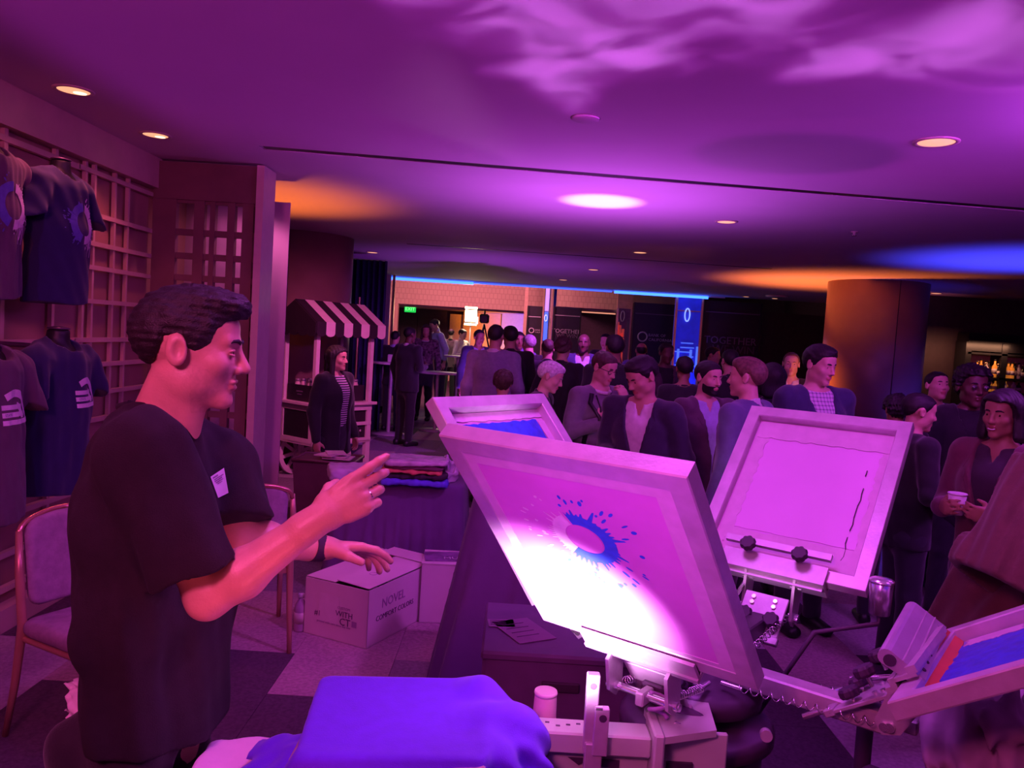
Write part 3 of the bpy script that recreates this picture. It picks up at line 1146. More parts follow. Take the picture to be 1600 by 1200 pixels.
MB().box(((bx0 + bx1) / 2, 12.58, .33), (bx1 - bx0, .36, .62)).build('base_cabinet', M_black, t)


def bottle(name, m, m2, h=.28, r=.038):
    t = thing(name, None, None)
    MB().lathe([(r * .95, 0), (r, .01), (r, h * .6), (r * .4, h * .74), (r * .36, h * .93)], n=12).build('glass_body', m, t)
    MB().lathe([(r * .42, h * .92), (r * .42, h)], n=10).build('cap', m2, t)
    MB().lathe([(r * 1.02, h * .2), (r * 1.02, h * .48)], n=12).build('label', M_trim, t)
    return t


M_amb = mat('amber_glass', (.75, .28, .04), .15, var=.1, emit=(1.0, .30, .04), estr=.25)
M_clr = mat('clear_glass', (.70, .5, .5), .1, var=.05)
M_dkg = mat('dark_glass', (.03, .02, .02), .1, var=.05)
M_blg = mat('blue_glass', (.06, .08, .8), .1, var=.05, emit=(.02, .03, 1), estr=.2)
rs = random.Random(8)
protos = {}
kc = {}
ORD = ('first', 'second', 'third', 'fourth', 'fifth', 'sixth', 'seventh', 'eighth', 'ninth', 'tenth', 'eleventh', 'twelfth')
for sh, (zz, pxs) in enumerate(((zs1, [1505, 1511, 1517, 1522, 1527, 1531, 1535, 1540, 1545, 1550, 1555, 1567, 1572, 1577, 1582, 1588, 1594, 1600]),
                               (zs2, [1546, 1551, 1556, 1568, 1576, 1584, 1592]))):
    for px in pxs:
        kind = 'blue' if px < 1509 else rs.choice(('amber', 'amber', 'clear', 'dark'))
        mm = {'amber': M_amb, 'clear': M_clr, 'dark': M_dkg, 'blue': M_blg}[kind]
        if kind not in protos:
            b = bottle('bottle', mm, M_black if kind != 'dark' else M_gold)
            protos[kind] = b
        else:
            b = copy_tree(protos[kind])
        hh = rs.uniform(.75, 1.0) * (.8 if sh else 1)
        x = P(px, 590, 12.5).x
        move(b, Matrix.Translation((x, 12.5 + rs.uniform(-.05, .08), zz)) @ Matrix.Diagonal((1, 1, hh, 1)))
        nk_ = kc.get((kind, sh), 0)
        kc[(kind, sh)] = nk_ + 1
        tag(b, '%s %s bottle from the left on the %s shelf of the lit back bar' % (ORD[nk_], {'amber': 'glowing amber', 'clear': 'clear', 'dark': 'dark glass', 'blue': 'blue'}[kind], 'lower' if sh else 'upper'), 'bottle', '%s bottles on the %s back bar shelf' % (kind, 'lower' if sh else 'upper'))

# ---- tall cocktail tables in the hall
def cocktail(px, py, d, label, r=.34):
    p = P(px, py, d)
    t = thing('cocktail_table', label, 'table', (p.x, d, 0))
    MB().lathe([(r, p.z - .03), (r, p.z - .01), (r - .01, p.z)], (p.x, d, 0), 28).build('tabletop', mat('table_white', (.75, .68, .72), .5), t)
    MB().cyl((p.x, d, .03), (p.x, d, p.z - .03), .03).build('pole', M_steel, t)
    MB().lathe([(.26, 0), (.26, .015), (.04, .035)], (p.x, d, 0)).build('base', M_steel, t)
    return p
cocktail(684, 581, 13.2, 'tall white topped table in front of the white-shirted man')
pc = cocktail(612, 566, 12.4, 'tall table left of the black-suited man, with a white holder on it', .3)
b = MB()
b.box(pc + Vector((.02, 0, .06)), (.16, .12, .12), bev=.01)
tag(b.build('napkin_holder', M_white), 'white napkin holder on the tall table beside the black-suited man', 'holder')
cocktail(716, 556, 16.5, 'far tall table beside the person in the cream shirt', .3)

# ================================================================== people
M_eyew = mat('eye_white', (.75, .70, .70), .25, var=0)
M_iris = mat('dark_iris', (.03, .015, .01), .2, var=0)
SKIN = {'fair': (.68, .40, .32), 'tan': (.56, .31, .23), 'brown': (.34, .17, .11), 'dark': (.13, .06, .045)}
HAIRC = {'black': (.010, .006, .009), 'brown': (.07, .035, .03), 'grey': (.38, .33, .36), 'white': (.80, .74, .78), 'sandy': (.16, .085, .06)}


def skin(n):
    return mat(n + '_skin', SKIN[n], .5, var=.07, scale=25, bump=.05, bscale=220)


def hairm(n):
    return mat(n + '_hair', HAIRC[n], .58, var=.35, scale=60, bump=.25, bscale=300)


def cloth(n, c, rough=.85):
    return mat(n, c, rough, var=.10, scale=30, bump=.10, bscale=260, sheen=.25)


def head_d(x, y, z, fem=0.0):
    ax = np.abs(x)
    d = ell(x, y, z, (0, .018, .038), (.075, .095, .084))
    d = smin(d, ell(x, y, z, (0, -.030, -.028), (.057 - .004 * fem, .062, .086)), .035)
    d = smin(d, ell(x, y, z, (0, -.052, .058), (.056, .040, .036)), .03)
    d = smin(d, ell(ax, y, z, (.043, -.002, -.062), (.019, .034, .026)), .035)
    d = smin(d, ell(x, y, z, (0, -.074, -.098), (.023, .018, .017)), .03)
    d = smin(d, ell(ax, y, z, (.042, -.062, -.018), (.020, .018, .018)), .03)
    d = smin(d, rcone(ax, y, z, (.010, -.088, .026), (.042, -.076, .030), .009 - .003 * fem, .008 - .003 * fem), .018)
    d = smax(d, -ell(ax, y, z, (.031, -.099, .008), (.019, .015, .013)), .012)
    d = smin(d, ell(ax, y, z, (.031, -.077, .008), (.0165, .012, .0115)), .004)
    d = smin(d, rcone(x, y, z, (0, -.087, .022), (0, -.112, -.026), .0085, .0115), .012)
    d = smin(d, sph(ax, y, z, (.0115, -.099, -.031), .0085), .008)
    d = smax(d, -sph(ax, y, z, (.007, -.106, -.041), .004), .004)
    d = smin(d, ell(ax, y, z, (.007, -.0905, -.055), (.017, .009, .0065)), .006)
    d = smin(d, ell(x, y, z, (0, -.089, -.067), (.019, .010, .0075)), .006)
    d = smax(d, -ell(x, y, z, (0, -.101, -.0605), (.022, .008, .0016)), .004)
    e = ell(ax, y + .25 * (ax - .075), z - .12 * y, (.080, .016, .002), (.011, .021, .034))
    e = smax(e, -ell(ax, y, z, (.090, .010, .004), (.009, .011, .019)), .006)
    d = smin(d, e, .008)
    return d


def hair_d(x, y, z, style, seed):
    ax = np.abs(x)
    hd = ell(x, y, z, (0, .020, .040), (.079, .099, .088))
    hd = smin(hd, ell(x, y, z, (0, -.046, .062), (.060, .046, .042)), .03)
    if style == 'bald':
        f = np.interp(y, [-.12, -.01, .02, .05, .09, .12], [9, 9, .03, -.02, -.05, -.05])
        d = np.maximum(hd - .002, np.maximum(f - z, z - .062))
        return d
    th = {'short': .006, 'quiff': .010, 'thick': .011, 'curly': .020, 'buzz': .001, 'swept': .010, 'long': .014, 'bob': .018, 'recede': .004}[style]
    ft = np.interp(y, [-.12, -.088, -.058, -.044, -.012, .004, .012, .036, .06, .09, .13], [.085, .080, .066, .045, .0, -.004, .032, .032, -.02, -.062, -.07])
    d = hd - (th * np.clip((z - ft) / .04, .12, 1) if style not in ('long', 'bob', 'curly') else th)
    if style in ('quiff', 'swept', 'thick'):
        d = smin(d, ell(x, y, z, (0, -.018, .100), (.060, .070, .030)), .03)
    if style == 'recede':
        f = np.interp(y, [-.12, -.075, -.03, -.012, .004, .012, .036, .06, .09, .13], [.13, .105, .075, .0, .0, .03, .03, -.015, -.055, -.065])
    else:
        f = np.interp(y, [-.12, -.088, -.058, -.044, -.012, .004, .012, .036, .06, .09, .13], [.085, .080, .066, .045, .0, -.004, .032, .032, -.02, -.062, -.07])
    d = np.maximum(d, (f - z) * .85)
    if style == 'curly':
        d = d + wrinkle(x, y, z, .006, 110, seed)
    elif style in ('long', 'bob'):
        L = -.20 if style == 'long' else -.10
        s = rcone(ax, y, z, (.066, .015, .05), (.088, .0, L), .036, .030)
        s = smin(s, ecap(x, y, z, (0, .07, .03), (0, .085, L - .02), (.085, .045), (.095, .036)), .03)
        face = np.maximum(np.maximum(ax - .060, y - .0), -.3 - z)
        face = np.maximum(face, z - .066)
        d = smin(d, s, .03)
        d = smax(d, -face, .02)
        d = d + wrinkle(x, y, z * .15, .003, 120, seed)
    else:
        d = d + wrinkle(x, y * .5, z, .0011, 150, seed)
    return d


def hand(F, wrist, dr, pn, sgn, curl=(.35, .45, .35), curls=None, sc=1.0, spread=.06, k=.008, thumb_in=.35):
    w_ = np.array(wrist, float)
    dr = np.array(dr, float)
    dr /= np.linalg.norm(dr)
    pn = np.array(pn, float)
    pn = pn - dr * (pn @ dr)
    pn /= np.linalg.norm(pn)
    th = np.cross(dr, pn) * sgn
    F.rc(w_ - dr * .03, w_ + dr * .02, .027 * sc, .025 * sc, k=.015)
    F.ec(w_ + dr * .022 * sc, w_ + dr * .075 * sc, (.029 * sc, .017 * sc), (.038 * sc, .0145 * sc), side=th, k=.012)
    offs = (.030, .0105, -.0095, -.028)
    lens = (.074, .083, .077, .060)
    for i in range(4):
        p = w_ + dr * (.088 - .004 * (i == 3)) * sc + th * offs[i] * sc
        F.rc(w_ + dr * .05 * sc + th * offs[i] * .8 * sc, p, .012 * sc, .0105 * sc, k=k)
        a = 0
        c = curls[i] if curls else curl
        base = dr + th * spread * (1.5 - i)
        base /= np.linalg.norm(base)
        rr_ = (.0098, .0090, .0083, .0074)
        for j, fr in enumerate((.45, .31, .24)):
            a += c[j]
            v = base * math.cos(a) + pn * math.sin(a)
            q = p + v * lens[i] * fr * sc
            f = .88 if i == 3 else 1
            F.rc(p, q, rr_[j] * sc * f, rr_[j + 1] * sc * f, k=.004)
            p = q
    b = w_ + dr * .025 * sc + th * .022 * sc + pn * .006 * sc
    v1 = dr * .62 + th * .70 + pn * thumb_in
    v1 /= np.linalg.norm(v1)
    m = b + v1 * .046 * sc
    v2 = dr * .88 + th * .25 + pn * thumb_in * 1.2
    v2 /= np.linalg.norm(v2)
    F.rc(b, m, .0155 * sc, .0115 * sc, k=.012)
    F.rc(m, m + v2 * .032 * sc, .0112 * sc, .0088 * sc, k=.004)
    return w_ + dr * .09 * sc


POSES = {
    'down': ((.255, .03, 1.14), (.275, -.05, .885), (.05, -.15, -1), (-1, .1, 0)),
    'hold': ((.25, .00, 1.15), (.13, -.24, 1.17), (-.65, -.7, .15), (-.5, .55, .1)),
    'phone': ((.245, .01, 1.15), (.10, -.25, 1.13), (-.55, -.75, .25), (-.2, .3, .95)),
    'face': ((.215, -.16, 1.21), (.085, -.205, 1.40), (-.30, .10, .95), (-.2, .97, .1)),
    'pocket': ((.27, .05, 1.15), (.22, -.06, .93), (-.2, -.3, -.9), (-.9, .2, 0)),
    'strap': ((.25, -.04, 1.15), (.10, -.20, 1.25), (-.5, -.1, .8), (-.3, .9, .1)),
    'clasp': ((.245, .02, 1.14), (.06, -.22, 1.06), (-.95, -.2, -.1), (-.1, .9, .2)),
}


def person(label, px, py, d, yaw, top='suit', c1=('navy_suit', (.03, .03, .09)), c2=('white_shirt', (.75, .70, .75)), c3=('dark_trousers', (.02, .018, .03)),
           sk='fair', hair='short', hc='black', armL='down', armR='down', lean=0, hy=0, hp=0, h=.010, fem=0, wide=1.0, seed=1, eyes=True, beard=None, height=None, group=None, roll=0, hs=None):
    lean, hy, hp, yaw, roll = R(lean), R(hy), R(hp), R(yaw), R(roll)

    def Lp(p):
        x, y, z = p
        if z <= .95:
            return np.array((x, y, z), float)
        zz = z - .95
        return np.array((x, y * math.cos(lean) - zz * math.sin(lean), .95 + zz * math.cos(lean) + y * math.sin(lean)))
    hs = hs or (.94 - .03 * fem)
    hc_ = Lp((0, -.018, 1.615))
    RR = np.array((Matrix.Rotation(hy, 3, 'Z') @ Matrix.Rotation(roll, 3, 'Y') @ Matrix.Rotation(hp + lean * .4, 3, 'X')))

    def hl(x, y, z):
        a, b, c = x - hc_[0], y - hc_[1], z - hc_[2]
        q = RR.T / hs
        return (q[0, 0] * a + q[0, 1] * b + q[0, 2] * c, q[1, 0] * a + q[1, 1] * b + q[1, 2] * c, q[2, 0] * a + q[2, 1] * b + q[2, 2] * c)

    def hw(p):
        return hc_ + RR @ (np.array(p) * hs)
    tgt = P(px, py, d)
    s = height / 1.75 if height else tgt.z / hc_[2]
    off = Matrix.Rotation(yaw, 3, 'Z') @ Vector(hc_ * s)
    base = Vector((tgt.x - off.x, tgt.y - off.y, 0))
    M = TRZ(base, yaw)
    sw = (.185 - .02 * fem) * (1 + (wide - 1) * .6)
    arms = {}
    for sg, pose in ((1, armL), (-1, armR)):
        e, w_, dr, pn = POSES[pose] if isinstance(pose, str) else pose
        if fem:
            e = (e[0] - .02, e[1], e[2])
            w_ = (w_[0] - .01, w_[1], w_[2])
        fx = np.array((sg, 1, 1))
        arms[sg] = [Lp(np.array((sw, .0, 1.415)) * fx), Lp(np.array(e) * fx), Lp(np.array(w_) * fx), np.array(dr) * fx, np.array(pn) * fx]
    # --- body
    F = Field((-.48, -.58, 0), (.48, .42, 1.80), h)
    if lean > .3:
        F = Field((-.48, -.85, 0), (.48, .42, 1.80), h)
    tw = .88 * wide
    F.ec(Lp((0, .0, .90)), Lp((0, 0, 1.08)), (.15 * tw, .10 * tw), (.135 * tw, .095 * tw), k=.04)
    F.ec(Lp((0, 0, 1.08)), Lp((0, .0, 1.30)), (.135 * tw, .095 * tw), (.155 * tw, .105 * tw), k=.04)
    F.ec(Lp((0, .01, 1.28)), Lp((0, .01, 1.41)), (.15 * tw, .10 * tw), (.12 * tw, .07 * tw), k=.04)
    for sg in (1, -1):
        S, E_, W, dr, pn = arms[sg]
        F.rc(Lp((sg * .04, .015, 1.445)), S, .045, .05, k=.04)
        F.rc(S, E_, .049, .040, k=.03)
        F.rc(E_, W, .040, .027, k=.02)
        hand(F, W, dr, pn, -sg, curl=(.35, .5, .4) if (armL if sg > 0 else armR) in ('down', 'pocket') else (.55, .7, .5), k=.012, sc=1.0 if not fem else .92)
        F.rc((sg * .085, 0, .88), (sg * .095, -.01, .50), .078, .052, k=.04)
        F.rc((sg * .095, -.01, .50), (sg * .105, .015, .09), .052, .036, k=.03)
        F.ec((sg * .107, .045, .05), (sg * .115, -.12, .035), (.034, .034), (.034, .022), k=.02)
    nk = .052 - .009 * fem
    F.rc(Lp((0, .018, 1.42)), hw((0, .018, -.06)), nk + .008, nk, k=.035)
    rad = .165
    F.add(lambda x, y, z: head_d(*hl(x, y, z), fem) * hs, hc_ - rad, hc_ + rad, k=.012, pad=.0)
    V, Q = F.nets()
    me = npmesh('person', V * s, Q)
    ms = skin(sk)
    me.materials.append(ms)
    me.materials.append(mat(sk + '_lips', tuple(c * f for c, f in zip(SKIN[sk], (.85, .5, .55))), .4, var=.05))
    X, Y, Zc = hl(V[:, 0], V[:, 1], V[:, 2])
    fx, fy, fz = X[Q].mean(1), Y[Q].mean(1), Zc[Q].mean(1)
    lips = (np.abs(fx) < .024 - np.abs(fz + .0605) * .8) & (np.abs(fz + .0605) < .0125) & (fy < -.085)
    me.polygons.foreach_set('material_index', lips.astype(np.int32))
    o = link('person', me, None, None, M)
    tag(o, label, 'person', group)
    # --- hair
    if hair:
        lo_, hi_ = (np.array((-.15, -.15, -.30)), np.array((.15, .17, .18))) if hair in ('long', 'bob') else (np.array((-.14, -.15, -.14)), np.array((.14, .16, .18)))
        HF = Field(lo_, hi_, max(.006, h * .75) if h > .007 else .005)
        HF.all(lambda v, x, y, z: hair_d(x, y, z, hair, seed))
        HV, HQ = HF.nets()
        if len(HV):
            HV = (np.array(hc_) + (HV * hs) @ RR.T) * s
            link('hair', npmesh('hair', HV, HQ), hairm(hc), o)
    if beard:
        HF = Field((-.1, -.15, -.16), (.1, .06, .02), .006)
        HF.all(lambda v, x, y, z: np.maximum(np.maximum(head_d(x, y, z, fem) - .0035, np.maximum(z + .044 - .35 * np.maximum(y + .06, 0), y + .012)), -ell(x, y, z, (0, -.1, -.061), (.026, .03, .013))))
        HV, HQ = HF.nets()
        HV = (np.array(hc_) + (HV * hs) @ RR.T) * s
        link('beard', npmesh('beard', HV, HQ), hairm(beard), o)
    if eyes:
        for sg in (1, -1):
            mb = MB()
            mb.lathe([(.001, -.0125), (.007, -.0105), (.0115, -.005), (.0125, 0), (.0115, .005), (.007, .0105), (.001, .0125)], n=12)
            mb.v = [Vector(hw((v.x + sg * .031, v.y * .8 - .0765, v.z * .55 + .0075)) * s) for v in mb.v]
            e_ = mb.build('eye', M_eyew, o, local=True)
            mb = MB()
            mb.cyl((0, -.0104, 0), (0, -.0112, 0), .0055, n=10)
            mb.v = [Vector(hw((v.x + sg * .031, v.y - .0760, v.z + .0075)) * s) for v in mb.v]
            mb.build('iris', M_iris, e_, local=True)
            mb = MB()
            mb.tube([Vector(hw((sg * a, b, c)) * s) for a, b, c in ((.014, -.0965, .0275), (.024, -.095, .031), (.036, -.088, .031), (.046, -.078, .026))], [.003 * s, .0042 * s, .0038 * s, .002 * s], 6)
            mb.build('eyebrow', hairm(hc if hc != 'white' else 'grey'), o, local=True)
    # --- trousers, shoes
    hg = h * 1.25
    T = Field((-.30, -.25, .03), (.30, .25, 1.08), hg)
    T.ec((0, 0, .86), (0, 0, 1.0), (.17 * wide, .125 * wide), (.155 * wide, .115 * wide), k=.03)
    for sg in (1, -1):
        T.rc((sg * .085, 0, .86), (sg * .095, -.01, .50), .096, .070, k=.04)
        T.rc((sg * .095, -.01, .50), (sg * .106, .012, .09), .070, .056, k=.03)
    T.all(lambda v, x, y, z: np.maximum(v + wrinkle(x, y, z, .003, 22, seed + 3), .065 - z))
    link('trousers', T.mesh('trousers', s), cloth(*c3), o)
    for sg in (1, -1):
        B_ = Field((-.08, -.2, 0), (.08, .12, .12), max(.008, h))
        B_.ec((0, .05, .045), (0, -.14, .034), (.046, .052), (.045, .036), k=.02)
        B_.all(lambda v, x, y, z: np.maximum(v, .002 - z))
        V2, Q2 = B_.nets()
        V2 = V2 + np.array((sg * .110, .0, 0))
        link('shoe', npmesh('shoe', V2 * s, Q2), M_black, o)
    # --- upper garments
    def torso(F2, ex, k=.03):
        w2 = wide
        F2.ec(Lp((0, .0, .78)), Lp((0, 0, 1.08)), ((.165 - .0 * fem) * w2 + ex, .115 * w2 + ex), ((.148 - .018 * fem) * w2 + ex, .108 * w2 + ex), k=k)
        F2.ec(Lp((0, 0, 1.08)), Lp((0, .0, 1.30)), ((.148 - .018 * fem) * w2 + ex, .108 * w2 + ex), (.165 * w2 - .015 * fem + ex, (.112 + .018 * fem) * w2 + ex), k=k)
        F2.ec(Lp((0, .005, 1.28)), Lp((0, .012, 1.40)), (.158 * w2 + ex, .105 * w2 + ex), (.13 * w2 + ex, .075 * w2 + ex), k=k)
        for sg in (1, -1):
            F2.rc(Lp((sg * .045, .018, 1.432)), arms[sg][0], .049 + ex * .5, .050 + ex * .5, k=.04)

    def sleeves(F2, ex, frac=.97, short=False):
        for sg in (1, -1):
            S, E_, W = arms[sg][:3]
            if short:
                F2.rc(S, S + (E_ - S) * .72, .062 + ex, .068 + ex, k=.03)
            else:
                F2.rc(S, E_, .060 + ex, .052 + ex, k=.03)
                F2.rc(E_, E_ + (W - E_) * frac, .052 + ex, .038 + ex * .8, k=.02)
    box_lo, box_hi = F.lo, F.lo + F.h * F.n

    def unlean(y, z):
        zz, yy = z - .95, y
        return yy * math.cos(lean) + zz * math.sin(lean), .95 + zz * math.cos(lean) - yy * math.sin(lean)

    hem = {'suit': .80, 'sweater': .88, 'shirt': .93, 'tee': .86, 'coat': .62, 'cardigan': .74}[top]
    bl = (np.array(box_lo) + 0)
    bl[2] = hem - .05
    bh = np.array(box_hi)
    bh[2] = 1.62
    neckc = Lp((0, -.02, 1.50))

    def finish(F2, hm, amp=.004, vneck=False, open_w=None, nr=.070):
        def fn(v, x, y, z):
            yy, zz = unlean(y, z)
            d_ = v + wrinkle(x, y, z, amp, 18, seed)
            d_ = np.maximum(d_, hm - z)
            d_ = smax(d_, -rcone(x, yy, zz, (0, .008, 1.47), (0, -.055, 1.56), nr, nr + .04), .008)
            if open_w:
                ww = np.interp(zz, open_w[0], open_w[1])
                d_ = smax(d_, -np.maximum(np.abs(x) - ww, yy + .035), .006)
            return d_
        return F2.all(fn)
    outer = None
    if top in ('suit', 'coat', 'cardigan'):
        SF = Field(np.array((-.26, bl[1], .86)), np.array((.26, bh[1], 1.58)), hg)
        torso(SF, .006)
        SF.rc(Lp((0, .015, 1.40)), Lp((0, .012, 1.50)), .068, .064, k=.02)

        def sfn(v, x, y, z):
            yy, zz = unlean(y, z)
            d_ = np.maximum(v + wrinkle(x, y, z, .002, 20, seed + 1), .90 - z)
            d_ = np.maximum(d_, (zz - 1.482 - .42 * (yy - .0)) * .9)
            if c2[0] in ('white_shirt', 'light_blue_shirt', 'dark_top'):
                d_ = smax(d_, -np.maximum(np.abs(x) - (zz - 1.375) * .30, yy + .01), .004)
            return d_
        SF.all(sfn)
        su = link('shirt', SF.mesh('shirt', s), cloth(*c2) if c2[0] not in D.materials else D.materials[c2[0]], o)
        G = Field(bl, bh, hg)
        torso(G, .024)
        sleeves(G, .008)
        if top == 'cardigan':
            ow = ([.70, .95, 1.2, 1.42], [.05, .045, .05, .07])
        else:
            ow = ([.6, .92, 1.10, 1.42], [.035, .010, .012, .085])
        finish(G, hem, open_w=ow, nr=.080)
        outer = link('jacket' if top != 'cardigan' else 'cardigan', G.mesh('jacket', s), cloth(*c1), o)
        if top == 'suit':
            for sg in (1, -1):
                mb = MB()
                pts = [(.088, 1.44), (.115, 1.36), (.085, 1.335), (.095, 1.315), (.020, 1.10), (.010, 1.10)]
                mb._add([Vector((sg * a, 0, c)) for a, c in pts], [list(range(6))])
                bv = bvh_of(outer.data)
                mb.v = [Vector(Lp((v.x, 0, v.z)) * s) for v in mb.v]
                drape(mb, bv, (0, 1, 0), .004 * s, 1.0)
                mb.build('lapel', cloth(*c1), o, local=True)
    else:
        G = Field(bl, bh, hg)
        torso(G, .014 if top != 'tee' else .02)
        sleeves(G, .006, short=(top == 'tee'))
        if top in ('shirt', 'sweater'):
            G.rc(Lp((0, .015, 1.41)), hw((0, .02, -.085)), .064, .061, k=.02) if top == 'shirt' else None
        finish(G, hem, nr=.066 if top != 'shirt' else .02)
        outer = link({'tee': 't_shirt'}.get(top, top), G.mesh(top, s), cloth(*c1), o)
        if top == 'sweater':
            mb = MB()
            cc = Lp((0, .0, 1.455))
            mb.tube([Vector((cc + np.array((.066 * math.cos(a), .070 * math.sin(a) * 1.0 - .012, .018 * math.sin(a)))) * s) for a in [k * math.pi / 10 for k in range(20)]], .013 * s, 8, closed=True)
            mb.build('shirt_collar', D.materials.get(c2[0]) or cloth(*c2), o, local=True)
    info = dict(o=o, M=M, s=s, Lp=Lp, hw=hw, outer=outer, arms=arms, base=base)
    return info


def on_chest(info, pts, off=.004):
    """project local (x, z) points on to the front of the outer garment"""
    bv = bvh_of(info['outer'].data)
    s = info['s']
    out = []
    for x, z in pts:
        c = info['Lp']((x, 0, z)) * s
        hit = bv.ray_cast(Vector((c[0], c[1] - .6, c[2])), Vector((0, 1, 0)), 1.2)
        out.append((hit[0] if hit[0] is not None else Vector((c[0], c[1] - .1, c[2]))) - Vector((0, off, 0)))
    return out


def lanyard(info, m, badge=True):
    o = info['o']
    L = on_chest(info, [(.075, 1.42), (.062, 1.34), (.045, 1.24), (.022, 1.12), (.0, 1.05)])
    R_ = on_chest(info, [(-.075, 1.42), (-.062, 1.34), (-.045, 1.24), (-.022, 1.12), (.0, 1.05)])
    MB().tube(L, .005, 6).tube(R_, .005, 6).build('lanyard', m, o, local=True)
    if badge:
        p = L[-1]
        b = MB()
        b.box(p + Vector((0, -.008, -.065)), (.085, .004, .12), bev=.001)
        b.build('badge', M_white, o, local=True)
        b = MB()
        for k in range(4):
            b.box(p + Vector((0, -.0105, -.04 - .018 * k)), (.05 - .008 * k, .001, .006))
        b.build('badge_print', M_textd, o, local=True)

# ------------------------------------------------------------------ the printer in the black T-shirt
def printer():
    YAW = R(84)
    b0 = P(243, 900, 1.62)
    M = TRZ((b0.x, b0.y, 0), YAW)
    Mi = M.inverted()

    def L(px, py, d):
        return np.array(Mi @ P(px, py, d))
    hc_ = L(298, 549, 1.60)
    hs = .955
    hy, hp = R(19), R(3)
    RR = np.array(Matrix.Rotation(hy, 3, 'Z') @ Matrix.Rotation(hp, 3, 'X'))

    def hl(x, y, z):
        a, b, c = x - hc_[0], y - hc_[1], z - hc_[2]
        q = RR.T / hs
        return (q[0, 0] * a + q[0, 1] * b + q[0, 2] * c, q[1, 0] * a + q[1, 1] * b + q[1, 2] * c, q[2, 0] * a + q[2, 1] * b + q[2, 2] * c)

    def hw(p):
        return hc_ + RR @ (np.array(p) * hs)
    Sr, Er, Wr = L(222, 715, 1.45), L(324, 935, 1.43), L(497, 812, 1.47)
    Sl, El, Wl = np.array((.175, -.055, 1.315)), L(372, 842, 1.72), L(500, 856, 1.85)
    F = Field((-.50, -.72, .84), (.50, .30, 1.76), .0038)
    F.ec((0, -.01, .86), (0, -.012, 1.08), (.13, .078), (.13, .078), k=.04)
    F.ec((0, -.012, 1.06), (0, -.005, 1.28), (.13, .078), (.15, .084), k=.04)
    F.ec((0, .002, 1.26), (0, .012, 1.36), (.14, .08), (.11, .062), k=.04)
    for sg, S, E_, W in ((-1, Sr, Er, Wr), (1, Sl, El, Wl)):
        F.rc((sg * .05, .01, 1.40), S, .048, .05, k=.04)
        F.rc(S, E_, .048, .034, k=.03)
        F.rc(E_, E_ + (W - E_) * .30, .033, .0440, k=.03)
        F.rc(E_ + (W - E_) * .30, W, .0435, .0265, k=.02)
    nb = np.array((0, .015, 1.385))
    F.rc(nb, hw((0, .016, -.055)), .064, .056, k=.035)
    F.rc(hw((0, -.005, -.085)), nb + np.array((0, -.055, 0)), .030, .03, k=.04)
    # right hand: back of the hand to the camera, thumb side up, fingers pointing ahead
    tipR = L(594, 752, 1.50)
    dr = tipR - Wr
    dr /= np.linalg.norm(dr)
    pn = np.array(Mi.to_3x3() @ Vector((-.15, .95, -.25)))
    hand(F, Wr, dr, pn, 1, curls=[(.12, .22, .16), (.45, .48, .32), (.72, .70, .45), (.85, .80, .5)], sc=1.06, spread=.035, k=.007, thumb_in=1.5)
    # left hand: relaxed, palm down, fingers drooping
    tipL = L(592, 857, 1.90)
    dl = tipL - Wl
    pl = np.array(Mi.to_3x3() @ Vector((.05, -.35, -.92)))
    hand(F, Wl, dl, pl, -1, curls=[(.22, .32, .25), (.34, .42, .32), (.42, .5, .4), (.5, .55, .4)], sc=1.05, spread=.10, k=.007)
    F.add(lambda x, y, z: head_d(*hl(x, y, z)) * hs, hc_ - .165, hc_ + .165, k=.012, pad=0)
    V, Q = F.nets()
    # legs under the trousers
    G = Field((-.25, -.25, 0), (.25, .25, .95), .012)
    for sg in (1, -1):
        G.rc((sg * .085, 0, .86), (sg * .10, -.01, .47), .08, .054, k=.04)
        G.rc((sg * .10, -.01, .47), (sg * .11, .015, .09), .054, .037, k=.03)
        G.ec((sg * .112, .045, .05), (sg * .12, -.12, .035), (.034, .034), (.034, .022), k=.02)
    G.ec((0, -.01, .86), (0, -.01, .95), (.12, .07), (.12, .07), k=.04)
    V2, Q2 = G.nets()
    nV = len(V)
    V = np.concatenate([V, V2])
    Q = np.concatenate([Q, Q2 + nV])
    me = npmesh('person', V, Q)
    me.materials.append(mat('printer_skin', (.62, .34, .25), .42, var=.08, scale=22, bump=.08, bscale=200))
    me.materials.append(mat('printer_lips', (.52, .24, .19), .4, var=.05))
    me.materials.append(mat('printer_stubble', (.57, .31, .23), .55, var=.12, scale=90))
    X, Y, Zc = hl(V[:, 0], V[:, 1], V[:, 2])
    fx, fy, fz = X[Q].mean(1), Y[Q].mean(1), Zc[Q].mean(1)
    lips = (np.abs(fx) < .025 - np.abs(fz + .0605) * .9) & (np.abs(fz + .0605) < .0125) & (fy < -.082)
    stub = (~lips) & (fz < -.034 + .25 * np.maximum(fy + .06, 0)) & (fz > -.125) & (fy < -.015) & (np.abs(fx) < .09)
    me.polygons.foreach_set('material_index', np.where(lips, 1, np.where(stub, 2, 0)).astype(np.int32))
    o = link('person', me, None, None, M)
    tag(o, 'man in black T-shirt with name sticker, gesturing with both hands over the blue shirt', 'person')
    # hair
    HF = Field((-.14, -.16, -.13), (.14, .16, .19), .003)

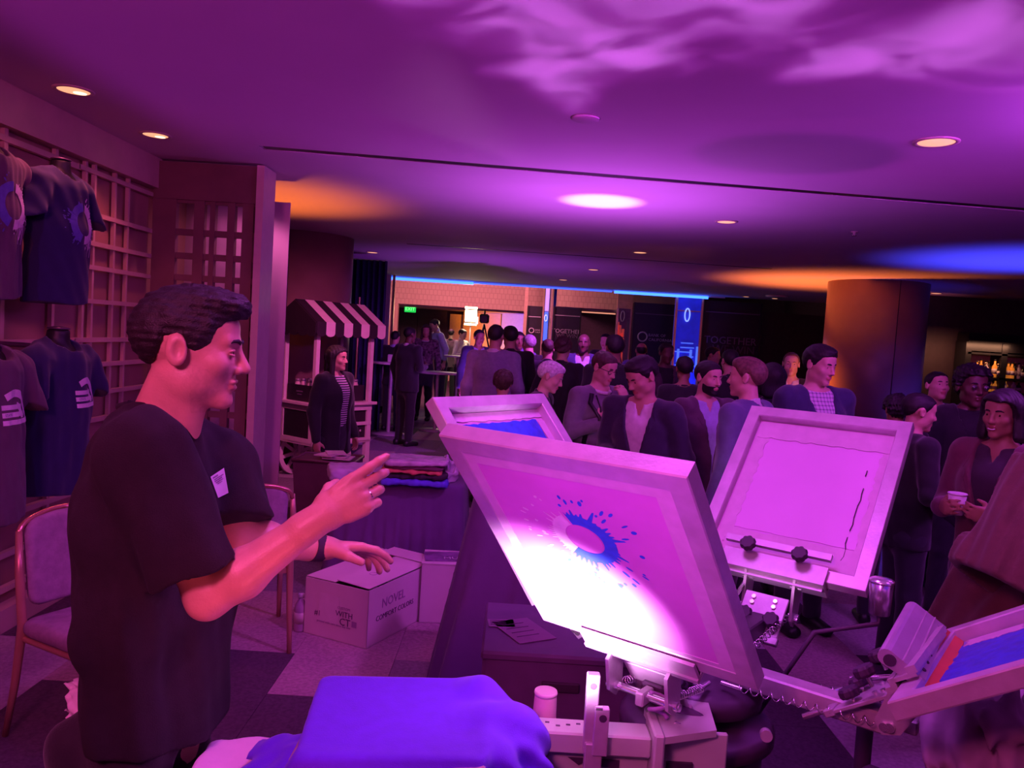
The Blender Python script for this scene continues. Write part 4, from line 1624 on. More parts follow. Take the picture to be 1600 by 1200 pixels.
    def hd(v, x, y, z):
        ax = np.abs(x)
        b = ell(x, y, z, (0, .020, .040), (.079, .099, .088))
        b = smin(b, ell(x, y, z, (0, -.046, .062), (.060, .046, .042)), .03)
        d = b - .0060 * np.clip((z - np.interp(y, [-.14, -.095, -.07, -.052, -.040, -.018, -.004, .006, .018, .042, .062, .09, .13], [.095, .078, .070, .045, .0, -.012, -.002, .030, .036, .026, -.028, -.072, -.08])) / .03, .2, 1)
        d = smin(d, ell(x, y, z, (0, -.030, .108), (.068, .078, .030)), .03)
        d = smin(d, ell(x, y, z, (0, -.082, .098), (.048, .026, .022)), .02)
        f = np.interp(y, [-.14, -.095, -.07, -.052, -.040, -.018, -.004, .006, .018, .042, .062, .09, .13], [.095, .078, .070, .045, .0, -.012, -.002, .030, .036, .026, -.028, -.072, -.08])
        d = np.maximum(d, (f - z) * .85)
        st = wrinkle(x * 1.0, y * .35 + z * .2, z * .8, .0010, 330, 5) + wrinkle(x, y, z, .0010, 60, 8)
        return d + st
    HF.all(hd)
    HV, HQ = HF.nets()
    HV = np.array(hc_) + (HV * hs) @ RR.T
    link('hair', npmesh('hair', HV, HQ), mat('printer_hair', (.009, .005, .006), .6, var=.4, scale=70, bump=.3, bscale=320), o)
    for sg in (1, -1):
        mb = MB()
        mb.lathe([(.001, -.0125), (.005, -.0115), (.009, -.0087), (.0115, -.005), (.0125, 0), (.0115, .005), (.009, .0087), (.005, .0115), (.001, .0125)], n=20)
        mb.v = [Vector(hw((v.x + sg * .031, v.y * .9 - .0782, v.z * .50 + .0075))) for v in mb.v]
        e_ = mb.build('eye', M_eyew, o, local=True)
        mb = MB()
        mb.cyl((0, -.0112, 0), (0, -.0120, 0), .0052, n=16)
        mb.v = [Vector(hw((v.x + sg * .031, v.y - .0772, v.z * .9 + .0065))) for v in mb.v]
        mb.build('iris', M_iris, e_, local=True)
        # lids
        for dz, nm in ((.0055, 'eyelid'), (-.0052, 'eyelid')):
            mb = MB()
            mb.tube([Vector(hw((sg * (.031 + a), -.0775 - .0125 * math.sqrt(max(0, 1 - (a / .018) ** 2)) * .9, .0070 + dz * math.sqrt(max(0, 1 - (a / .0185) ** 2))))) for a in (-.016, -.011, -.005, 0, .005, .011, .016)], [.0012, .0024, .003, .003, .003, .0024, .0012], 6)
            mb.build(nm, D.materials['printer_skin'], o, local=True)
        mb = MB()
        mb.tube([Vector(hw((sg * a, b, c))) for a, b, c in ((.012, -.0985, .0255), (.020, -.0985, .0295), (.030, -.0955, .0325), (.040, -.0885, .0315), (.048, -.080, .0265))], [.0022, .0042, .0044, .0034, .0014], 6)
        mb.build('eyebrow', D.materials['printer_hair'], o, local=True)
    # trousers and shoes
    T = Field((-.30, -.28, .03), (.30, .28, 1.0), .009)
    T.ec((0, -.004, .84), (0, -.012, .98), (.150, .088), (.140, .082), k=.03)
    for sg in (1, -1):
        T.rc((sg * .088, .005, .80), (sg * .10, -.01, .47), .084, .070, k=.05)
        T.rc((sg * .10, -.01, .47), (sg * .11, .012, .09), .078, .066, k=.03)
    T.el((-.12, .085, .78), (.05, .05, .07), k=.03)
    T.all(lambda v, x, y, z: np.maximum(v + wrinkle(x, y, z, .0045, 20, 3), .05 - z))
    link('trousers', T.mesh('trousers'), cloth('charcoal_trousers', (.014, .008, .014)), o)
    for sg in (1, -1):
        B_ = Field((-.08, -.22, 0), (.08, .14, .12), .008)
        B_.ec((0, .06, .05), (0, -.15, .036), (.048, .055), (.047, .038), k=.02)
        B_.all(lambda v, x, y, z: np.maximum(v, .002 - z))
        V2, Q2 = B_.nets()
        link('shoe', npmesh('shoe', V2 + np.array((sg * .115, 0, 0)), Q2), M_black, o)
    # T-shirt
    G = Field((-.42, -.40, .78), (.42, .34, 1.50), .0058)
    G.ec((0, -.008, .80), (0, -.016, 1.08), (.200, .112), (.190, .112), k=.04)
    G.ec((0, -.016, 1.08), (0, -.004, 1.26), (.190, .112), (.190, .110), k=.05)
    G.ec((0, .0, 1.24), (0, .012, 1.37), (.185, .108), (.140, .084), k=.05)
    G.ec((0, .012, 1.34), (0, -.002, 1.44), (.105, .090), (.075, .082), k=.05)
    for sg, S, E_, fr in ((-1, Sr, Er, .80), (1, Sl, El, .82)):
        S = np.array(S)
        E_ = np.array(E_)
        G.rc((sg * .05, .028, 1.395), S + np.array((0, .005, .005)), .052, .066, k=.05)
        c = S + (E_ - S) * fr
        G.rc(S, c, .076, .080, k=.04)
        n = (E_ - S) / np.linalg.norm(E_ - S)
        # flat sleeve opening
        G.add(lambda x, y, z, c=c, n=n: np.maximum(np.maximum((c[0] - x) * n[0] + (c[1] - y) * n[1] + (c[2] - z) * n[2], -9), sph(x, y, z, c, .125)), c - .13, c + .13, k=.004, op='s', pad=.0) if False else None
        sl, cc = G._sub(c - .14, c + .14)
        x, y, z = cc
        ahead = (x - c[0]) * n[0] + (y - c[1]) * n[1] + (z - c[2]) * n[2]
        tube_ = rcone(x, y, z, c - n * .02, c + n * .12, .105, .105)
        G.v[sl] = np.where((ahead > -.01) & (tube_ < .0), np.maximum(G.v[sl], ahead), G.v[sl])

    def fin(v, x, y, z):
        d = v + wrinkle(x, y, z * .7, .0065, 17, 11) + wrinkle(x * 1.3, y * 1.3, z * .4, .0034, 34, 4)
        hem = .815 + .035 * np.clip((y + .0) / .15, -1, 1) + .008 * np.sin(x * 20 + y * 16)
        d = np.maximum(d, hem - z)
        d = smax(d, -rcone(x, y, z, (0, -.004, 1.475), (0, -.09, 1.56), .070, .11), .006)
        return d
    G.all(fin)
    ts = link('t_shirt', G.mesh('t_shirt'), mat('black_jersey', (.012, .0065, .011), .95, var=.15, scale=40, bump=.15, bscale=400), o)
    mb = MB()
    bvt = bvh_of(ts.data)
    ring = []
    for k in range(40):
        a = 2 * math.pi * k / 40
        c = Vector((0, -.004, 1.475))
        v = Vector((math.cos(a), math.sin(a), -.30 - .38 * max(0, -math.sin(a)) + .12 * max(0, math.sin(a))))
        hit = bvt.find_nearest(c + v.normalized() * .082)
        ring.append(hit[0] + hit[1] * .001)
    for it in range(3):
        ring = [(ring[k - 1] + ring[k] * 2 + ring[(k + 1) % 40]) / 4 for k in range(40)]
    mb.tube(ring, .0075, 8, closed=True)
    mb.build('collar', D.materials['black_jersey'], o, local=True)
    # name sticker, found on the cloth where the photo shows it
    bvw = bvh_of(ts.data, M)
    corners = [(329, 745), (350, 731), (357, 770), (341, 778)]
    N = 6
    mb = MB()
    vs = []
    for j in range(N + 1):
        for i in range(N + 1):
            u, v = i / N, j / N
            a = (corners[0][0] * (1 - u) + corners[1][0] * u, corners[0][1] * (1 - u) + corners[1][1] * u)
            b = (corners[3][0] * (1 - u) + corners[2][0] * u, corners[3][1] * (1 - u) + corners[2][1] * u)
            q = (a[0] * (1 - v) + b[0] * v, a[1] * (1 - v) + b[1] * v)
            r_ = ray(*q).normalized()
            hit = bvw.ray_cast(CAM, r_)
            vs.append(hit[0] - r_ * .003 if hit[0] is not None else CAM + r_ * 1.7)
    fs = [(j * (N + 1) + i, j * (N + 1) + i + 1, (j + 1) * (N + 1) + i + 1, (j + 1) * (N + 1) + i) for j in range(N) for i in range(N)]
    mb._add(vs, fs, True)
    mb.build('name_sticker', mat('sticker_paper', (.85, .78, .82), .6, var=0), o)
    pr = MB()

    def sq(u, v):
        i, j = u * N, v * N
        a, b = min(int(i), N - 1), min(int(j), N - 1)
        fu, fv = i - a, j - b
        g = lambda ii, jj: vs[jj * (N + 1) + ii]
        return (g(a, b) * (1 - fu) + g(a + 1, b) * fu) * (1 - fv) + (g(a, b + 1) * (1 - fu) + g(a + 1, b + 1) * fu) * fv
    for (u0, u1, v0, v1) in ((.12, .5, .08, .15), (.15, .88, .19, .23), (.15, .75, .27, .31), (.2, .8, .35, .385), (.3, .7, .43, .455)):
        q = [sq(u0, v0), sq(u1, v0), sq(u1, v1), sq(u0, v1)]
        pr._add([p - ray(340, 755).normalized() * .0012 for p in q], [(0, 1, 2, 3)])
    pr.build('sticker_print', mat('sticker_ink', (.30, .18, .30), .6, var=0), o)
    # wristband and ring
    mb = MB()
    d_ = (Wl - El) / np.linalg.norm(Wl - El)
    mb.cyl(Vector(Wl - d_ * .022), Vector(Wl + d_ * .006), .0335, .0315, n=24)
    mb.build('wristband', mat('dark_strap', (.03, .012, .03), .6), o, local=True)
    th = np.cross(dr, pn - dr * (pn @ dr))
    th /= np.linalg.norm(th)
    c = Vector(Wr + dr * .105 - th * .010 + pn / np.linalg.norm(pn) * .008)
    MB().cyl(c - Vector(dr) * .0025, c + Vector(dr) * .0035, .0108, n=16).build('ring', M_steel2, o, local=True)
    # cloth stuffed in the back pocket
    RF = Field((-.08, -.06, -.07), (.08, .08, .06), .006)
    RF.all(lambda v, x, y, z: ell(x, y, z, (0, 0, 0), (.050, .045, .032)) + wrinkle(x, y, z, .010, 60, 9))
    rg = link('rag', RF.mesh('rag'), mat('white_rag', (.70, .60, .66), .8, var=.08), None, Matrix.Translation(P(132, 1094, 1.62)))
    tag(rg, 'crumpled white rag hanging from the back pocket of the man in black', 'rag')
    return o


printer()

# ------------------------------------------------------------------ the guests
NAVY = ('navy_suit', (.035, .035, .11))
BLK = ('black_suit', (.012, .010, .016))
GREY = ('grey_violet_wool', (.17, .13, .19))
PLUM = ('plum_suit', (.10, .05, .09))
BLUE = ('slate_blue_suit', (.11, .11, .24))
WHT = ('white_shirt', (.72, .66, .72))
LBL = ('light_blue_shirt', (.42, .45, .72))
DRK = ('dark_trousers', (.02, .018, .03))


def stripes(name, ca, cb, sx, sz, both=False):
    m = D.materials.new(name)
    m.use_nodes = True
    nt = m.node_tree
    b = nt.nodes['Principled BSDF']
    b.inputs['Roughness'].default_value = .85
    tc = nt.nodes.new('ShaderNodeTexCoord')
    outs = []
    for axis, sc in (('Z', sz), ('X', sx)) if both else (('Z', sz),):
        wv = nt.nodes.new('ShaderNodeTexWave')
        wv.bands_direction = axis
        wv.inputs['Scale'].default_value = sc
        nt.links.new(tc.outputs['Object'], wv.inputs['Vector'])
        rp = nt.nodes.new('ShaderNodeValToRGB')
        rp.color_ramp.interpolation = 'CONSTANT'
        rp.color_ramp.elements[0].color = tuple(ca) + (1,)
        rp.color_ramp.elements[1].position = .5 if not both else .75
        rp.color_ramp.elements[1].color = tuple(cb) + (1,)
        nt.links.new(wv.outputs['Fac'], rp.inputs['Fac'])
        outs.append(rp.outputs['Color'])
    if both:
        mx = nt.nodes.new('ShaderNodeMix')
        mx.data_type = 'RGBA'
        mx.inputs['Factor'].default_value = .5
        nt.links.new(outs[0], mx.inputs['A'])
        nt.links.new(outs[1], mx.inputs['B'])
        nt.links.new(mx.outputs['Result'], b.inputs['Base Color'])
    else:
        nt.links.new(outs[0], b.inputs['Base Color'])
    return m


stripes('striped_top', (.03, .02, .04), (.70, .62, .68), 20, 18)
stripes('plaid_shirt', (.72, .64, .74), (.20, .14, .28), 14, 14, True)
pm = mat('patterned_dress', (.16, .10, .15), .8, var=.9, scale=26)

mid = .0095
far = .0135
w1 = person('woman with long black hair in black cardigan and striped top beside the white cart', 527, 561, 6.3, 62, 'cardigan', BLK, ('striped_top', None), DRK, 'tan', 'long', 'black', fem=1, wide=1.12, h=mid, seed=2, hy=10)
g = person('white-haired woman in black looking down behind the blue-inked screen', 860, 590, 5.3, 78, 'suit', BLK, BLK, DRK, 'fair', 'thick', 'white', fem=1, lean=12, hp=16, h=mid, seed=3)
g = person('man with glasses in grey sweater and lanyard holding his hand to his mouth', 944, 576, 5.3, 30, 'sweater', GREY, WHT, DRK, 'fair', 'short', 'brown', armL='face', armR='strap', lean=6, hy=14, hp=16, h=.0085, seed=4)
lanyard(g, M_black)
o = g['o']
mb = MB()
for sg in (1, -1):
    mb.tube([Vector(g['hw']((sg * (.031 + .021 * math.cos(a)), -.096 + .006 * abs(math.cos(a)), .006 + .017 * math.sin(a))) * g['s']) for a in [k * math.pi / 7 for k in range(14)]], .0022, 5, closed=True)
    mb.tube([Vector(g['hw'](q) * g['s']) for q in ((sg * .052, -.094, .012), (sg * .075, -.05, .014), (sg * .082, .0, .012))], .002, 5)
mb.tube([Vector(g['hw'](q) * g['s']) for q in ((-.011, -.1, .008), (0, -.103, .011), (.011, -.1, .008))], .002, 5)
mb.build('glasses', M_black, o, local=True)
st = on_chest(g, [(-.11, 1.43), (-.125, 1.36), (-.125, 1.26), (-.135, 1.15), (-.14, 1.05)], .006)
MB().tube(st, .016, 6).build('backpack_strap', M_black, o, local=True)
g = person('man in dark blazer and open white shirt bowing his head', 1003, 590, 4.35, -30, 'suit', ('midnight_blazer', (.030, .022, .06)), WHT, DRK, 'tan', 'thick', 'black', armR='phone', armL='down', lean=9, hy=-28, hp=24, h=.0085, seed=5)
lanyard(g, M_black, False)
g = person('bearded man in plum jacket and blue collar facing the man with swept hair', 1107, 592, 4.9, 22, 'suit', PLUM, LBL, DRK, 'fair', 'short', 'black', hy=8, hp=4, h=.0085, seed=6, beard='black')
g = person('man in slate blue jacket with swept brown hair, seen from behind beside the bearded man', 1166, 592, 4.35, -132, 'suit', BLUE, WHT, DRK, 'fair', 'swept', 'sandy', h=.0085, seed=7, hy=12, wide=1.1)
g = person('man in navy jacket and plaid shirt looking down, in front of the right column', 1281, 572, 4.7, 14, 'suit', NAVY, ('plaid_shirt', None), DRK, 'fair', 'thick', 'black', hy=16, hp=10, h=.0085, seed=8, wide=1.08)
g = person('dark-haired guest in black seen from behind, left of the plaid shirt man', 1206, 594, 5.4, 175, 'coat', BLK, BLK, DRK, 'tan', 'bob', 'black', fem=1, h=.011, seed=9, eyes=False)
g = person('man with an orange-lit face in dark suit standing left of the right column', 1236, 570, 7.4, -18, 'suit', BLK, WHT, DRK, 'fair', 'recede', 'sandy', h=.0095, seed=10)
g = person('man in blue jacket with raised chin standing right of the round column', 1464, 604, 5.7, 4, 'suit', NAVY, LBL, DRK, 'fair', 'buzz', 'black', hp=-10, h=.0085, seed=11)
gp = person('man in black profile holding a white cup, at the right edge of the pale screen', 1436, 645, 4.15, 88, 'suit', BLK, BLK, DRK, 'tan', 'buzz', 'black', armR='hold', armL='hold', hp=8, h=.0085, seed=12)
g = person('guest with curly black hair half hidden behind the corner of the pale screen', 1400, 642, 4.9, 170, 'suit', BLK, BLK, DRK, 'brown', 'curly', 'black', h=.011, seed=13, fem=1, eyes=False)
gs = person('guest in black with round curly hair and glinting glasses, below the bar shelves', 1519, 606, 5.0, -5, 'coat', BLK, BLK, DRK, 'dark', 'curly', 'black', fem=1, h=.0095, seed=14, hs=1.12)
mb = MB()
for sg in (1, -1):
    mb.lathe([(.004, 0), (.012, .002), (.016, .004)], n=12, M=Matrix.Translation(Vector(gs['hw']((sg * .034, -.100, .006)) * gs['s'])) @ Matrix.Rotation(R(90), 4, 'X'))
mb.build('glasses', M_steel2, gs['o'], local=True)
gw = person('smiling woman with dark shoulder hair and wine jacket holding a cup at the right', 1566, 650, 3.35, -58, 'suit', ('wine_jacket', (.13, .035, .06)), ('dark_top', (.03, .015, .03)), DRK, 'brown', 'bob', 'black', fem=1, armR='hold', armL='hold', hp=2, h=.0085, seed=15)
mb = MB()
mb.tube([Vector(gw['hw']((x, -.0975 + 2.2 * x * x, -.060 - .006 * math.cos(x * 70)))) * gw['s'] for x in (-.018, -.012, -.006, 0, .006, .012, .018)], .0030, 6)
mb.build('teeth', M_eyew, gw['o'], local=True)
ln = on_chest(gw, [(.05, 1.43), (.03, 1.38), (0, 1.355), (-.03, 1.38), (-.05, 1.43)], .003)
MB().tube(ln, .002, 5).lathe([(.003, 0), (.007, .004), (.003, .008)], ln[2], 10).build('necklace', M_steel2, gw['o'], local=True)
tc = person('person in a flaring tan wool coat standing close at the right edge', 1735, 590, 2.5, -115, 'coat', ('tan_wool', (.13, .055, .05)), WHT, ('dusk_trousers', (.10, .06, .09)), 'fair', 'bob', 'brown', fem=1, h=.0095, seed=16, wide=1.2, armL='clasp', armR='clasp')
s_ = tc['s']
TM = tc['M'].inverted()


def tl(px, py, d):
    return np.array(TM @ P(px, py, d))


def cape(name, a, b, ra, rb, low, seed, hh=.010):
    a, b = tl(*a), tl(*b)
    F = Field(np.minimum(a, b) - max(rb) - .05, np.maximum(a, b) + max(rb) + .05, hh)
    side = np.array(TM.to_3x3() @ Vector((1, 0, 0)))
    F.ec(a, b + (b - a) * .35, ra, tuple(x * 1.12 for x in rb), side=side, k=.03)
    w_ = (b - a) / np.linalg.norm(b - a)

    def fn(v, x, y, z):
        t_ = (x - b[0]) * w_[0] + (y - b[1]) * w_[1] + (z - b[2]) * w_[2]
        d_ = v + wrinkle(x * 1.7, y * 1.7, z * .25, .013, 17, seed)
        inner = ecap(x, y, z, a + w_ * .06, b + (b - a) * .5, tuple(q * .82 for q in ra), tuple(q * 1.12 * .9 for q in rb), side)
        return np.maximum(np.maximum(d_, t_ + low * ((x - b[0]) * side[0] + (y - b[1]) * side[1])), -inner)
    F.all(fn)
    V, Q = F.nets()
    return link(name, npmesh(name, V, Q), D.materials['tan_wool'], tc['o'])


cape('coat_cape', (1640, 735, 2.40), (1570, 925, 2.36), (.085, .11), (.165, .19), -.25, 5)
cape('coat_skirt', (1660, 780, 2.62), (1590, 1040, 2.60), (.17, .16), (.30, .26), -.1, 7, .012)
g = person('guest with curly brown hair seen from behind, just above the blue-inked screen', 786, 600, 5.75, 176, 'sweater', BLK, BLK, DRK, 'tan', 'curly', 'brown', fem=1, h=.0105, seed=17, eyes=False)
# the farther crowd
g = person('tall man in black suit seen from behind at the high tables', 641, 524, 11.3, 140, 'suit', BLK, WHT, BLK, 'dark', 'buzz', 'black', armR='hold', armL='down', h=far, seed=20, wide=1.1, eyes=False)
g = person('guest in dark jacket partly hidden left of the tall black-suited man', 618, 528, 12.9, 170, 'suit', BLK, LBL, BLK, 'tan', 'short', 'black', h=far, seed=21, eyes=False)
g = person('woman in a patterned dress behind the high table, facing the room', 666, 518, 14.6, 0, 'sweater', ('patterned_dress', None), WHT, DRK, 'fair', 'long', 'brown', fem=1, h=far, seed=22, eyes=False)
g = person('tall man in light blue shirt bending over a high table', 679, 508, 17.3, -62, 'shirt', ('pale_blue_dress_shirt', (.55, .50, .80)), WHT, DRK, 'tan', 'short', 'black', lean=14, hp=14, armR='hold', armL='down', h=far, seed=23, height=1.94, eyes=False)
g = person('person in cream shirt writing at a far table under the studio light', 723, 523, 18.0, 60, 'shirt', ('cream_shirt', (.80, .66, .58)), WHT, DRK, 'tan', 'short', 'black', armR='hold', armL='phone', hp=12, h=far, seed=24, eyes=False)
g = person('dark-dressed guest between the two light-shirted people at the far tables', 705, 522, 19.4, 175, 'suit', PLUM, BLK, DRK, 'tan', 'short', 'black', h=.016, seed=25, eyes=False)
g = person('man in dark suit below the video camera, facing the crowd', 749, 528, 11.6, 25, 'suit', NAVY, LBL, DRK, 'brown', 'short', 'black', h=far, seed=26, eyes=False)
g = person('man in violet-grey jacket seen from behind, left of the crowd', 775, 527, 7.8, 168, 'suit', ('violet_grey_jacket', (.22, .17, .30)), WHT, DRK, 'tan', 'short', 'black', h=.012, seed=27, wide=1.1, eyes=False)
g = person('dark-haired man in black overlapping the violet-grey jacket man', 797, 528, 8.6, 190, 'suit', BLK, BLK, DRK, 'tan', 'thick', 'black', h=.012, seed=28, wide=1.1, eyes=False)
g = person('man in blue shirt facing the camera deep in the crowd', 811, 533, 10.2, 8, 'shirt', ('mid_blue_shirt', (.22, .22, .50)), WHT, DRK, 'brown', 'short', 'black', h=far, seed=29)
g = person('grey-haired guest in dark coat turned away, right of the blue shirt man', 826, 538, 9.6, -150, 'coat', BLK, BLK, DRK, 'fair', 'short', 'grey', h=.012, seed=30, eyes=False)
g = person('brown-haired guest seen from behind under the narrow blue pillar', 856, 546, 9.0, 178, 'suit', ('dusk_jacket', (.05, .03, .06)), BLK, DRK, 'tan', 'short', 'brown', h=.012, seed=31, eyes=False)
g = person('guest with full greying hair seen from behind under the small TOGETHER banner', 880, 546, 8.0, 160, 'coat', BLK, BLK, DRK, 'fair', 'curly', 'brown', h=.012, seed=32, eyes=False)
g = person('bald man in navy suit and pale shirt facing the camera in the crowd', 912, 537, 9.6, -8, 'suit', NAVY, LBL, DRK, 'dark', None, 'black', h=.012, seed=33)
g = person('guest with a lit face far behind the man with glasses', 946, 534, 12.4, -30, 'suit', BLK, WHT, DRK, 'fair', 'short', 'black', h=far, seed=34, eyes=False)
g = person('tall guest with thick black hair seen from behind, right of the man with glasses', 960, 546, 6.9, 185, 'suit', BLK, BLK, DRK, 'brown', 'thick', 'black', h=.012, seed=35, eyes=False, wide=1.1)
g = person('bald guest seen from behind under the bank banner emblem', 1002, 549, 10.4, 178, 'suit', NAVY, BLK, DRK, 'brown', 'bald', 'black', h=far, seed=36, eyes=False)
g = person('dim guest in black below the bank name on the banner', 1041, 553, 8.6, 15, 'suit', PLUM, BLK, DRK, 'dark', 'short', 'black', h=.012, seed=37, eyes=False)
g = person('woman in black with dark hair up, seen from behind beside the blue pillar', 1069, 578, 6.6, 178, 'sweater', BLK, BLK, DRK, 'brown', 'thick', 'black', fem=1, h=.011, seed=38, eyes=False)
g = person('guest below the large TOGETHER banner, mostly hidden by the bearded man', 1114, 556, 10.5, 70, 'suit', BLK, BLK, DRK, 'tan', 'short', 'black', h=far, seed=39, eyes=False)
g = person('guest in dark coat standing below the faint second banner line', 1140, 566, 7.2, 185, 'coat', BLK, BLK, DRK, 'tan', 'short', 'black', h=.012, seed=40, eyes=False)


# cups in hands
def cup(label, p, r=.040, h=.085, tilt=0):
    t = thing('paper_cup', label, 'cup', p)
    MB().lathe([(r * .74, 0), (r * .98, h), (r * .90, h), (r * .68, .004)], p, 24).build('cup_wall', M_white, t)
    MB().lathe([(r * .99, h - .004), (r * 1.06, h), (r * .99, h + .004), (r * .9, h + .002)], p, 24).build('rim', M_white, t)
    return t


def hand_pt(info, sg, fwd=.095):
    S, E_, W, dr, pn = info['arms'][sg]
    dr = dr / np.linalg.norm(dr)
    pn = pn / np.linalg.norm(pn)
    return info['M'] @ Vector((W + dr * fwd * .75 + pn * .045) * info['s'])
p = hand_pt(gp, -1)
cup('white paper cup held by the man in black profile', p + Vector((0, 0, -.03)), .042)
p = hand_pt(gw, -1)
cup('white cup held by the smiling woman in the wine jacket', p + Vector((0, 0, -.03)), .036)

# ================================================================== screen-printing press
PC = Vector((.499, 1.902, 0))
A0 = -2.228
SL, SW, ST = .60, .51, .036
PR = {'front': (A0, .313, .860), 'right': (A0 + math.pi, .488, .823), 'back': (A0 - math.pi / 2, .331, .854), 'side': (A0 + math.pi / 2, .488, .586)}
HZ = .999
M_alu = mat('frame_aluminium', (.58, .48, .58), .40, .30, var=.12, scale=18, bump=.05)
M_knob = mat('knob_plastic', (.05, .022, .06), .6, var=.1)
M_press = mat('pale_green_enamel', (.50, .58, .48), .4, var=.08, scale=8)
M_dkm = mat('dark_machine_steel', (.10, .055, .11), .4, .4, var=.15)
M_emul = mat('screen_emulsion', (.66, .24, .66), .45, var=.06, scale=9)
M_tape = mat('pale_screen_tape', (.64, .46, .64), .5, var=.06, scale=30)
M_blueink = mat('blue_ink', (.03, .07, .62), .4, var=.2, scale=40, bump=.2, bscale=60)


def scr_matrix(key):
    a, r, tau = PR[key]
    er = Vector((math.cos(a), math.sin(a), 0))
    et = Vector((-math.sin(a), math.cos(a), 0))
    L = er * math.cos(tau) + Vector((0, 0, 1)) * math.sin(tau)
    N = -er * math.sin(tau) + Vector((0, 0, 1)) * math.cos(tau)
    return frame(PC + Vector((0, 0, HZ)) + er * r, et, L, N), er, et, L, N


def screen(key, label, fb=.040, ink=None):
    M, er, et, L, N = scr_matrix(key)
    t = thing('printing_screen', label, 'screen frame', M=M)
    h = SW / 2
    fr = MB()
    b = .003
    # mitred tube frame with a small inner lip
    out = [(-h, 0), (h, 0), (h, SL), (-h, SL)]
    inn = [(-h + fb, fb), (h - fb, fb), (h - fb, SL - fb), (-h + fb, SL - fb)]
    vs = []
    for q, z in ((out, b), (out, ST - b), ([(x * .994, SL / 2 + (y - SL / 2) * .994) for x, y in out], ST), ([(x * 1.01, SL / 2 + (y - SL / 2) * 1.01) for x, y in inn], ST), (inn, ST - b), (inn, b), ([(x * 1.01, SL / 2 + (y - SL / 2) * 1.01) for x, y in inn], 0), ([(x * .994, SL / 2 + (y - SL / 2) * .994) for x, y in out], 0)):
        vs += [(x, y, z) for x, y in q]
    fs = []
    for k in range(8):
        a, c = k * 4, ((k + 1) % 8) * 4
        for i in range(4):
            j = (i + 1) % 4
            fs.append((a + i, a + j, c + j, c + i))
    fr._add(vs, fs)
    fr.build('frame', M_alu, t, local=True)
    return t, M, er, et, L, N


def plane_uv(M, px, py, z=0):
    """where the view ray through a pixel meets a screen's plane, in the screen's own coordinates"""
    Mi = M.inverted()
    o = Mi @ CAM
    d = Mi.to_3x3() @ ray(px, py)
    t = (z - o.z) / d.z
    return o + d * t


def sheet(x0, x1, y0, y1, z0, z1):
    mb = MB()
    mb.box(((x0 + x1) / 2, (y0 + y1) / 2, (z0 + z1) / 2), (x1 - x0, y1 - y0, abs(z1 - z0)))
    return mb


def ragged(x0, x1, y0, y1, z, amp, seed, n=22, sides=(1, 1, 1, 1)):
    """flat patch with a hand-torn or brushed outline"""
    rs = random.Random(seed)
    pts = []
    for k in range(n):
        pts.append((x0 + (x1 - x0) * k / n, y0 + sides[0] * rs.uniform(-amp, amp)))
    for k in range(n):
        pts.append((x1 + sides[1] * rs.uniform(-amp, amp), y0 + (y1 - y0) * k / n))
    for k in range(n):
        pts.append((x1 - (x1 - x0) * k / n, y1 + sides[2] * rs.uniform(-amp, amp)))
    for k in range(n):
        pts.append((x0 + sides[3] * rs.uniform(-amp, amp), y1 - (y1 - y0) * k / n))
    mb = MB()
    mb.prism(pts, z, z + .0012)
    return mb


hw_ = SW / 2
# ---- front screen, its print side towards us
t, M, er, et, L, N = screen('front', 'large tilted screen in front with blue splash stencil and glaring white light')
sheet(-hw_ + .034, hw_ - .034, .034, SL - .034, .0030, .0045).build('mesh', M_emul, t, local=True)
tape = MB()
for (xa, xb, ya, yb) in ((-hw_ + .034, -hw_ + .062, .034, SL - .034), (hw_ - .070, hw_ - .034, .034, SL - .034), (-hw_ + .062, hw_ - .070, SL - .064, SL - .034), (-hw_ + .062, hw_ - .070, .034, .052)):
    tape.box(((xa + xb) / 2, (ya + yb) / 2, .0024), (xb - xa, yb - ya, .0012))
tape.build('tape_border', M_tape, t, local=True)
cc = plane_uv(M, 914, 843, .002)
ca = plane_uv(M, 940, 862, .002)
ri = (ca - cc).length * 1.0
M_sten = mat('open_blue_stencil', (.035, .16, .74), .5, var=.12, scale=60)
sp = splash_mb(ri * 1.06, ri * 2.55, 21, 120, -2.3, 1.9, 30)
sp.v = [Vector((cc.x + v.x, cc.y + v.y, .0022)) for v in sp.v]
sp.build('stencil', M_sten, t, local=True)
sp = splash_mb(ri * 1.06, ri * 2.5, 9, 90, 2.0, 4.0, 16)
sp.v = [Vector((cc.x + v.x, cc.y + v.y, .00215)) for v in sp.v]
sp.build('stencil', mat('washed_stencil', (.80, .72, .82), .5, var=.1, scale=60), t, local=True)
cir = MB()
cir.cyl((cc.x, cc.y, .0018), (cc.x, cc.y, .0022), ri, n=40)
cir.build('stencil_disc', M_emul, t, local=True)

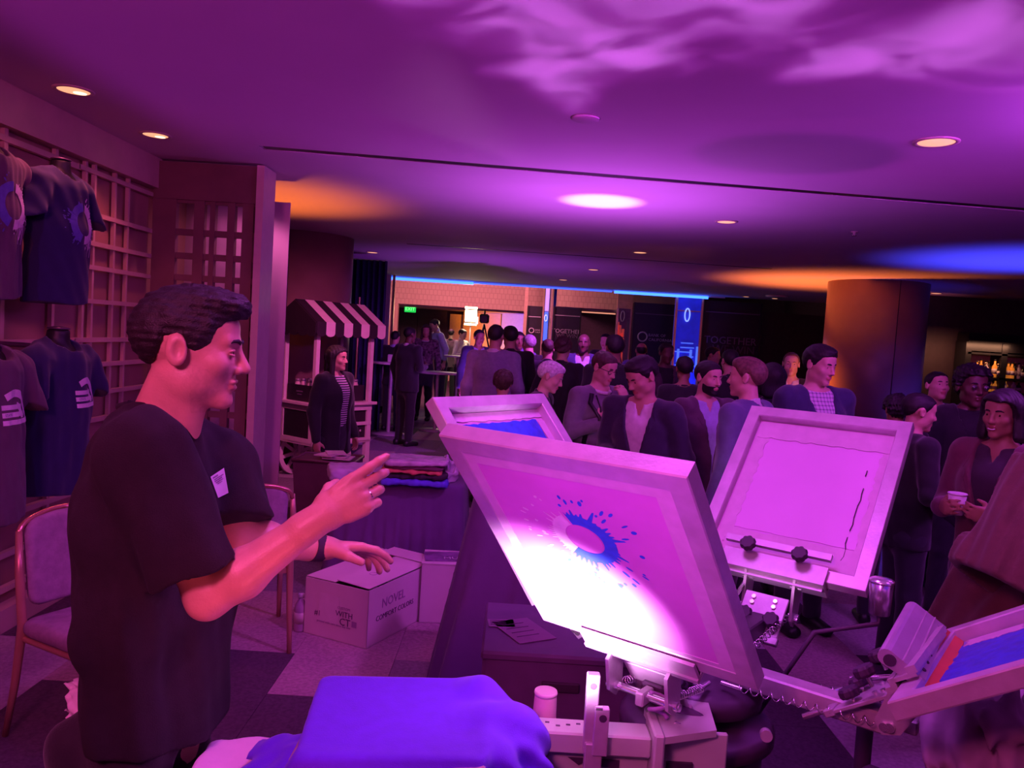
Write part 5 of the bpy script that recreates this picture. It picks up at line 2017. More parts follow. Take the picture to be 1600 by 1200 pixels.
# ---- right screen, its well side towards us
t, M, er, et, L, N = screen('right', 'pale lilac screen on the right, its inner side facing the camera')
sheet(-hw_ + .036, hw_ - .036, .036, SL - .036, .004, .006).build('mesh', mat('lilac_mesh', (.66, .38, .72), .55, var=.03, scale=5), t, local=True)
ragged(-hw_ + .062, hw_ - .085, .135, SL - .105, .0065, .0015, 4).build('ink_film', mat('white_ink', (.72, .42, .78), .5, var=.03, scale=6), t, local=True)
for k, (x0, x1, y0, y1, sd) in enumerate(((-hw_ + .04, hw_ - .05, SL - .092, SL - .045, (1, 0, 0, 0)), (-hw_ + .04, hw_ - .05, SL - .112, SL - .085, (1, 0, 0, 0)), (-hw_ + .04, hw_ - .07, .075, .128, (0, 0, 1, 0)), (-hw_ + .04, hw_ - .075, .040, .09, (0, 1, 1, 0)))):
    ragged(x0, x1, y0, y1, .0080 + .0016 * k, .0035, 30 + k, 26, sd).build('tape_strip', M_tape, t, local=True)
for x0, x1, sd in ((-hw_ + .038, -hw_ + .066, (0, 1, 0, 0)), (hw_ - .088, hw_ - .046, (0, 0, 0, 1))):
    ragged(x0, x1, .05, SL - .05, .0075, .005, 41 + int(x0 > 0), 40, sd).build('tape_strip', M_tape, t, local=True)
tr = MB()
rs = random.Random(2)
pts = [(-hw_ + .090 + rs.uniform(-.004, .004), .06 + k * .022, .0115) for k in range(20)]
for k in range(19):
    if rs.random() < .6:
        tr.tube([pts[k], pts[k + 1]], .0014, 5)
tr.build('torn_edge', M_knob, t, local=True)

# ---- screen at the back left with blue ink
t, M, er, et, L, N = screen('back', 'screen at the back with blue ink, behind the front screen')
sheet(-hw_ + .036, hw_ - .036, .036, SL - .036, .004, .006).build('mesh', mat('lilac_mesh_dark', (.62, .36, .60), .55, var=.05, scale=6), t, local=True)
ragged(-hw_ + .075, hw_ - .075, .06, SL - .078, .0066, .003, 6).build('ink_film', M_blueink, t, local=True)
for x0, x1, y0, y1, sd in ((-hw_ + .04, hw_ - .04, SL - .070, SL - .042, (1, 0, 0, 0)), (-hw_ + .04, -hw_ + .07, .05, SL - .085, (0, 1, 0, 0)), (hw_ - .07, hw_ - .04, .05, SL - .085, (0, 0, 0, 1))):
    ragged(x0, x1, y0, y1, .0078, .003, 7, 22, sd).build('tape_strip', M_tape, t, local=True)

# ---- screen low at the right with blue ink and a squeegee
t, M, er, et, L, N = screen('side', 'low screen at the lower right corner holding blue ink and a squeegee')
sheet(-hw_ + .036, hw_ - .036, .036, SL - .036, .004, .006).build('mesh', mat('lilac_mesh_blue', (.30, .26, .66), .55, var=.1, scale=6), t, local=True)
ragged(-hw_ + .050, hw_ - .085, .05, SL - .05, .0066, .008, 16).build('ink_film', M_blueink, t, local=True)
for k in range(3):
    ragged(hw_ - .10, hw_ - .05, .06 + k * .15, .18 + k * .17, .0080 + k * .0013, .006, 51 + k, 20, (1, 0, 1, 1)).build('tape_strip', M_tape, t, local=True)
MS = M
# squeegee standing in it: extruded aluminium handle, rows of holes, orange blade
A_, B_, C_, D_ = P(1397, 990, 1.60), P(1454, 1023, 1.60), None, None
near_top, far_top = P(1404, 1050, 1.49), P(1447, 960, 1.80)
ax = (far_top - near_top).normalized()
near_bl = P(1440, 1074, 1.475)
upv = (near_top - near_bl)
upv = (upv - ax * upv.dot(ax)).normalized()
ctr = (near_top + far_top) / 2
fac = ax.cross(upv).normalized()
if (CAM - ctr).dot(fac) < 0:
    fac = -fac
ln_ = .33
sq = thing('squeegee', 'aluminium squeegee with orange blade lying in the blue ink at the right', 'squeegee', M=frame(ctr, ax, fac, upv))
hd = MB()
prof = [(.016 * math.cos(a), .030 + .016 * math.sin(a)) for a in [k * math.pi / 8 for k in range(0, 9)]] + [(-.014, .0), (-.011, -.045), (.011, -.045), (.014, .0)]
hd.extrude([(p[0], p[1]) for p in prof], (-ln_ / 2, 0, 0), (ln_ / 2, 0, 0), (0, 0, 1))
hd.build('handle', mat('squeegee_aluminium', (.55, .46, .62), .35, .5, var=.08), sq, local=True)
for k in range(7):
    u = -ln_ / 2 + .035 + k * (ln_ - .07) / 6
    MB().cyl((u, .0118, -.034), (u, .0135, -.034), .0055, n=10).build('hole_disc', M_knob, sq, local=True)  # dark discs give the handle's holes their shade
gr = MB()
for zz in (.004, -.016):
    gr.box((0, .0140, zz), (ln_, .002, .003))
gr.build('groove', M_alu, sq, local=True)
MB().box((0, 0, -.065), (ln_ * 1.06, .009, .05), bev=.002).build('blade', mat('orange_urethane', (.62, .10, .05), .4, var=.08), sq, local=True)
MB().cyl((-ln_ / 2 - .001, 0, .022), (-ln_ / 2 - .004, 0, .022), .012, n=14).build('end_cap', M_knob, sq, local=True)

# ---- the press itself
pr = thing('printing_press', 'carousel screen-printing press with pale green arm, steel clamps and black knobs', 'printing press', (PC.x, PC.y, 0))
MB().lathe([(.10, .05), (.10, .62), (.16, .66), (.16, .70)], (PC.x, PC.y, 0), 32).build('column', M_dkm, pr)
for k in range(4):
    a = A0 + math.pi / 4 + k * math.pi / 2
    q = Vector((math.cos(a), math.sin(a), 0))
    MB().cyl(PC + q * .08 + Vector((0, 0, .30)), PC + q * .52 + Vector((0, 0, .03)), .03, n=12).build('leg', M_dkm, pr)
    MB().lathe([(.045, 0), (.045, .02), (.02, .035)], PC + q * .54).build('foot', M_knob, pr)
MB().lathe([(.17, .715), (.185, .725), (.185, .75), (.17, .765), (.10, .77), (.10, .79)], (PC.x, PC.y, 0), 40).build('hub_disc', M_dkm, pr)
MB().lathe([(.13, .80), (.15, .81), (.15, .845), (.12, .86), (.06, .865), (.05, .93), (.03, .95)], (PC.x, PC.y, 0), 40).build('hub_disc', M_dkm, pr)


def knob(c, n, r=.020, h=.020, name='knob', parent=None):
    n = Vector(n).normalized()
    u = n.orthogonal().normalized()
    v = n.cross(u)
    c = Vector(c)
    mb = MB()
    m = 40
    rings = []
    for q, hh in ((.86, 0), (1.0, .25), (1.0, .75), (.84, 1.0)):
        rings.append([c + n * (h * hh) + (u * math.cos(2 * math.pi * k / m) + v * math.sin(2 * math.pi * k / m)) * r * q * (1 + .07 * math.cos(8 * 2 * math.pi * k / m)) for k in range(m)])
    vs = sum(rings, [])
    fs = [(j * m + i, j * m + (i + 1) % m, (j + 1) * m + (i + 1) % m, (j + 1) * m + i) for j in range(3) for i in range(m)]
    fs += [list(range(m))[::-1], [3 * m + i for i in range(m)]]
    mb._add(vs, fs, False)
    o = mb.build(name, M_knob, parent)
    MB().cyl(c - n * .022, c, .0045, n=8).build('stud', M_steel2, o)
    return o


def spring(a, b, r, n, parent):
    a, b = Vector(a), Vector(b)
    w = (b - a).normalized()
    u = w.orthogonal().normalized()
    v = w.cross(u)
    pts = []
    for k in range(n * 10 + 1):
        f = k / (n * 10)
        an = 2 * math.pi * n * f
        pts.append(a + (b - a) * f + (u * math.cos(an) + v * math.sin(an)) * r)
    return MB().tube(pts, r * .17, 5).build('spring', M_steel2, parent)


def head(key):
    """clamp, hinge plates, registration plate, springs and radial arm that carry one screen"""
    M, er, et, L, N = scr_matrix(key)
    o = M.translation
    top = key != 'front'
    g = lambda u, s, n: o + et * u + L * s + N * n
    flip = 1
    # clamp channel: back wall, top jaw, bottom jaw, along et
    cw = .30 if key != 'front' else .27
    cl = MB()
    Mx = frame(o, et, L, N)
    cl.box((0, -.012, .016), (cw, .012, .070), M=Mx)
    cl.box((0, .016, -.010), (cw, .046, .008), M=Mx)
    jx = .032 if key == 'right' else 0
    cl.box((0, .016, .046), (cw, .046, .008), M=Mx)
    cl.box((0, -.024, .030), (cw * .98, .014, .012), M=Mx)
    clamp = cl.build('clamp', M_steel, pr)
    MB().box((0, .034 + jx, .056), (cw * 1.02, .020, .014), M=Mx).build('clamp_lip', M_steel, pr)
    for u in (-.075, .075):
        knob(g(u, .012 + jx, .072) if key != 'side' else g(u * .8, -.085, .050), N, .022, .022, 'knob', pr)
    # hinge side plates
    for u in (-.070, .070):
        mb = MB()
        pts = [(-.010, .05), (-.010, -.035), (-.075, -.070), (-.110, -.060), (-.110, -.030), (-.060, .01)]
        mb._add([g(u + e, a, c) for e in (-.004, .004) for a, c in pts], [(0, 1, 2, 3, 4, 5), (11, 10, 9, 8, 7, 6)] + [(i, (i + 1) % 6, 6 + (i + 1) % 6, 6 + i) for i in range(6)])
        mb.build('hinge_plate', M_steel, pr)
        MB().cyl(g(u - .014, -.085, -.05), g(u + .014, -.085, -.05), .010, n=12).build('bolt', M_steel2, pr)
        MB().cyl(g(u - .016, -.022, .005), g(u + .016, -.022, .005), .007, n=10).build('bolt', M_steel2, pr)
    MB().cyl(g(-.085, -.095, -.045), g(.085, -.095, -.045), .009, n=12).build('hinge_rod', M_steel2, pr)
    # registration plate carries on below the hinge in the screen's plane
    r0 = PR[key][1]
    zc = HZ - .075
    q = lambda rr, u, z: PC + er * rr + et * u + Vector((0, 0, z))
    MB().box((0, -.125, .002), (.125, .125, .009), M=Mx, bev=.002).build('registration_plate', M_steel, pr)
    MB().box((0, -.196, .003), (.135, .022, .016), M=Mx, bev=.002).build('registration_bar', M_steel, pr)
    for u in (-.038, .038):
        knob(g(u, -.145, .016), N, .022, .020, 'knob', pr)
    for u in (-.028, .034):
        for e in (-.080, -.098):
            MB().cyl(g(u, e, .005), g(u, e, .012), .0062, n=8).build('bolt', M_steel2, pr)
    # radial arm with lift springs on both sides
    ra = MB()
    Mz = frame(q(0, 0, zc - .035), er, et, (0, 0, 1))
    ra.box(((r0 - .06 + .08) / 2, 0, 0), (r0 - .14, .052, .045), M=Mz, bev=.004)
    ra.build('radial_arm', M_dkm if key != 'side' else M_steel, pr)
    for u in (-.058, .058):
        spring(q(.12, u, zc - .045), q(r0 - .05, u, zc - .020), .0085, 13, pr)
        MB().cyl(q(.08, u, zc - .045), q(.13, u, zc - .045), .006, n=8).build('spring_pin', M_steel2, pr)
    MB().cyl(q(r0 - .16, .068, zc + .004), q(r0 - .02, .075, zc + .055), .006, n=8).build('tension_rod', M_steel2, pr)
    mb = MB()
    mb.box((0, 0, 0), (.05, .02, .03), M=frame(q(r0 - .03, 0, zc - .03), er, et, (0, 0, 1)), bev=.003)
    mb.build('stop_block', M_steel, pr)


for k in ('front', 'right', 'back', 'side'):
    head(k)

# pale green lower arm carrying the shirt board, with slotted bracket towards the hub
ZP = .87
am = MB()
y0 = 1.625
x0a, x1a = -.02, .335
Ma = frame((0, 0, 0), (1, 0, 0), (0, 1, 0), (0, 0, 1))
am.box(((x0a + x1a) / 2, y0 + .015, .815), (x1a - x0a, .065, .045), bev=.004)
am.build('platen_arm', M_press, pr)
gu = MB()
gp_ = [(x1a, .79), (x1a, .64), (.22, .66), (.02, .79)]
gu._add([Vector((a, y, c)) for y in (y0 + .012, y0 + .022) for a, c in gp_], [(0, 1, 2, 3), (7, 6, 5, 4)] + [(i, (i + 1) % 4, 4 + (i + 1) % 4, 4 + i) for i in range(4)])
gu.build('gusset_plate', M_press, pr)
for tri in (((.165, .785), (.215, .785), (.190, .768)), ((.235, .785), (.275, .785), (.275, .765), (.230, .768))):
    b = MB()
    b._add([Vector((a, y0 + .009, c - .012)) for a, c in tri], [list(range(len(tri)))])
    b.build('cutout', M_knob, pr)
br = MB()
br.box((x1a + .012, y0 + .015, .775), (.022, .11, .16), bev=.004)
br.build('end_plate', M_press, pr)
bp = MB()
bp.prism([(x1a + .01, y0 - .04), (x1a + .14, y0 + .01), (x1a + .16, y0 + .20), (x1a + .06, y0 + .19), (x1a + .0, y0 + .09)], .835, .85)
bp.build('bracket_plate', M_press, pr)
MB().box((x1a + .09, y0 + .03, .75), (.16, .012, .17), bev=.003).build('side_plate', M_press, pr)
MB().box((x1a + .07, y0 + .022, .745), (.055, .012, .05)).build('slot', M_knob, pr)
rl = MB()
rl.tube([Vector((x1a + .02 + .02 * math.cos(a), y0 + .035 + .014 * math.sin(a), .857 + .004 * k)) for k, a in enumerate([i * .7 for i in range(14)])], .005, 6)
rl.build('cord_coil', mat('violet_cord', (.35, .16, .42), .6), pr)
# upright locator post clamped to the arm
pp = Z(922, 1150, .84)
px_ = pp.x
for nm, bx in (('locator_post', ((px_, y0 - .018, .885), (.026, .022, .165))), ('locator_post', ((px_ + .020, y0 - .034, .855), (.030, .018, .10))), ('locator_clamp', ((px_ + .008, y0 - .028, .80), (.036, .020, .055)))):
    MB().box(bx[0], bx[1], bev=.002).build(nm, M_steel, pr)
MB().cyl((px_ + .006, y0 - .04, .905), (px_ + .020, y0 - .04, .905), .005, n=10).build('bolt', M_steel2, pr)
MB().cyl((px_ + .022, y0 - .044, .885), (px_ + .022, y0 - .040, .885), .008, n=12).build('bolt', M_knob, pr)
MB().cyl((px_, y0 - .030, .945), (px_, y0 - .026, .945), .007, n=12).build('bolt', M_steel2, pr)
for k in range(7):
    MB().box((.075 + .022 * k, y0 + .012 + .006 * (k % 3), .8382), (.009, .005, .0012)).build('scratch', M_knob, pr)
# board under the shirt
MB().box((-.185, 1.585, ZP - .022), (.36, .35, .018), bev=.004).build('platen', mat('platen_board', (.35, .28, .30), .6), pr)
MB().box((-.10, 1.62, ZP - .04), (.20, .07, .02)).build('platen_bracket', M_press, pr)
# tilted steel bar and link near the hub, left of it
for (a, b, r) in ((P(1010, 1083, 1.74), P(1096, 1128, 1.70), .016), (P(1054, 1130, 1.66), P(1090, 1148, 1.64), .006), (P(1262, 1095, 1.78), P(1320, 1078, 1.72), .008), (P(1255, 1120, 1.72), P(1330, 1096, 1.68), .007)):
    MB().cyl(a, b, r, n=14).build('link_rod', M_dkm if r > .012 else M_steel2, pr)
for q_ in (P(1020, 1074, 1.74), P(1196, 1146, 1.72)):
    MB().cyl(q_, q_ + Vector((-.004, -.02, .003)), .013, n=16).build('pivot_cap', M_steel, pr)

# ---- blue shirt pulled over the board
SHF = Field((-.62, 1.22, .60), (.16, 1.86, .93), .0065)
c0 = [Z(500, 1052, ZP), Z(745, 1057, ZP), Z(765, 1186, ZP), Z(455, 1186, ZP)]


def slabf(x, y, z):
    # rounded board-shaped slab (convex quad in plan)
    d = np.full(np.broadcast(x, y, z).shape, -9.0, np.float32)
    for i in range(4):
        a, b = c0[i], c0[(i + 1) % 4]
        ex, ey = b.x - a.x, b.y - a.y
        l = math.hypot(ex, ey)
        nx, ny = -ey / l, ex / l
        if (sum(c.x for c in c0) / 4 - a.x) * nx + (sum(c.y for c in c0) / 4 - a.y) * ny > 0:
            nx, ny = -nx, -ny
        d = smax(d, (x - a.x) * nx + (y - a.y) * ny, .03)
    return d


SHF.add(lambda x, y, z: smax(slabf(x, y, z), np.abs(z - (ZP - .016)) - .016, .014), (-.5, 1.3, .80), (.12, 1.86, .90), k=.01)
# front fall below the near edge
SHF.add(lambda x, y, z: smax(smax(np.abs(y - 1.400 + .05 * (.87 - z) - .012 * np.sin(x * 30 + z * 8) * np.clip((.86 - z) * 8, 0, 1)) - .016, np.abs(x + .17) - .20, .02), np.abs(z - .72) - .13, .02), (-.44, 1.3, .58), (.06, 1.46, .87), k=.03)
# side drape and sleeve towards the arm
SHF.ec((.0, 1.60, .80), (.065, 1.53, .72), (.075, .11), (.05, .095), side=(0, 1, 0), k=.05)
SHF.rc((-.02, 1.72, .845), (.085, 1.63, .80), .045, .030, k=.05)
SHF.rc((.06, 1.62, .82), (.095, 1.56, .66), .035, .030, k=.05)
SHF.rc((.02, 1.50, .82), (.085, 1.46, .66), .04, .035, k=.05)
# bunched cloth and sleeves at the left, below the board
SHF.ec((-.37, 1.56, .800), (-.475, 1.575, .778), (.050, .016), (.058, .013), side=(0, 1, 0), k=.015)
SHF.ec((-.37, 1.44, .800), (-.480, 1.475, .770), (.040, .018), (.055, .014), side=(0, 1, 0), k=.015)
SHF.rc((-.36, 1.40, .80), (-.42, 1.38, .74), .030, .035, k=.02)
SHF.rc((-.375, 1.52, .80), (-.39, 1.42, .775), .022, .022, k=.02)


def shw(v, x, y, z):
    edge = np.clip((np.abs(x + .18) - .17) * 9, 0, 1) + np.clip((1.42 - y) * 12, 0, 1)
    edge = np.clip(edge, .06, 1)
    return v + wrinkle(x, y, z, .0042, 46, 13) * edge * (.25 + .75 * np.clip((.845 - z) * 40, 0, 1)) + .006 * np.sin((x * .8 + y * 1.1 + z * .9) * 62) * np.clip((x + .03) * 12, 0, 1) * np.clip((.862 - z) * 30, 0, 1)


SHF.all(shw)
ts = link('t_shirt', npmesh('t_shirt', *SHF.nets()), mat('royal_blue_jersey', (.095, .006, .66), .8, var=.05, scale=30, bump=.12, bscale=420, sheen=.2))
tag(ts, 'blue T-shirt stretched over the printing board in front of the press', 't-shirt')
# white cloth-covered side table under the bunched sleeves
TF = Field((-.62, 1.15, .55), (.02, 1.78, .80), .008)
TF.add(lambda x, y, z: smax(smax(np.abs(x + .33) - .26 - .05 * (y - 1.45), np.abs(y - 1.44) - .235, .03), np.abs(z - .735) - .018, .012), (-.62, 1.15, .68), (.02, 1.75, .78), k=.01)
TF.add(lambda x, y, z: smax(smax(np.abs(y - 1.20 + .01 * np.sin(x * 24)) - .012, np.abs(x + .33) - .25, .02), np.abs(z - .65) - .09, .01), (-.6, 1.15, .55), (0, 1.24, .75), k=.02)
TF.all(lambda v, x, y, z: v + wrinkle(x, y, z, .003, 25, 3))
st_ = thing('side_table', 'white cloth covered stand under the blue shirt board, beside the man in black', 'table', (-.33, 1.45, 0))
link('cover_cloth', npmesh('cover_cloth', TF.nets()[0] - np.array((-.33, 1.45, 0)), TF.nets()[1]), mat('white_cotton', (.82, .70, .80), .85, var=.05, bump=.1), st_)
for sx in (-.2, .2):
    for sy in (-.17, .17):
        MB().cyl((-.33 + sx, 1.45 + sy, 0), (-.33 + sx, 1.45 + sy, .72), .016, n=10).build('leg', M_dkm, st_)

# can standing behind the green arm
cp = Vector((.118, 1.735, 0))
can = thing('paper_cup', 'tall pale disposable cup standing upside down behind the pale green arm', 'cup', cp + Vector((0, 0, .70)))
MB().lathe([(.031, .70), (.0305, .705), (.0245, .862), (.0225, .867), (.017, .861), (.008, .8605)], cp, 28).build('cup_wall', mat('pale_pink_cup', (.80, .50, .62), .5, var=.04), can)
MB().lathe([(.0248, .858), (.0262, .863), (.0248, .868), (.0222, .867)], cp, 28).build('rim', mat('cup_rim', (.85, .66, .74), .5), can)
ss = thing('supply_shelf', 'low dark shelf behind the pale green arm holding the cup', 'shelf', (.13, 1.76, 0))
MB().box((.12, 1.775, .69), (.20, .18, .02), bev=.003).build('shelf_board', M_dkm, ss)
for sx in (.04, .20):
    MB().cyl((sx, 1.80, 0), (sx, 1.80, .68), .012, n=10).build('leg', M_dkm, ss)

# stand legs under the low right screen
sd = thing('support_stand', 'dark tubular stand under the low screen at the right', 'stand', (1.1, 1.75, 0))
for a, b in ((P(1357, 1080, 1.95), P(1350, 1205, 1.95)), (P(1492, 1120, 1.75), P(1545, 1215, 1.70))):
    MB().cyl((a.x, a.y, .02), (a.x, a.y, a.z), .020, n=12).build('leg', M_knob, sd) if a.y > 1.9 else MB().cyl(a, Vector((b.x + .12, b.y - .05, .02)), .022, n=12).build('leg', M_knob, sd)
a, b = P(1357, 1080, 1.95), P(1492, 1120, 1.75)
MB().cyl(Vector((a.x, a.y, .62)), Vector((b.x, b.y, .66)), .018, n=12).build('crossbar', M_knob, sd)
# crumpled pale cloth at the lower right corner
CR = Field((-.28, -.22, -.16), (.28, .22, .20), .010)
CR.all(lambda v, x, y, z: ell(x, y, z, (0, 0, 0), (.17, .14, .11)) + wrinkle(x, y, z, .017, 26, 8) + wrinkle(x, y, z, .006, 60, 2))
cl_ = link('cloth_bundle', CR.mesh('cloth_bundle'), mat('pale_cotton', (.45, .30, .42), .85, var=.05), None, Matrix.Translation(P(1580, 1155, 1.72)))
tag(cl_, 'crumpled pale cloth bundle below the low screen in the bottom right corner', 'cloth')
bt = thing('stool', 'low stool under the crumpled pale cloth at the bottom right', 'stool', P(1580, 1155, 1.72).xy.to_3d())
q_ = P(1580, 1155, 1.72)
MB().lathe([(.15, q_.z - .13), (.15, q_.z - .10)], (q_.x, q_.y, 0)).build('seat', M_knob, bt)
for k in range(4):
    a = k * math.pi / 2 + .6
    MB().cyl((q_.x + .11 * math.cos(a), q_.y + .11 * math.sin(a), q_.z - .13), (q_.x + .16 * math.cos(a), q_.y + .16 * math.sin(a), 0), .014, n=8).build('leg', M_knob, bt)
# chrome tumbler on the press by the right screen corner
q_ = P(1376, 930, 1.88)
tb = thing('tumbler', 'small chrome tumbler below the lower corner of the pale lilac screen', 'cup', q_ - Vector((0, 0, .04)))
MB().lathe([(.024, -.045), (.027, .035), (.024, .040), (.010, .042)], q_, 24).build('cup_wall', M_steel2, tb)
MB().lathe([(.0275, .030), (.029, .034), (.0275, .038)], q_, 24).build('rim', M_steel2, tb)
ch = MB()
ch.tube([PC + Vector((.10, .02, .66)), Vector((q_.x - .15, q_.y, q_.z - .10)), Vector((q_.x, q_.y, q_.z - .07)), Vector((q_.x, q_.y, q_.z - .046))], .006, 8)
ch.build('cup_holder', M_knob, pr)

# ================================================================== tables, boxes, chairs, cart, shirts on the wall
M_bcloth = mat('midnight_tablecloth', (.115, .045, .17), .9, var=.06, scale=6, bump=.08, bscale=240, sheen=.15)


def draped_box(name, lo, hi, top, flare, m, h=.014, folds=26, seed=0, amp=.012):
    """a cloth hanging over a box: rounded top edge, flared and folded skirt"""
    cx, cy = (lo[0] + hi[0]) / 2, (lo[1] + hi[1]) / 2
    a, b = (hi[0] - lo[0]) / 2, (hi[1] - lo[1]) / 2
    F = Field((lo[0] - flare - .05, lo[1] - flare - .05, .0), (hi[0] + flare + .05, hi[1] + flare + .05, top + .02), h)

    def fn(v, x, y, z):
        s = np.clip((top - z) / top, 0, 1)
        fl = flare * s
        an = np.arctan2(y - cy, x - cx)
        rip = amp * s * (np.sin(an * folds + seed) + .6 * np.sin(an * folds * 1.7 + 2))
        d = smax(np.abs(x - cx) - a - fl + rip, np.abs(y - cy) - b - fl + rip, .10)
        d = smax(d, z - top, .035)
        return np.maximum(d, .006 - z)
    F.all(fn)
    V, Q = F.nets()
    c = np.array((cx, cy, 0))
    return link(name, npmesh(name, V - c, Q), m, None, Matrix.Translation(Vector((cx, cy, 0))))


TT = .715
tb_ = draped_box('tablecloth', (-1.06, 4.82), (-.25, 5.28), TT, .05, M_bcloth, .016, 30, 1)
tag(tb_, 'midnight blue cloth draped to the floor over the table with folded shirts', 'tablecloth')
dr_ = draped_box('draped_stand', (-.13, 3.40), (.80, 3.88), .97, .17, M_bcloth, .016, 24, 2, .016)
tag(dr_, 'tall stand draped in midnight cloth behind the tilted front screen', 'stand')


# folded shirts on the table
def folded(name, label, c, w_, d_, h_, m, yaw, seed, group):
    F = Field((-w_ / 2 - .04, -d_ / 2 - .04, -.01), (w_ / 2 + .04, d_ / 2 + .04, h_ + .05), .007)

    def fn(v, x, y, z):
        arch = .035 * np.cos(np.clip(x / w_, -.5, .5) * 3.0) - .01
        d = smax(smax(np.abs(x) - w_ / 2, np.abs(y) - d_ / 2, .03), np.abs(z - h_ / 2 - arch * 0) - h_ / 2, min(.02, h_ * .9))
        return d + wrinkle(x, y, z, .0035, 40, seed)
    F.all(fn)
    o = link(name, F.mesh(name), m, None, TRZ(c, yaw))
    return tag(o, label, 't-shirt', group)


S0 = P(648, 765, 4.86)
S0.z = TT
gx = 'folded shirts stacked on the table'
folded('folded_t_shirt', 'bright blue folded shirt at the bottom of the stack on the table', S0, .40, .26, .035, mat('bright_blue_cotton', (.10, .06, .62), .85, var=.08), .05, 1, gx)
folded('folded_t_shirt', 'dark folded shirt second from the bottom of the stack on the table', S0 + Vector((.01, .01, .036)), .38, .25, .034, mat('black_cotton', (.03, .012, .03), .85), -.04, 2, gx)
folded('folded_t_shirt', 'rust folded shirt in the middle of the stack on the table', S0 + Vector((-.015, 0, .071)), .37, .25, .022, mat('rust_cotton', (.55, .14, .10), .85, var=.1), .03, 3, gx)
folded('folded_t_shirt', 'plum folded shirt second from the top of the stack on the table', S0 + Vector((.0, .01, .094)), .36, .24, .022, mat('plum_cotton', (.12, .03, .08), .85, var=.1), -.05, 4, gx)
tp = folded('folded_t_shirt', 'pale grey folded shirt in clear wrap on top of the stack', S0 + Vector((.01, 0, .117)), .38, .25, .038, mat('wrapped_grey_cotton', (.50, .40, .50), .25, var=.25, scale=16), .06, 5, gx)
S1 = P(555, 770, 4.92)
S1.z = TT
folded('folded_t_shirt', 'pale folded shirt left of the stack, partly behind the raised hand', S1, .34, .26, .07, mat('pale_grey_cotton', (.46, .36, .52), .8, var=.15), .3, 6, gx)
S2 = P(700, 762, 4.95)
S2.z = TT
wp = thing('wrapping_film', 'crumpled clear film standing right of the folded shirt stack', 'wrapping', S2)
WF = Field((-.09, -.08, 0), (.09, .08, .16), .006)
WF.all(lambda v, x, y, z: np.maximum(ell(x, y, z, (.01, 0, .05), (.05, .05, .10)) + wrinkle(x, y, z, .015, 55, 3), .002 - z))
link('film', WF.mesh('film'), mat('clear_film', (.55, .45, .58), .18, var=.2), wp)


# ---- cardboard boxes
def carton(name, label, corner, ex, ey, a, b, h, m, gap=True):
    """corner: nearest floor corner, ex / ey unit vectors along its two visible sides"""
    ex, ey = Vector((ex[0], ex[1], 0)).normalized(), Vector((ey[0], ey[1], 0)).normalized()
    c = Vector((corner[0], corner[1], 0))
    M = frame(c, ex, ey, (0, 0, 1))
    t = thing(name, label, 'box', M=M)
    th = .004
    for nm, lo, hi in (('side_wall', (0, 0), (a, th)), ('side_wall', (0, b - th), (a, b)), ('side_wall', (0, 0), (th, b)), ('side_wall', (a - th, 0), (a, b))):
        mb = MB()
        mb.box(((lo[0] + hi[0]) / 2, (lo[1] + hi[1]) / 2, h / 2), (hi[0] - lo[0], hi[1] - lo[1], h))
        mb.build(nm, m, t, local=True)
    MB().box((a / 2, b / 2, .003), (a, b, .006)).build('bottom', m, t, local=True)
    return t, M


M_card = mat('white_cardboard', (.66, .50, .56), .8, var=.05, scale=5)
M_ink = mat('box_print', (.10, .03, .12), .7, var=0)
M_inkl = mat('box_print_light', (.34, .17, .36), .7, var=0)
k0, k1, k2 = Z(572, 1015, 0), Z(640, 945, 0), Z(477, 987, 0)
exv, eyv = (k2 - k0), (k1 - k0)
eyv = eyv - exv * (exv.dot(eyv) / exv.length_squared) * .55
la, lb, hh = exv.length, (k1 - k0).length * .97, .305
exu = exv.normalized()
eyu = Vector((-exu.y, exu.x, 0))
if eyu.dot(k1 - k0) < 0:
    eyu = -eyu
eyu = (eyu * .75 + (k1 - k0).normalized() * .25).normalized()
t, MX = carton('cardboard_box', 'large white cardboard box with black print in front of the draped table', k0, exu, eyu, la, lb, hh, M_card)
fl = MB()
fl.box((la * .765, lb * .5, hh + .004), (la * .47, lb * .98, .004))
fl.build('flap', M_card, t, local=True)
Mfl = Matrix.Translation((0, 0, hh)) @ Matrix.Rotation(R(-3), 4, 'Y')
fl = MB()
fl.box((la * .26, lb * .40, .008), (la * .50, lb * .78, .004), M=Mfl)
fl.build('flap', M_card, t, local=True)
fl = MB()
fl.box((la * .40, lb * .88, .018), (la * .72, lb * .20, .004), M=Matrix.Translation((0, 0, hh)) @ Matrix.Rotation(R(-2), 4, 'Y'))
fl.build('flap', M_card, t, local=True)
# print on the two visible sides (front side runs along ex, reading from k2 to k0)
ez = Vector((0, 0, 1))


def on_box(txt, size, u, z, m, face='front', sp=1.0):
    if face == 'front':
        n = exu.cross(ez)
        if n.dot(CAM - k0) < 0:
            n = -n
        Mt = frame(k0 + exu * (la * u) + ez * z + n * .002, -exu, ez, n)
    else:
        n = eyu.cross(ez)
        if n.dot(k0 - (k2 + k0) / 2) < 0:
            n = -n
        Mt = frame(k0 + eyu * (lb * u) + ez * z + n * .002, eyu, ez, n)
    return text(txt, size, Mt, m, t, .001, 'CENTER', sp)


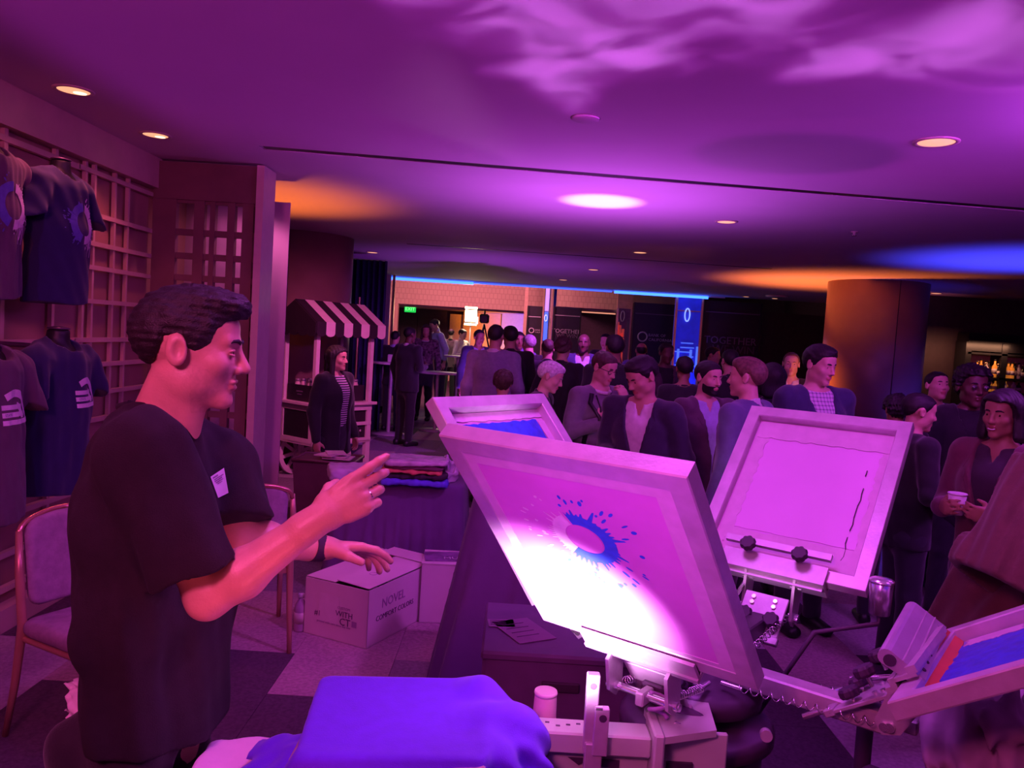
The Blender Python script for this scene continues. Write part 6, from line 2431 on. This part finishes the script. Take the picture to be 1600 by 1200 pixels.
on_box('WITH', .042, .36, .150, M_ink)
on_box('CT', .054, .345, .110, M_ink)
on_box('CUSTOM', .020, .37, .182, M_inkl)
on_box('#1', .040, .78, .128, M_ink)
on_box('printed with care since day one', .017, .52, .088, M_inkl)
on_box('NOVEL', .070, .33, .205, M_inkl, 'side')
on_box('COMFORT COLORS', .040, .36, .135, M_ink, 'side')
rc_ = MB()
n_ = exu.cross(ez)
if n_.dot(CAM - k0) < 0:
    n_ = -n_
rc_.box((0, 0, 0), (.03, .03, .001), M=frame(k0 + exu * la * .20 + ez * .112 + n_ * .002, -exu, ez, n_))
rc_.build('print_square', M_inkl, t)
lbq = frame(k0 + exu * la * .60 + ez * .165 + n_ * .0015, -exu, ez, n_)
MB().box((0, 0, 0), (.13, .15, .001), M=lbq).build('packing_tape', mat('clear_tape', (.70, .54, .62), .25, var=.05), t)
mk = MB()
mk.tube([Vector((la * .30 + .022 * math.cos(a), lb * .30 + .022 * math.sin(a), hh + .017)) for a in [i * .63 for i in range(10)]], .0015, 5, closed=True)
mk.build('print_mark', M_inkl, t, local=True)

c2_ = Z(654, 973, 0)
t2, MX2 = carton('cardboard_box', 'second white carton, narrower, between the large box and the draped stand', (c2_.x, c2_.y), (1, .04), (-.04, 1), .34, .28, .34, M_card)
MB().box((.17, .14, .342), (.345, .285, .005)).build('flap', M_card, t2, local=True)
pg = MB()
pg.box((.15, .12, .349), (.26, .18, .006), M=Matrix.Rotation(.12, 4, 'Z'))
pk = tag(pg.build('packet', mat('dark_print_packet', (.22, .10, .26), .3, var=.5, scale=14), None, M=MX2, local=True), 'flat printed packet lying on the second white carton', 'packet')
text('MULTI', .06, MX2 @ frame((.20, .10, .3535), (1, .1, 0), (-.1, 1, 0), (0, 0, 1)), M_white, pk, .001)

# water bottle
q_ = Z(468, 985, 0)
bt_ = thing('water_bottle', 'clear water bottle with white cap standing left of the large box', 'bottle', q_)
MB().lathe([(.028, 0), (.032, .008), (.032, .12), (.030, .14), (.014, .172), (.0135, .185)], q_, 20).build('bottle_body', mat('clear_plastic', (.48, .30, .44), .15, var=.05), bt_)
MB().lathe([(.017, .183), (.017, .203), (.015, .206)], q_, 20).build('cap', M_white, bt_)
MB().lathe([(.0328, .045), (.0328, .105)], q_, 20).build('label', M_trim, bt_)

# trunk in front of the draped stand, papers on it
a_, b_ = Z(763, 960, .66), Z(870, 1037, .66)
ctr_ = Vector((.24, 2.72, 0))
tk = thing('trunk', 'plum brown equipment trunk with papers on top, behind the press arm', 'trunk', (.21, 2.72, 0))
MB().box((.21, 2.68, .335), (.50, .46, .62), bev=.012).build('case_body', mat('plum_case', (.15, .07, .20), .5, var=.08), tk)
MB().box((.21, 2.68, .645), (.51, .47, .03), bev=.008).build('lid', mat('plum_case_lid', (.17, .08, .22), .45, var=.08), tk)
MB().box((.21, 2.445, .56), (.12, .012, .03), bev=.003).build('latch', M_dkm, tk)
for sx in (0, .42):
    for sy in (2.49, 2.87):
        MB().cyl((sx, sy, 0), (sx, sy, .03), .025, n=12).build('foot', M_knob, tk)
for k, (px, py, w_, h_, yw, lb_) in enumerate(((818, 985, .14, .20, .5, 'pale sheet of paper lying on the plum trunk'), (783, 974, .09, .07, .1, 'small card at the left end of the plum trunk'))):
    q_ = Z(px, py, .662)
    mb = MB()
    mb.box((0, 0, .001), (w_, h_, .0016))
    pa = mb.build('paper', mat('violet_paper', (.36, .22, .40), .7, var=.05), None, M=TRZ(q_, yw), local=True)
    tag(pa, lb_, 'paper')
    ln2 = MB()
    for j in range(4):
        ln2.box((-.01, h_ * (.3 - .18 * j), .0022), (w_ * .6, .004, .0006))
    ln2.build('print_lines', M_ink, pa, local=True)


# ---- banquet chairs
def chair(label, M, seed=0):
    """faces local -Y, rear legs and back at +Y"""
    t = thing('banquet_chair', label, 'chair', M=M)
    wd = mat('chair_frame_gold', (.50, .27, .20), .3, .35, var=.06)
    fab = mat('chair_fabric', (.30, .19, .30), .9, var=.15, scale=30, bump=.15)
    for sx in (-1, 1):
        MB().tube([Vector((sx * .215, .30, 0)), Vector((sx * .212, .25, .22)), Vector((sx * .21, .215, .45)), Vector((sx * .215, .235, .65)), Vector((sx * .20, .27, .80))], [.012, .015, .018, .016, .012], 8).build('rear_leg', wd, t, local=True)
        MB().tube([Vector((sx * .215, -.23, 0)), Vector((sx * .21, -.21, .43))], [.012, .018], 8).build('leg', wd, t, local=True)
        MB().cyl((sx * .205, -.2, .40), (sx * .205, .21, .40), .012, n=8).build('side_rail', wd, t, local=True)
    arc = [Vector((.20 * math.cos(a), .27 + .02 * math.sin(a) + .03 * (1 - abs(math.cos(a))), .78 + .075 * math.sin(a) ** .8)) for a in [i * math.pi / 16 for i in range(17)]]
    MB().tube(arc, .011, 8).build('top_rail', mat('polished_gold_rail', (.72, .38, .26), .22, .7, var=.04), t, local=True)
    BF = Field((-.22, .17, .50), (.22, .35, .90), .010)
    BF.all(lambda v, x, y, z: smax(smax(np.abs(x) - .182, np.abs(z - .665) - .160 - .030 * np.cos(np.clip(x / .2, -1, 1) * 1.57) * (z > .68), .06), np.abs(y - .245 - (z - .65) * .14 - .04 * (1 - (x / .2) ** 2) * .5) - .022, .03))
    link('backrest', BF.mesh('backrest'), fab, t)
    SF_ = Field((-.25, -.27, .38), (.25, .25, .50), .012)
    SF_.all(lambda v, x, y, z: smax(smax(np.abs(x) - .225, np.abs(y + .01) - .23, .05), np.abs(z - .445) - .035, .035))
    link('seat', SF_.mesh('seat'), fab, t)
    MB().box((0, -.21, .40), (.40, .02, .03)).build('seat_rail', wd, t, local=True)
    MB().box((0, .21, .40), (.40, .02, .03)).build('seat_rail', wd, t, local=True)
    return t


f1 = Z(8, 1150, 0)
yaw1 = R(62)
# rear leg foot of this chair (its right rear) is at local (-.215, .30)
o1 = Vector((f1.x, f1.y, 0)) - Matrix.Rotation(yaw1, 3, 'Z') @ Vector((-.215, .30, 0))
c1_ = chair('upholstered banquet chair by the lattice wall, left of the man in black', TRZ(o1, yaw1))
f2 = P(457, 776, 3.92)
yaw2 = R(202)
o2 = Vector((f2.x, f2.y, 0)) - Matrix.Rotation(yaw2, 3, 'Z') @ Vector((-.20, .27, 0))
c2c = chair('upholstered banquet chair behind the gesturing arms, beside the white box', TRZ(o2, yaw2))

# ---- striped market cart
CN = P(492, 600, 8.1)
cl1, cs1 = Vector((.60, .80, 0)), Vector((-.80, .60, 0))
cart = thing('market_cart', 'white wooden market cart with black and white striped awning and spoked wheel', 'cart', M=frame((CN.x, CN.y, 0), cl1, cs1, (0, 0, 1)))
CLn, CSn = .80, .56
M_cw = mat('cart_white', (.74, .58, .62), .5, var=.05)
M_cb = mat('cart_black', (.025, .012, .025), .6, var=.1)
ctop = .82
for (u, s, nm) in ((.03, .03, 'post'), (.03, CSn - .03, 'post'), (CLn - .03, .03, 'post'), (CLn - .03, CSn - .03, 'post')):
    MB().box((u, s, (ctop + 1.66) / 2), (.045, .045, 1.66 - ctop)).build(nm, M_cw, cart, local=True)
MB().box((CLn / 2, CSn / 2, ctop), (CLn + .08, CSn + .08, .03), bev=.004).build('counter', M_cw, cart, local=True)
MB().box((CLn / 2, CSn / 2, ctop - .19), (CLn, CSn, .34), bev=.004).build('body', M_cw, cart, local=True) if False else None
# end panel frame with black board
for (s0, s1, z0, z1) in ((0, .07, .40, .805), (CSn - .07, CSn, .40, .805), (0.07, CSn - .07, .40, .46), (.07, CSn - .07, .745, .805)):
    MB().box((.012, (s0 + s1) / 2, (z0 + z1) / 2), (.024, s1 - s0, z1 - z0)).build('panel_rail', M_cw, cart, local=True)
MB().box((.016, CSn / 2, .60), (.012, CSn - .12, .30)).build('chalkboard', M_cb, cart, local=True)
# long side: rails and dark shelves
for zz, hh_ in ((.775, .06), (.60, .035), (.42, .045)):
    MB().box((CLn / 2, .012, zz), (CLn, .024, hh_)).build('side_rail', M_cw, cart, local=True)
MB().box((CLn / 2, .035, .60), (CLn - .05, .012, .38)).build('back_board', M_cb, cart, local=True)
MB().box((CLn / 2, CSn - .012, .60), (CLn, .024, .40)).build('back_board', M_cw, cart, local=True)
MB().box((CLn / 2, CSn / 2, .405), (CLn, CSn, .025)).build('floor_board', M_cw, cart, local=True)
for u in (.22, .45, .66):
    MB().lathe([(.0, 0), (.014, .004), (.014, .014), (.006, .02)], n=12, M=frame((u, .024, .52), (1, 0, 0), (0, 0, 1), (0, -1, 0))).build('drawer_knob', M_steel2, cart, local=True)
for s in (.03, CSn - .03):
    MB().box((CLn - .03, s, .40), (.06, .05, .80)).build('leg', M_cw, cart, local=True)
# wheel at the near end, one on each long side
for s in (-.03, CSn + .02):
    wl = MB()
    ring_ = [(.235, -.018), (.235, .018), (.185, .018), (.185, -.018)]
    n = 32
    vs, fs = [], []
    for k in range(n):
        a = 2 * math.pi * k / n
        for (r_, e) in ring_:
            vs.append((.26 + r_ * math.cos(a), s + e, .236 + r_ * math.sin(a)))
    for k in range(n):
        j = (k + 1) % n
        for i in range(4):
            fs.append((k * 4 + i, k * 4 + (i + 1) % 4, j * 4 + (i + 1) % 4, j * 4 + i))
    wl._add(vs, fs, False)
    w_o = wl.build('wheel', M_cw, cart, local=True)
    for k in range(4):
        a = k * math.pi / 4 + .2
        dx, dz = math.cos(a) * .19, math.sin(a) * .19
        mb = MB()
        mb.box((0, 0, 0), (.38, .022, .036), M=frame((.26, s, .236), (math.cos(a), 0, math.sin(a)), (0, 1, 0), (-math.sin(a), 0, math.cos(a))))
        mb.build('spoke', M_cw, w_o, local=True)
    MB().cyl((.26, s - .03, .236), (.26, s + .03, .236), .04, n=16).build('wheel_hub', M_cw, w_o, local=True)
MB().cyl((.26, -.03, .236), (.26, CSn + .02, .236), .016, n=10).build('axle', M_cw, cart, local=True)
for s in (.06, CSn - .06):
    MB().box((.26, s, .32), (.05, .04, .18)).build('axle_block', M_cw, cart, local=True)
# awning: gable along the long axis, striped slopes with scalloped valance
zr, ze = 1.88, 1.66
ns = 8
ov = .07
for side in (0, 1):
    s_e = -ov if side == 0 else CSn + ov
    s_r = CSn / 2
    for k in range(ns):
        u0 = -ov + (CLn + 2 * ov) * k / ns
        u1 = -ov + (CLn + 2 * ov) * (k + 1) / ns
        mb = MB()
        vs = []
        for dz in (0, .012):
            vs += [(u0, s_r, zr + dz), (u1, s_r, zr + dz), (u1, s_e, ze + dz), (u0, s_e, ze + dz)]
        mb._add(vs, [(0, 1, 2, 3), (7, 6, 5, 4), (0, 3, 7, 4), (1, 5, 6, 2), (0, 4, 5, 1), (3, 2, 6, 7)])
        # scallop
        c_, r_ = (u0 + u1) / 2, (u1 - u0) / 2
        pts = [(u0, ze + .012), (u0, ze - .10)] + [(c_ - r_ * math.cos(a), ze - .10 - r_ * .62 * math.sin(a)) for a in [i * math.pi / 8 for i in range(1, 8)]] + [(u1, ze - .10), (u1, ze + .012)]
        e0 = s_e + (-.006 if side == 0 else .006)
        n = len(pts)
        mb._add([(p[0], e0 - .004, p[1]) for p in pts] + [(p[0], e0 + .004, p[1]) for p in pts], [list(range(n)), [2 * n - 1 - i for i in range(n)]] + [(i, (i + 1) % n, n + (i + 1) % n, n + i) for i in range(n)])
        mb.build('awning_stripe', M_cw if k % 2 else M_cb, cart, local=True)
for u in (-ov - .004, CLn + ov + .004):
    mb = MB()
    pts = [(CSn / 2, zr), (-ov, ze), (-ov, ze - .10)]
    nsc = 5
    wdt = (CSn + 2 * ov) / nsc
    for k in range(nsc):
        c_ = -ov + wdt * (k + .5)
        pts += [(c_ - wdt / 2 * math.cos(a), ze - .10 - wdt * .3 * math.sin(a)) for a in [i * math.pi / 6 for i in range(1, 7)]]
    pts += [(CSn + ov, ze)]
    n = len(pts)
    mb._add([(u - .005, p[0], p[1]) for p in pts] + [(u + .005, p[0], p[1]) for p in pts], [list(range(n)), [2 * n - 1 - i for i in range(n)]] + [(i, (i + 1) % n, n + (i + 1) % n, n + i) for i in range(n)])
    mb.build('awning_gable', M_cb, cart, local=True)


# crates with jars on the counter
def jarcrate(label, u, s, w_, d_, h_, nj, glabel):
    Mc = wmat(cart)
    M2 = Mc @ Matrix.Translation((u, s, ctop + .016))
    t = thing('crate', label, 'crate', M=M2)
    for (cx, cy, sx, sy) in ((0, -d_ / 2, w_, .012), (0, d_ / 2, w_, .012), (-w_ / 2, 0, .012, d_), (w_ / 2, 0, .012, d_)):
        MB().box((cx, cy, h_ / 2), (sx, sy, h_)).build('side_board', M_cb, t, local=True)
    MB().box((0, 0, .006), (w_, d_, .012)).build('bottom', M_cb, t, local=True)
    for (cx, cy) in ((0, -d_ / 2 - .008), (-w_ / 2 - .008, 0)):
        pass
    lm = MB()
    lm.box((-w_ / 2 - .0075, 0, h_ * .6), (.002, .10, .012))
    lm.box((-w_ / 2 - .0075, 0, h_ * .42), (.002, .07, .010))
    lm.build('stencil_lettering', M_textd, t, local=True)
    rs = random.Random(int(u * 100))
    first = None
    for i in range(nj):
        for j in range(2):
            x = -w_ / 2 + .045 + (w_ - .09) * i / max(1, nj - 1)
            y = -d_ / 4 + j * d_ / 2
            Mj = M2 @ Matrix.Translation((x, y, .013))
            if first is None:
                b = thing('jar', glabel, 'jar', M=Mj, group='jars in the %s' % label.split(' on ')[0])
                MB().lathe([(.026, 0), (.03, .01), (.03, h_ - .01), (.024, h_ + .012), (.024, h_ + .02)], n=14).build('glass_body', M_clr, b, local=True)
                MB().lathe([(.027, h_ + .018), (.027, h_ + .04), (.020, h_ + .046)], n=14).build('lid', mat('grey_lid', (.34, .26, .34), .35, .3), b, local=True)
                first = b
            else:
                b = copy_tree(first)
                move(b, Mj)
            b['label'] = '%s %s-row jar from the left in the %s black crate on the cart' % (('first', 'second', 'third', 'fourth', 'fifth')[i], ('near', 'far')[j], 'left' if 'left end' in label else 'right')


jarcrate('black crate of jars on the left end of the cart counter', .16, CSn / 2, .24, .40, .17, 3, 'lidded glass jar in the black crate on the left end of the cart counter')
jarcrate('black crate of jars on the right part of the cart counter', .56, CSn / 2, .40, .36, .17, 5, 'lidded glass jar in the black crate on the right part of the cart counter')
# dark tote with papers, by the cart wheel
q_ = P(512, 760, 5.7)
tt = thing('storage_bin', 'dark plum storage bin full of papers in front of the cart wheel', 'bin', (q_.x, 5.7, 0))
bz = P(512, 716, 5.7).z
mb = MB()
w0, w1_ = .17, .215
vs = [(q_.x - w0, 5.56, 0), (q_.x + w0, 5.56, 0), (q_.x + w0, 5.84, 0), (q_.x - w0, 5.84, 0), (q_.x - w1_, 5.53, bz), (q_.x + w1_, 5.53, bz), (q_.x + w1_, 5.87, bz), (q_.x - w1_, 5.87, bz)]
mb._add(vs, [(3, 2, 1, 0), (0, 1, 5, 4), (1, 2, 6, 5), (2, 3, 7, 6), (3, 0, 4, 7), (4, 5, 6, 7)])
mb.build('bin_body', mat('plum_bin', (.10, .035, .06), .6), tt)
MB().tube([Vector((q_.x - w1_, 5.53, bz)), Vector((q_.x + w1_, 5.53, bz)), Vector((q_.x + w1_, 5.87, bz)), Vector((q_.x - w1_, 5.87, bz))], .014, 6, closed=True).build('rim', mat('plum_bin_rim', (.13, .05, .08), .5), tt)
rs = random.Random(5)
for k in range(5):
    Mp = TRZ((q_.x + rs.uniform(-.08, .10), 5.7 + rs.uniform(-.08, .08), bz + .012 + k * .010), rs.uniform(-.6, .6))
    mb = MB()
    mb.box((0, 0, 0), (rs.uniform(.12, .2), rs.uniform(.1, .2), .008))
    tag(mb.build('paper_bundle', mat('pale_papers', (.62, .46, .54), .7, var=.15), None, M=Mp, local=True), 'pale folded paper bundle, %s in the pile in the plum bin' % ('lowest', 'second lowest', 'middle', 'second highest', 'topmost')[k], 'paper', 'paper bundles in the plum bin')


# ---- mannequin torsos and T-shirts on the left wall
def wall_shirt(lab_m, lab_s, c, yaw, m_sh, print_kind, seed, sc=1.0, drop=0.0):
    """c: shirt centre; the torso hangs on a short bracket from the lattice; faces local -Y"""
    M = TRZ(c, yaw)
    mq = thing('mannequin_torso', lab_m, 'mannequin', M=M)
    F = Field((-.26, -.16, -.42), (.26, .16, .50), .011)
    F.ec((0, 0, -.36), (0, 0, -.02), (.155, .095), (.135, .085), k=.03)
    F.ec((0, 0, -.02), (0, 0, .24), (.135, .085), (.165, .10), k=.03)
    F.ec((0, 0, .22), (0, .01, .30), (.15, .085), (.10, .06), k=.03)
    for sg in (1, -1):
        F.rc((sg * .05, .01, .31), (sg * .17, 0, .27), .045, .055, k=.03)
        F.rc((sg * .17, 0, .27), (sg * .205, 0, .12), .052, .046, k=.03)
    F.rc((0, .01, .28), (0, .0, .41), .062, .055, k=.03)
    F.all(lambda v, x, y, z: np.maximum(np.maximum(v, z - .425), -.40 - z))
    link('torso_form', npmesh('torso_form', F.nets()[0] * sc, F.nets()[1]), M_black, mq)
    mb = MB()
    mb.lathe([(.056 * sc, .425 * sc), (.056 * sc, .432 * sc), (.02, .440 * sc)], n=20)
    mb.build('neck_cap', M_dkm, mq, local=True)
    mb = MB()
    bl_ = (c.x + 2.495) / math.sin(yaw)
    for z_ in (.33, -.30):
        MB().cyl((0, .03, z_ * sc), (0, bl_, z_ * sc), .012, n=10).build('wall_bracket', M_dkm, mq, local=True)
    G = Field((-.36, -.22, -.48), (.36, .22, .42), .0085)
    G.ec((0, .0, -.50), (0, 0, .0), (.215, .155), (.200, .145), k=.04)
    G.ec((0, 0, .0), (0, 0, .24), (.200, .145), (.190, .138), k=.04)
    G.ec((0, 0, .22), (0, .01, .30), (.17, .10), (.12, .07), k=.04)
    for sg in (1, -1):
        G.rc((sg * .05, .01, .315), (sg * .18, 0, .27), .052, .066, k=.04)
        G.ec((sg * .19, 0, .26), (sg * .285, -.01, .045), (.065, .095), (.062, .118), side=(1, 0, 0), k=.04, flat=False)

    def fn(v, x, y, z):
        d = v + wrinkle(x * 1.2, y * 1.2, z * .35, .0055, 22, seed)
        d = np.maximum(d, -.425 + .012 * np.sin(x * 14 + y * 9) - z)
        # sleeve openings
        d = np.where(np.abs(x) > .21, np.maximum(d, (.085 - .45 * (np.abs(x) - .25)) - z), d)
        d = smax(d, -ell(x, y, z, (0, -.035, .355), (.082, .098, .075)), .006)
        return d
    G.all(fn)
    V, Q = G.nets()
    sh = link('t_shirt', npmesh('t_shirt', V * sc, Q), m_sh, None, M)
    tag(sh, lab_s, 't-shirt')
    bv = bvh_of(sh.data)
    mw = mat('white_shirt_print', (.78, .66, .80), .6, var=.08, scale=50)
    if print_kind == 'splash':
        mb = splash_mb(.072, .125, seed, 110, -1.7, 1.35, 26)
        for k in range(5):
            x = .03 + .016 * k
            mb._add([(x - .004, -.09, 0), (x + .004, -.09, 0), (x + .003, -.15 - .022 * ((k * 2) % 3), 0), (x - .003, -.15 - .022 * ((k * 2) % 3), 0)], [(0, 1, 2, 3)])
        mb.v = [Vector((v.x * .9 + .03, 0, v.y + .055)) * sc for v in mb.v]
        drape(mb, bv, (0, 1, 0), .003)
        mb.build('splash_print', mw, sh, local=True)
        mb = splash_mb(.074, .12, seed + 4, 60, 1.6, 4.3, 18)
        mb.v = [Vector((v.x * .9 + .03, 0, v.y + .055)) * sc for v in mb.v]
        drape(mb, bv, (0, 1, 0), .003)
        mb.build('splash_print', mat('blue_shirt_print', (.10, .09, .42), .6, var=.1, scale=50), sh, local=True)
    else:
        parts = []
        # sweeping band over stacked bars: half dome built of strips
        N = 14
        band = MB()
        for (r0, r1, a0_, a1_) in ((.118, .088, 0, 2.15), (.070, .046, .05, 1.3)):
            vs, fs = [], []
            for i in range(N + 1):
                a = a0_ + (a1_ - a0_) * i / N
                for r_ in (r0, r1):
                    vs.append((r_ * math.cos(a) * 1.0 - .01, r_ * math.sin(a) * 1.15))
            for i in range(N):
                fs.append((2 * i, 2 * i + 1, 2 * i + 3, 2 * i + 2))
            band._add([(x, y, 0) for x, y in vs], fs)
        for k in range(3):
            x1_ = .03 + .03 * (2 - k) * 0 + (.10 if k == 0 else .055 - .02 * k)
            y_ = -.012 + .034 * k
            for i in range(8):
                xa, xb = -.09 + (x1_ + .09) * i / 8, -.09 + (x1_ + .09) * (i + 1) / 8
                band._add([(xa, y_ - .011, 0), (xb, y_ - .011, 0), (xb, y_ + .011, 0), (xa, y_ + .011, 0)], [(0, 1, 2, 3)])
        band.v = [Vector((v.x + .035, 0, v.y + .045)) * sc for v in band.v]
        drape(band, bv, (0, 1, 0), .003)
        band.build('dome_print', mw, sh, local=True)
        tm = text_mb('STATE', .016, 0, 'CENTER')
        tm.v = [Vector((v.x - .02, 0, v.y + .067)) * sc for v in tm.v]
        drape(tm, bv, (0, 1, 0), .0045)
        tm.build('print_lettering', mat('navy_print_ink', (.05, .03, .22), .7), sh, local=True)
    return mq, sh


M_nv = mat('navy_jersey', (.016, .012, .085), .9, var=.06, scale=20, bump=.1, bscale=300, sheen=.2)
M_gj = mat('grey_jersey', (.10, .055, .10), .9, var=.08, scale=20, bump=.1, bscale=300, sheen=.2)
wall_shirt('black mannequin torso in the lower navy shirt on the lattice wall', 'navy T-shirt with white dome and bars print, lower row on the lattice wall', P(88, 640, 3.86), R(86), M_nv, 'dome', 3, .92)
wall_shirt('black mannequin torso in the upper navy shirt on the lattice wall', 'navy T-shirt with white ink-splash ring print, upper row on the lattice wall', P(92, 362, 3.98), R(82), M_nv, 'splash', 6, .82)
wall_shirt('black mannequin torso in the lower grey shirt, cut by the left edge', 'grey T-shirt with white dome print, lower row at the left edge', P(-28, 668, 3.30), R(85), M_gj, 'dome', 9, .92)
wall_shirt('black mannequin torso in the upper grey shirt, cut by the left edge', 'grey T-shirt with white ink-splash ring print, upper row at the left edge', P(-24, 335, 3.60), R(82), M_gj, 'splash', 12, .86)
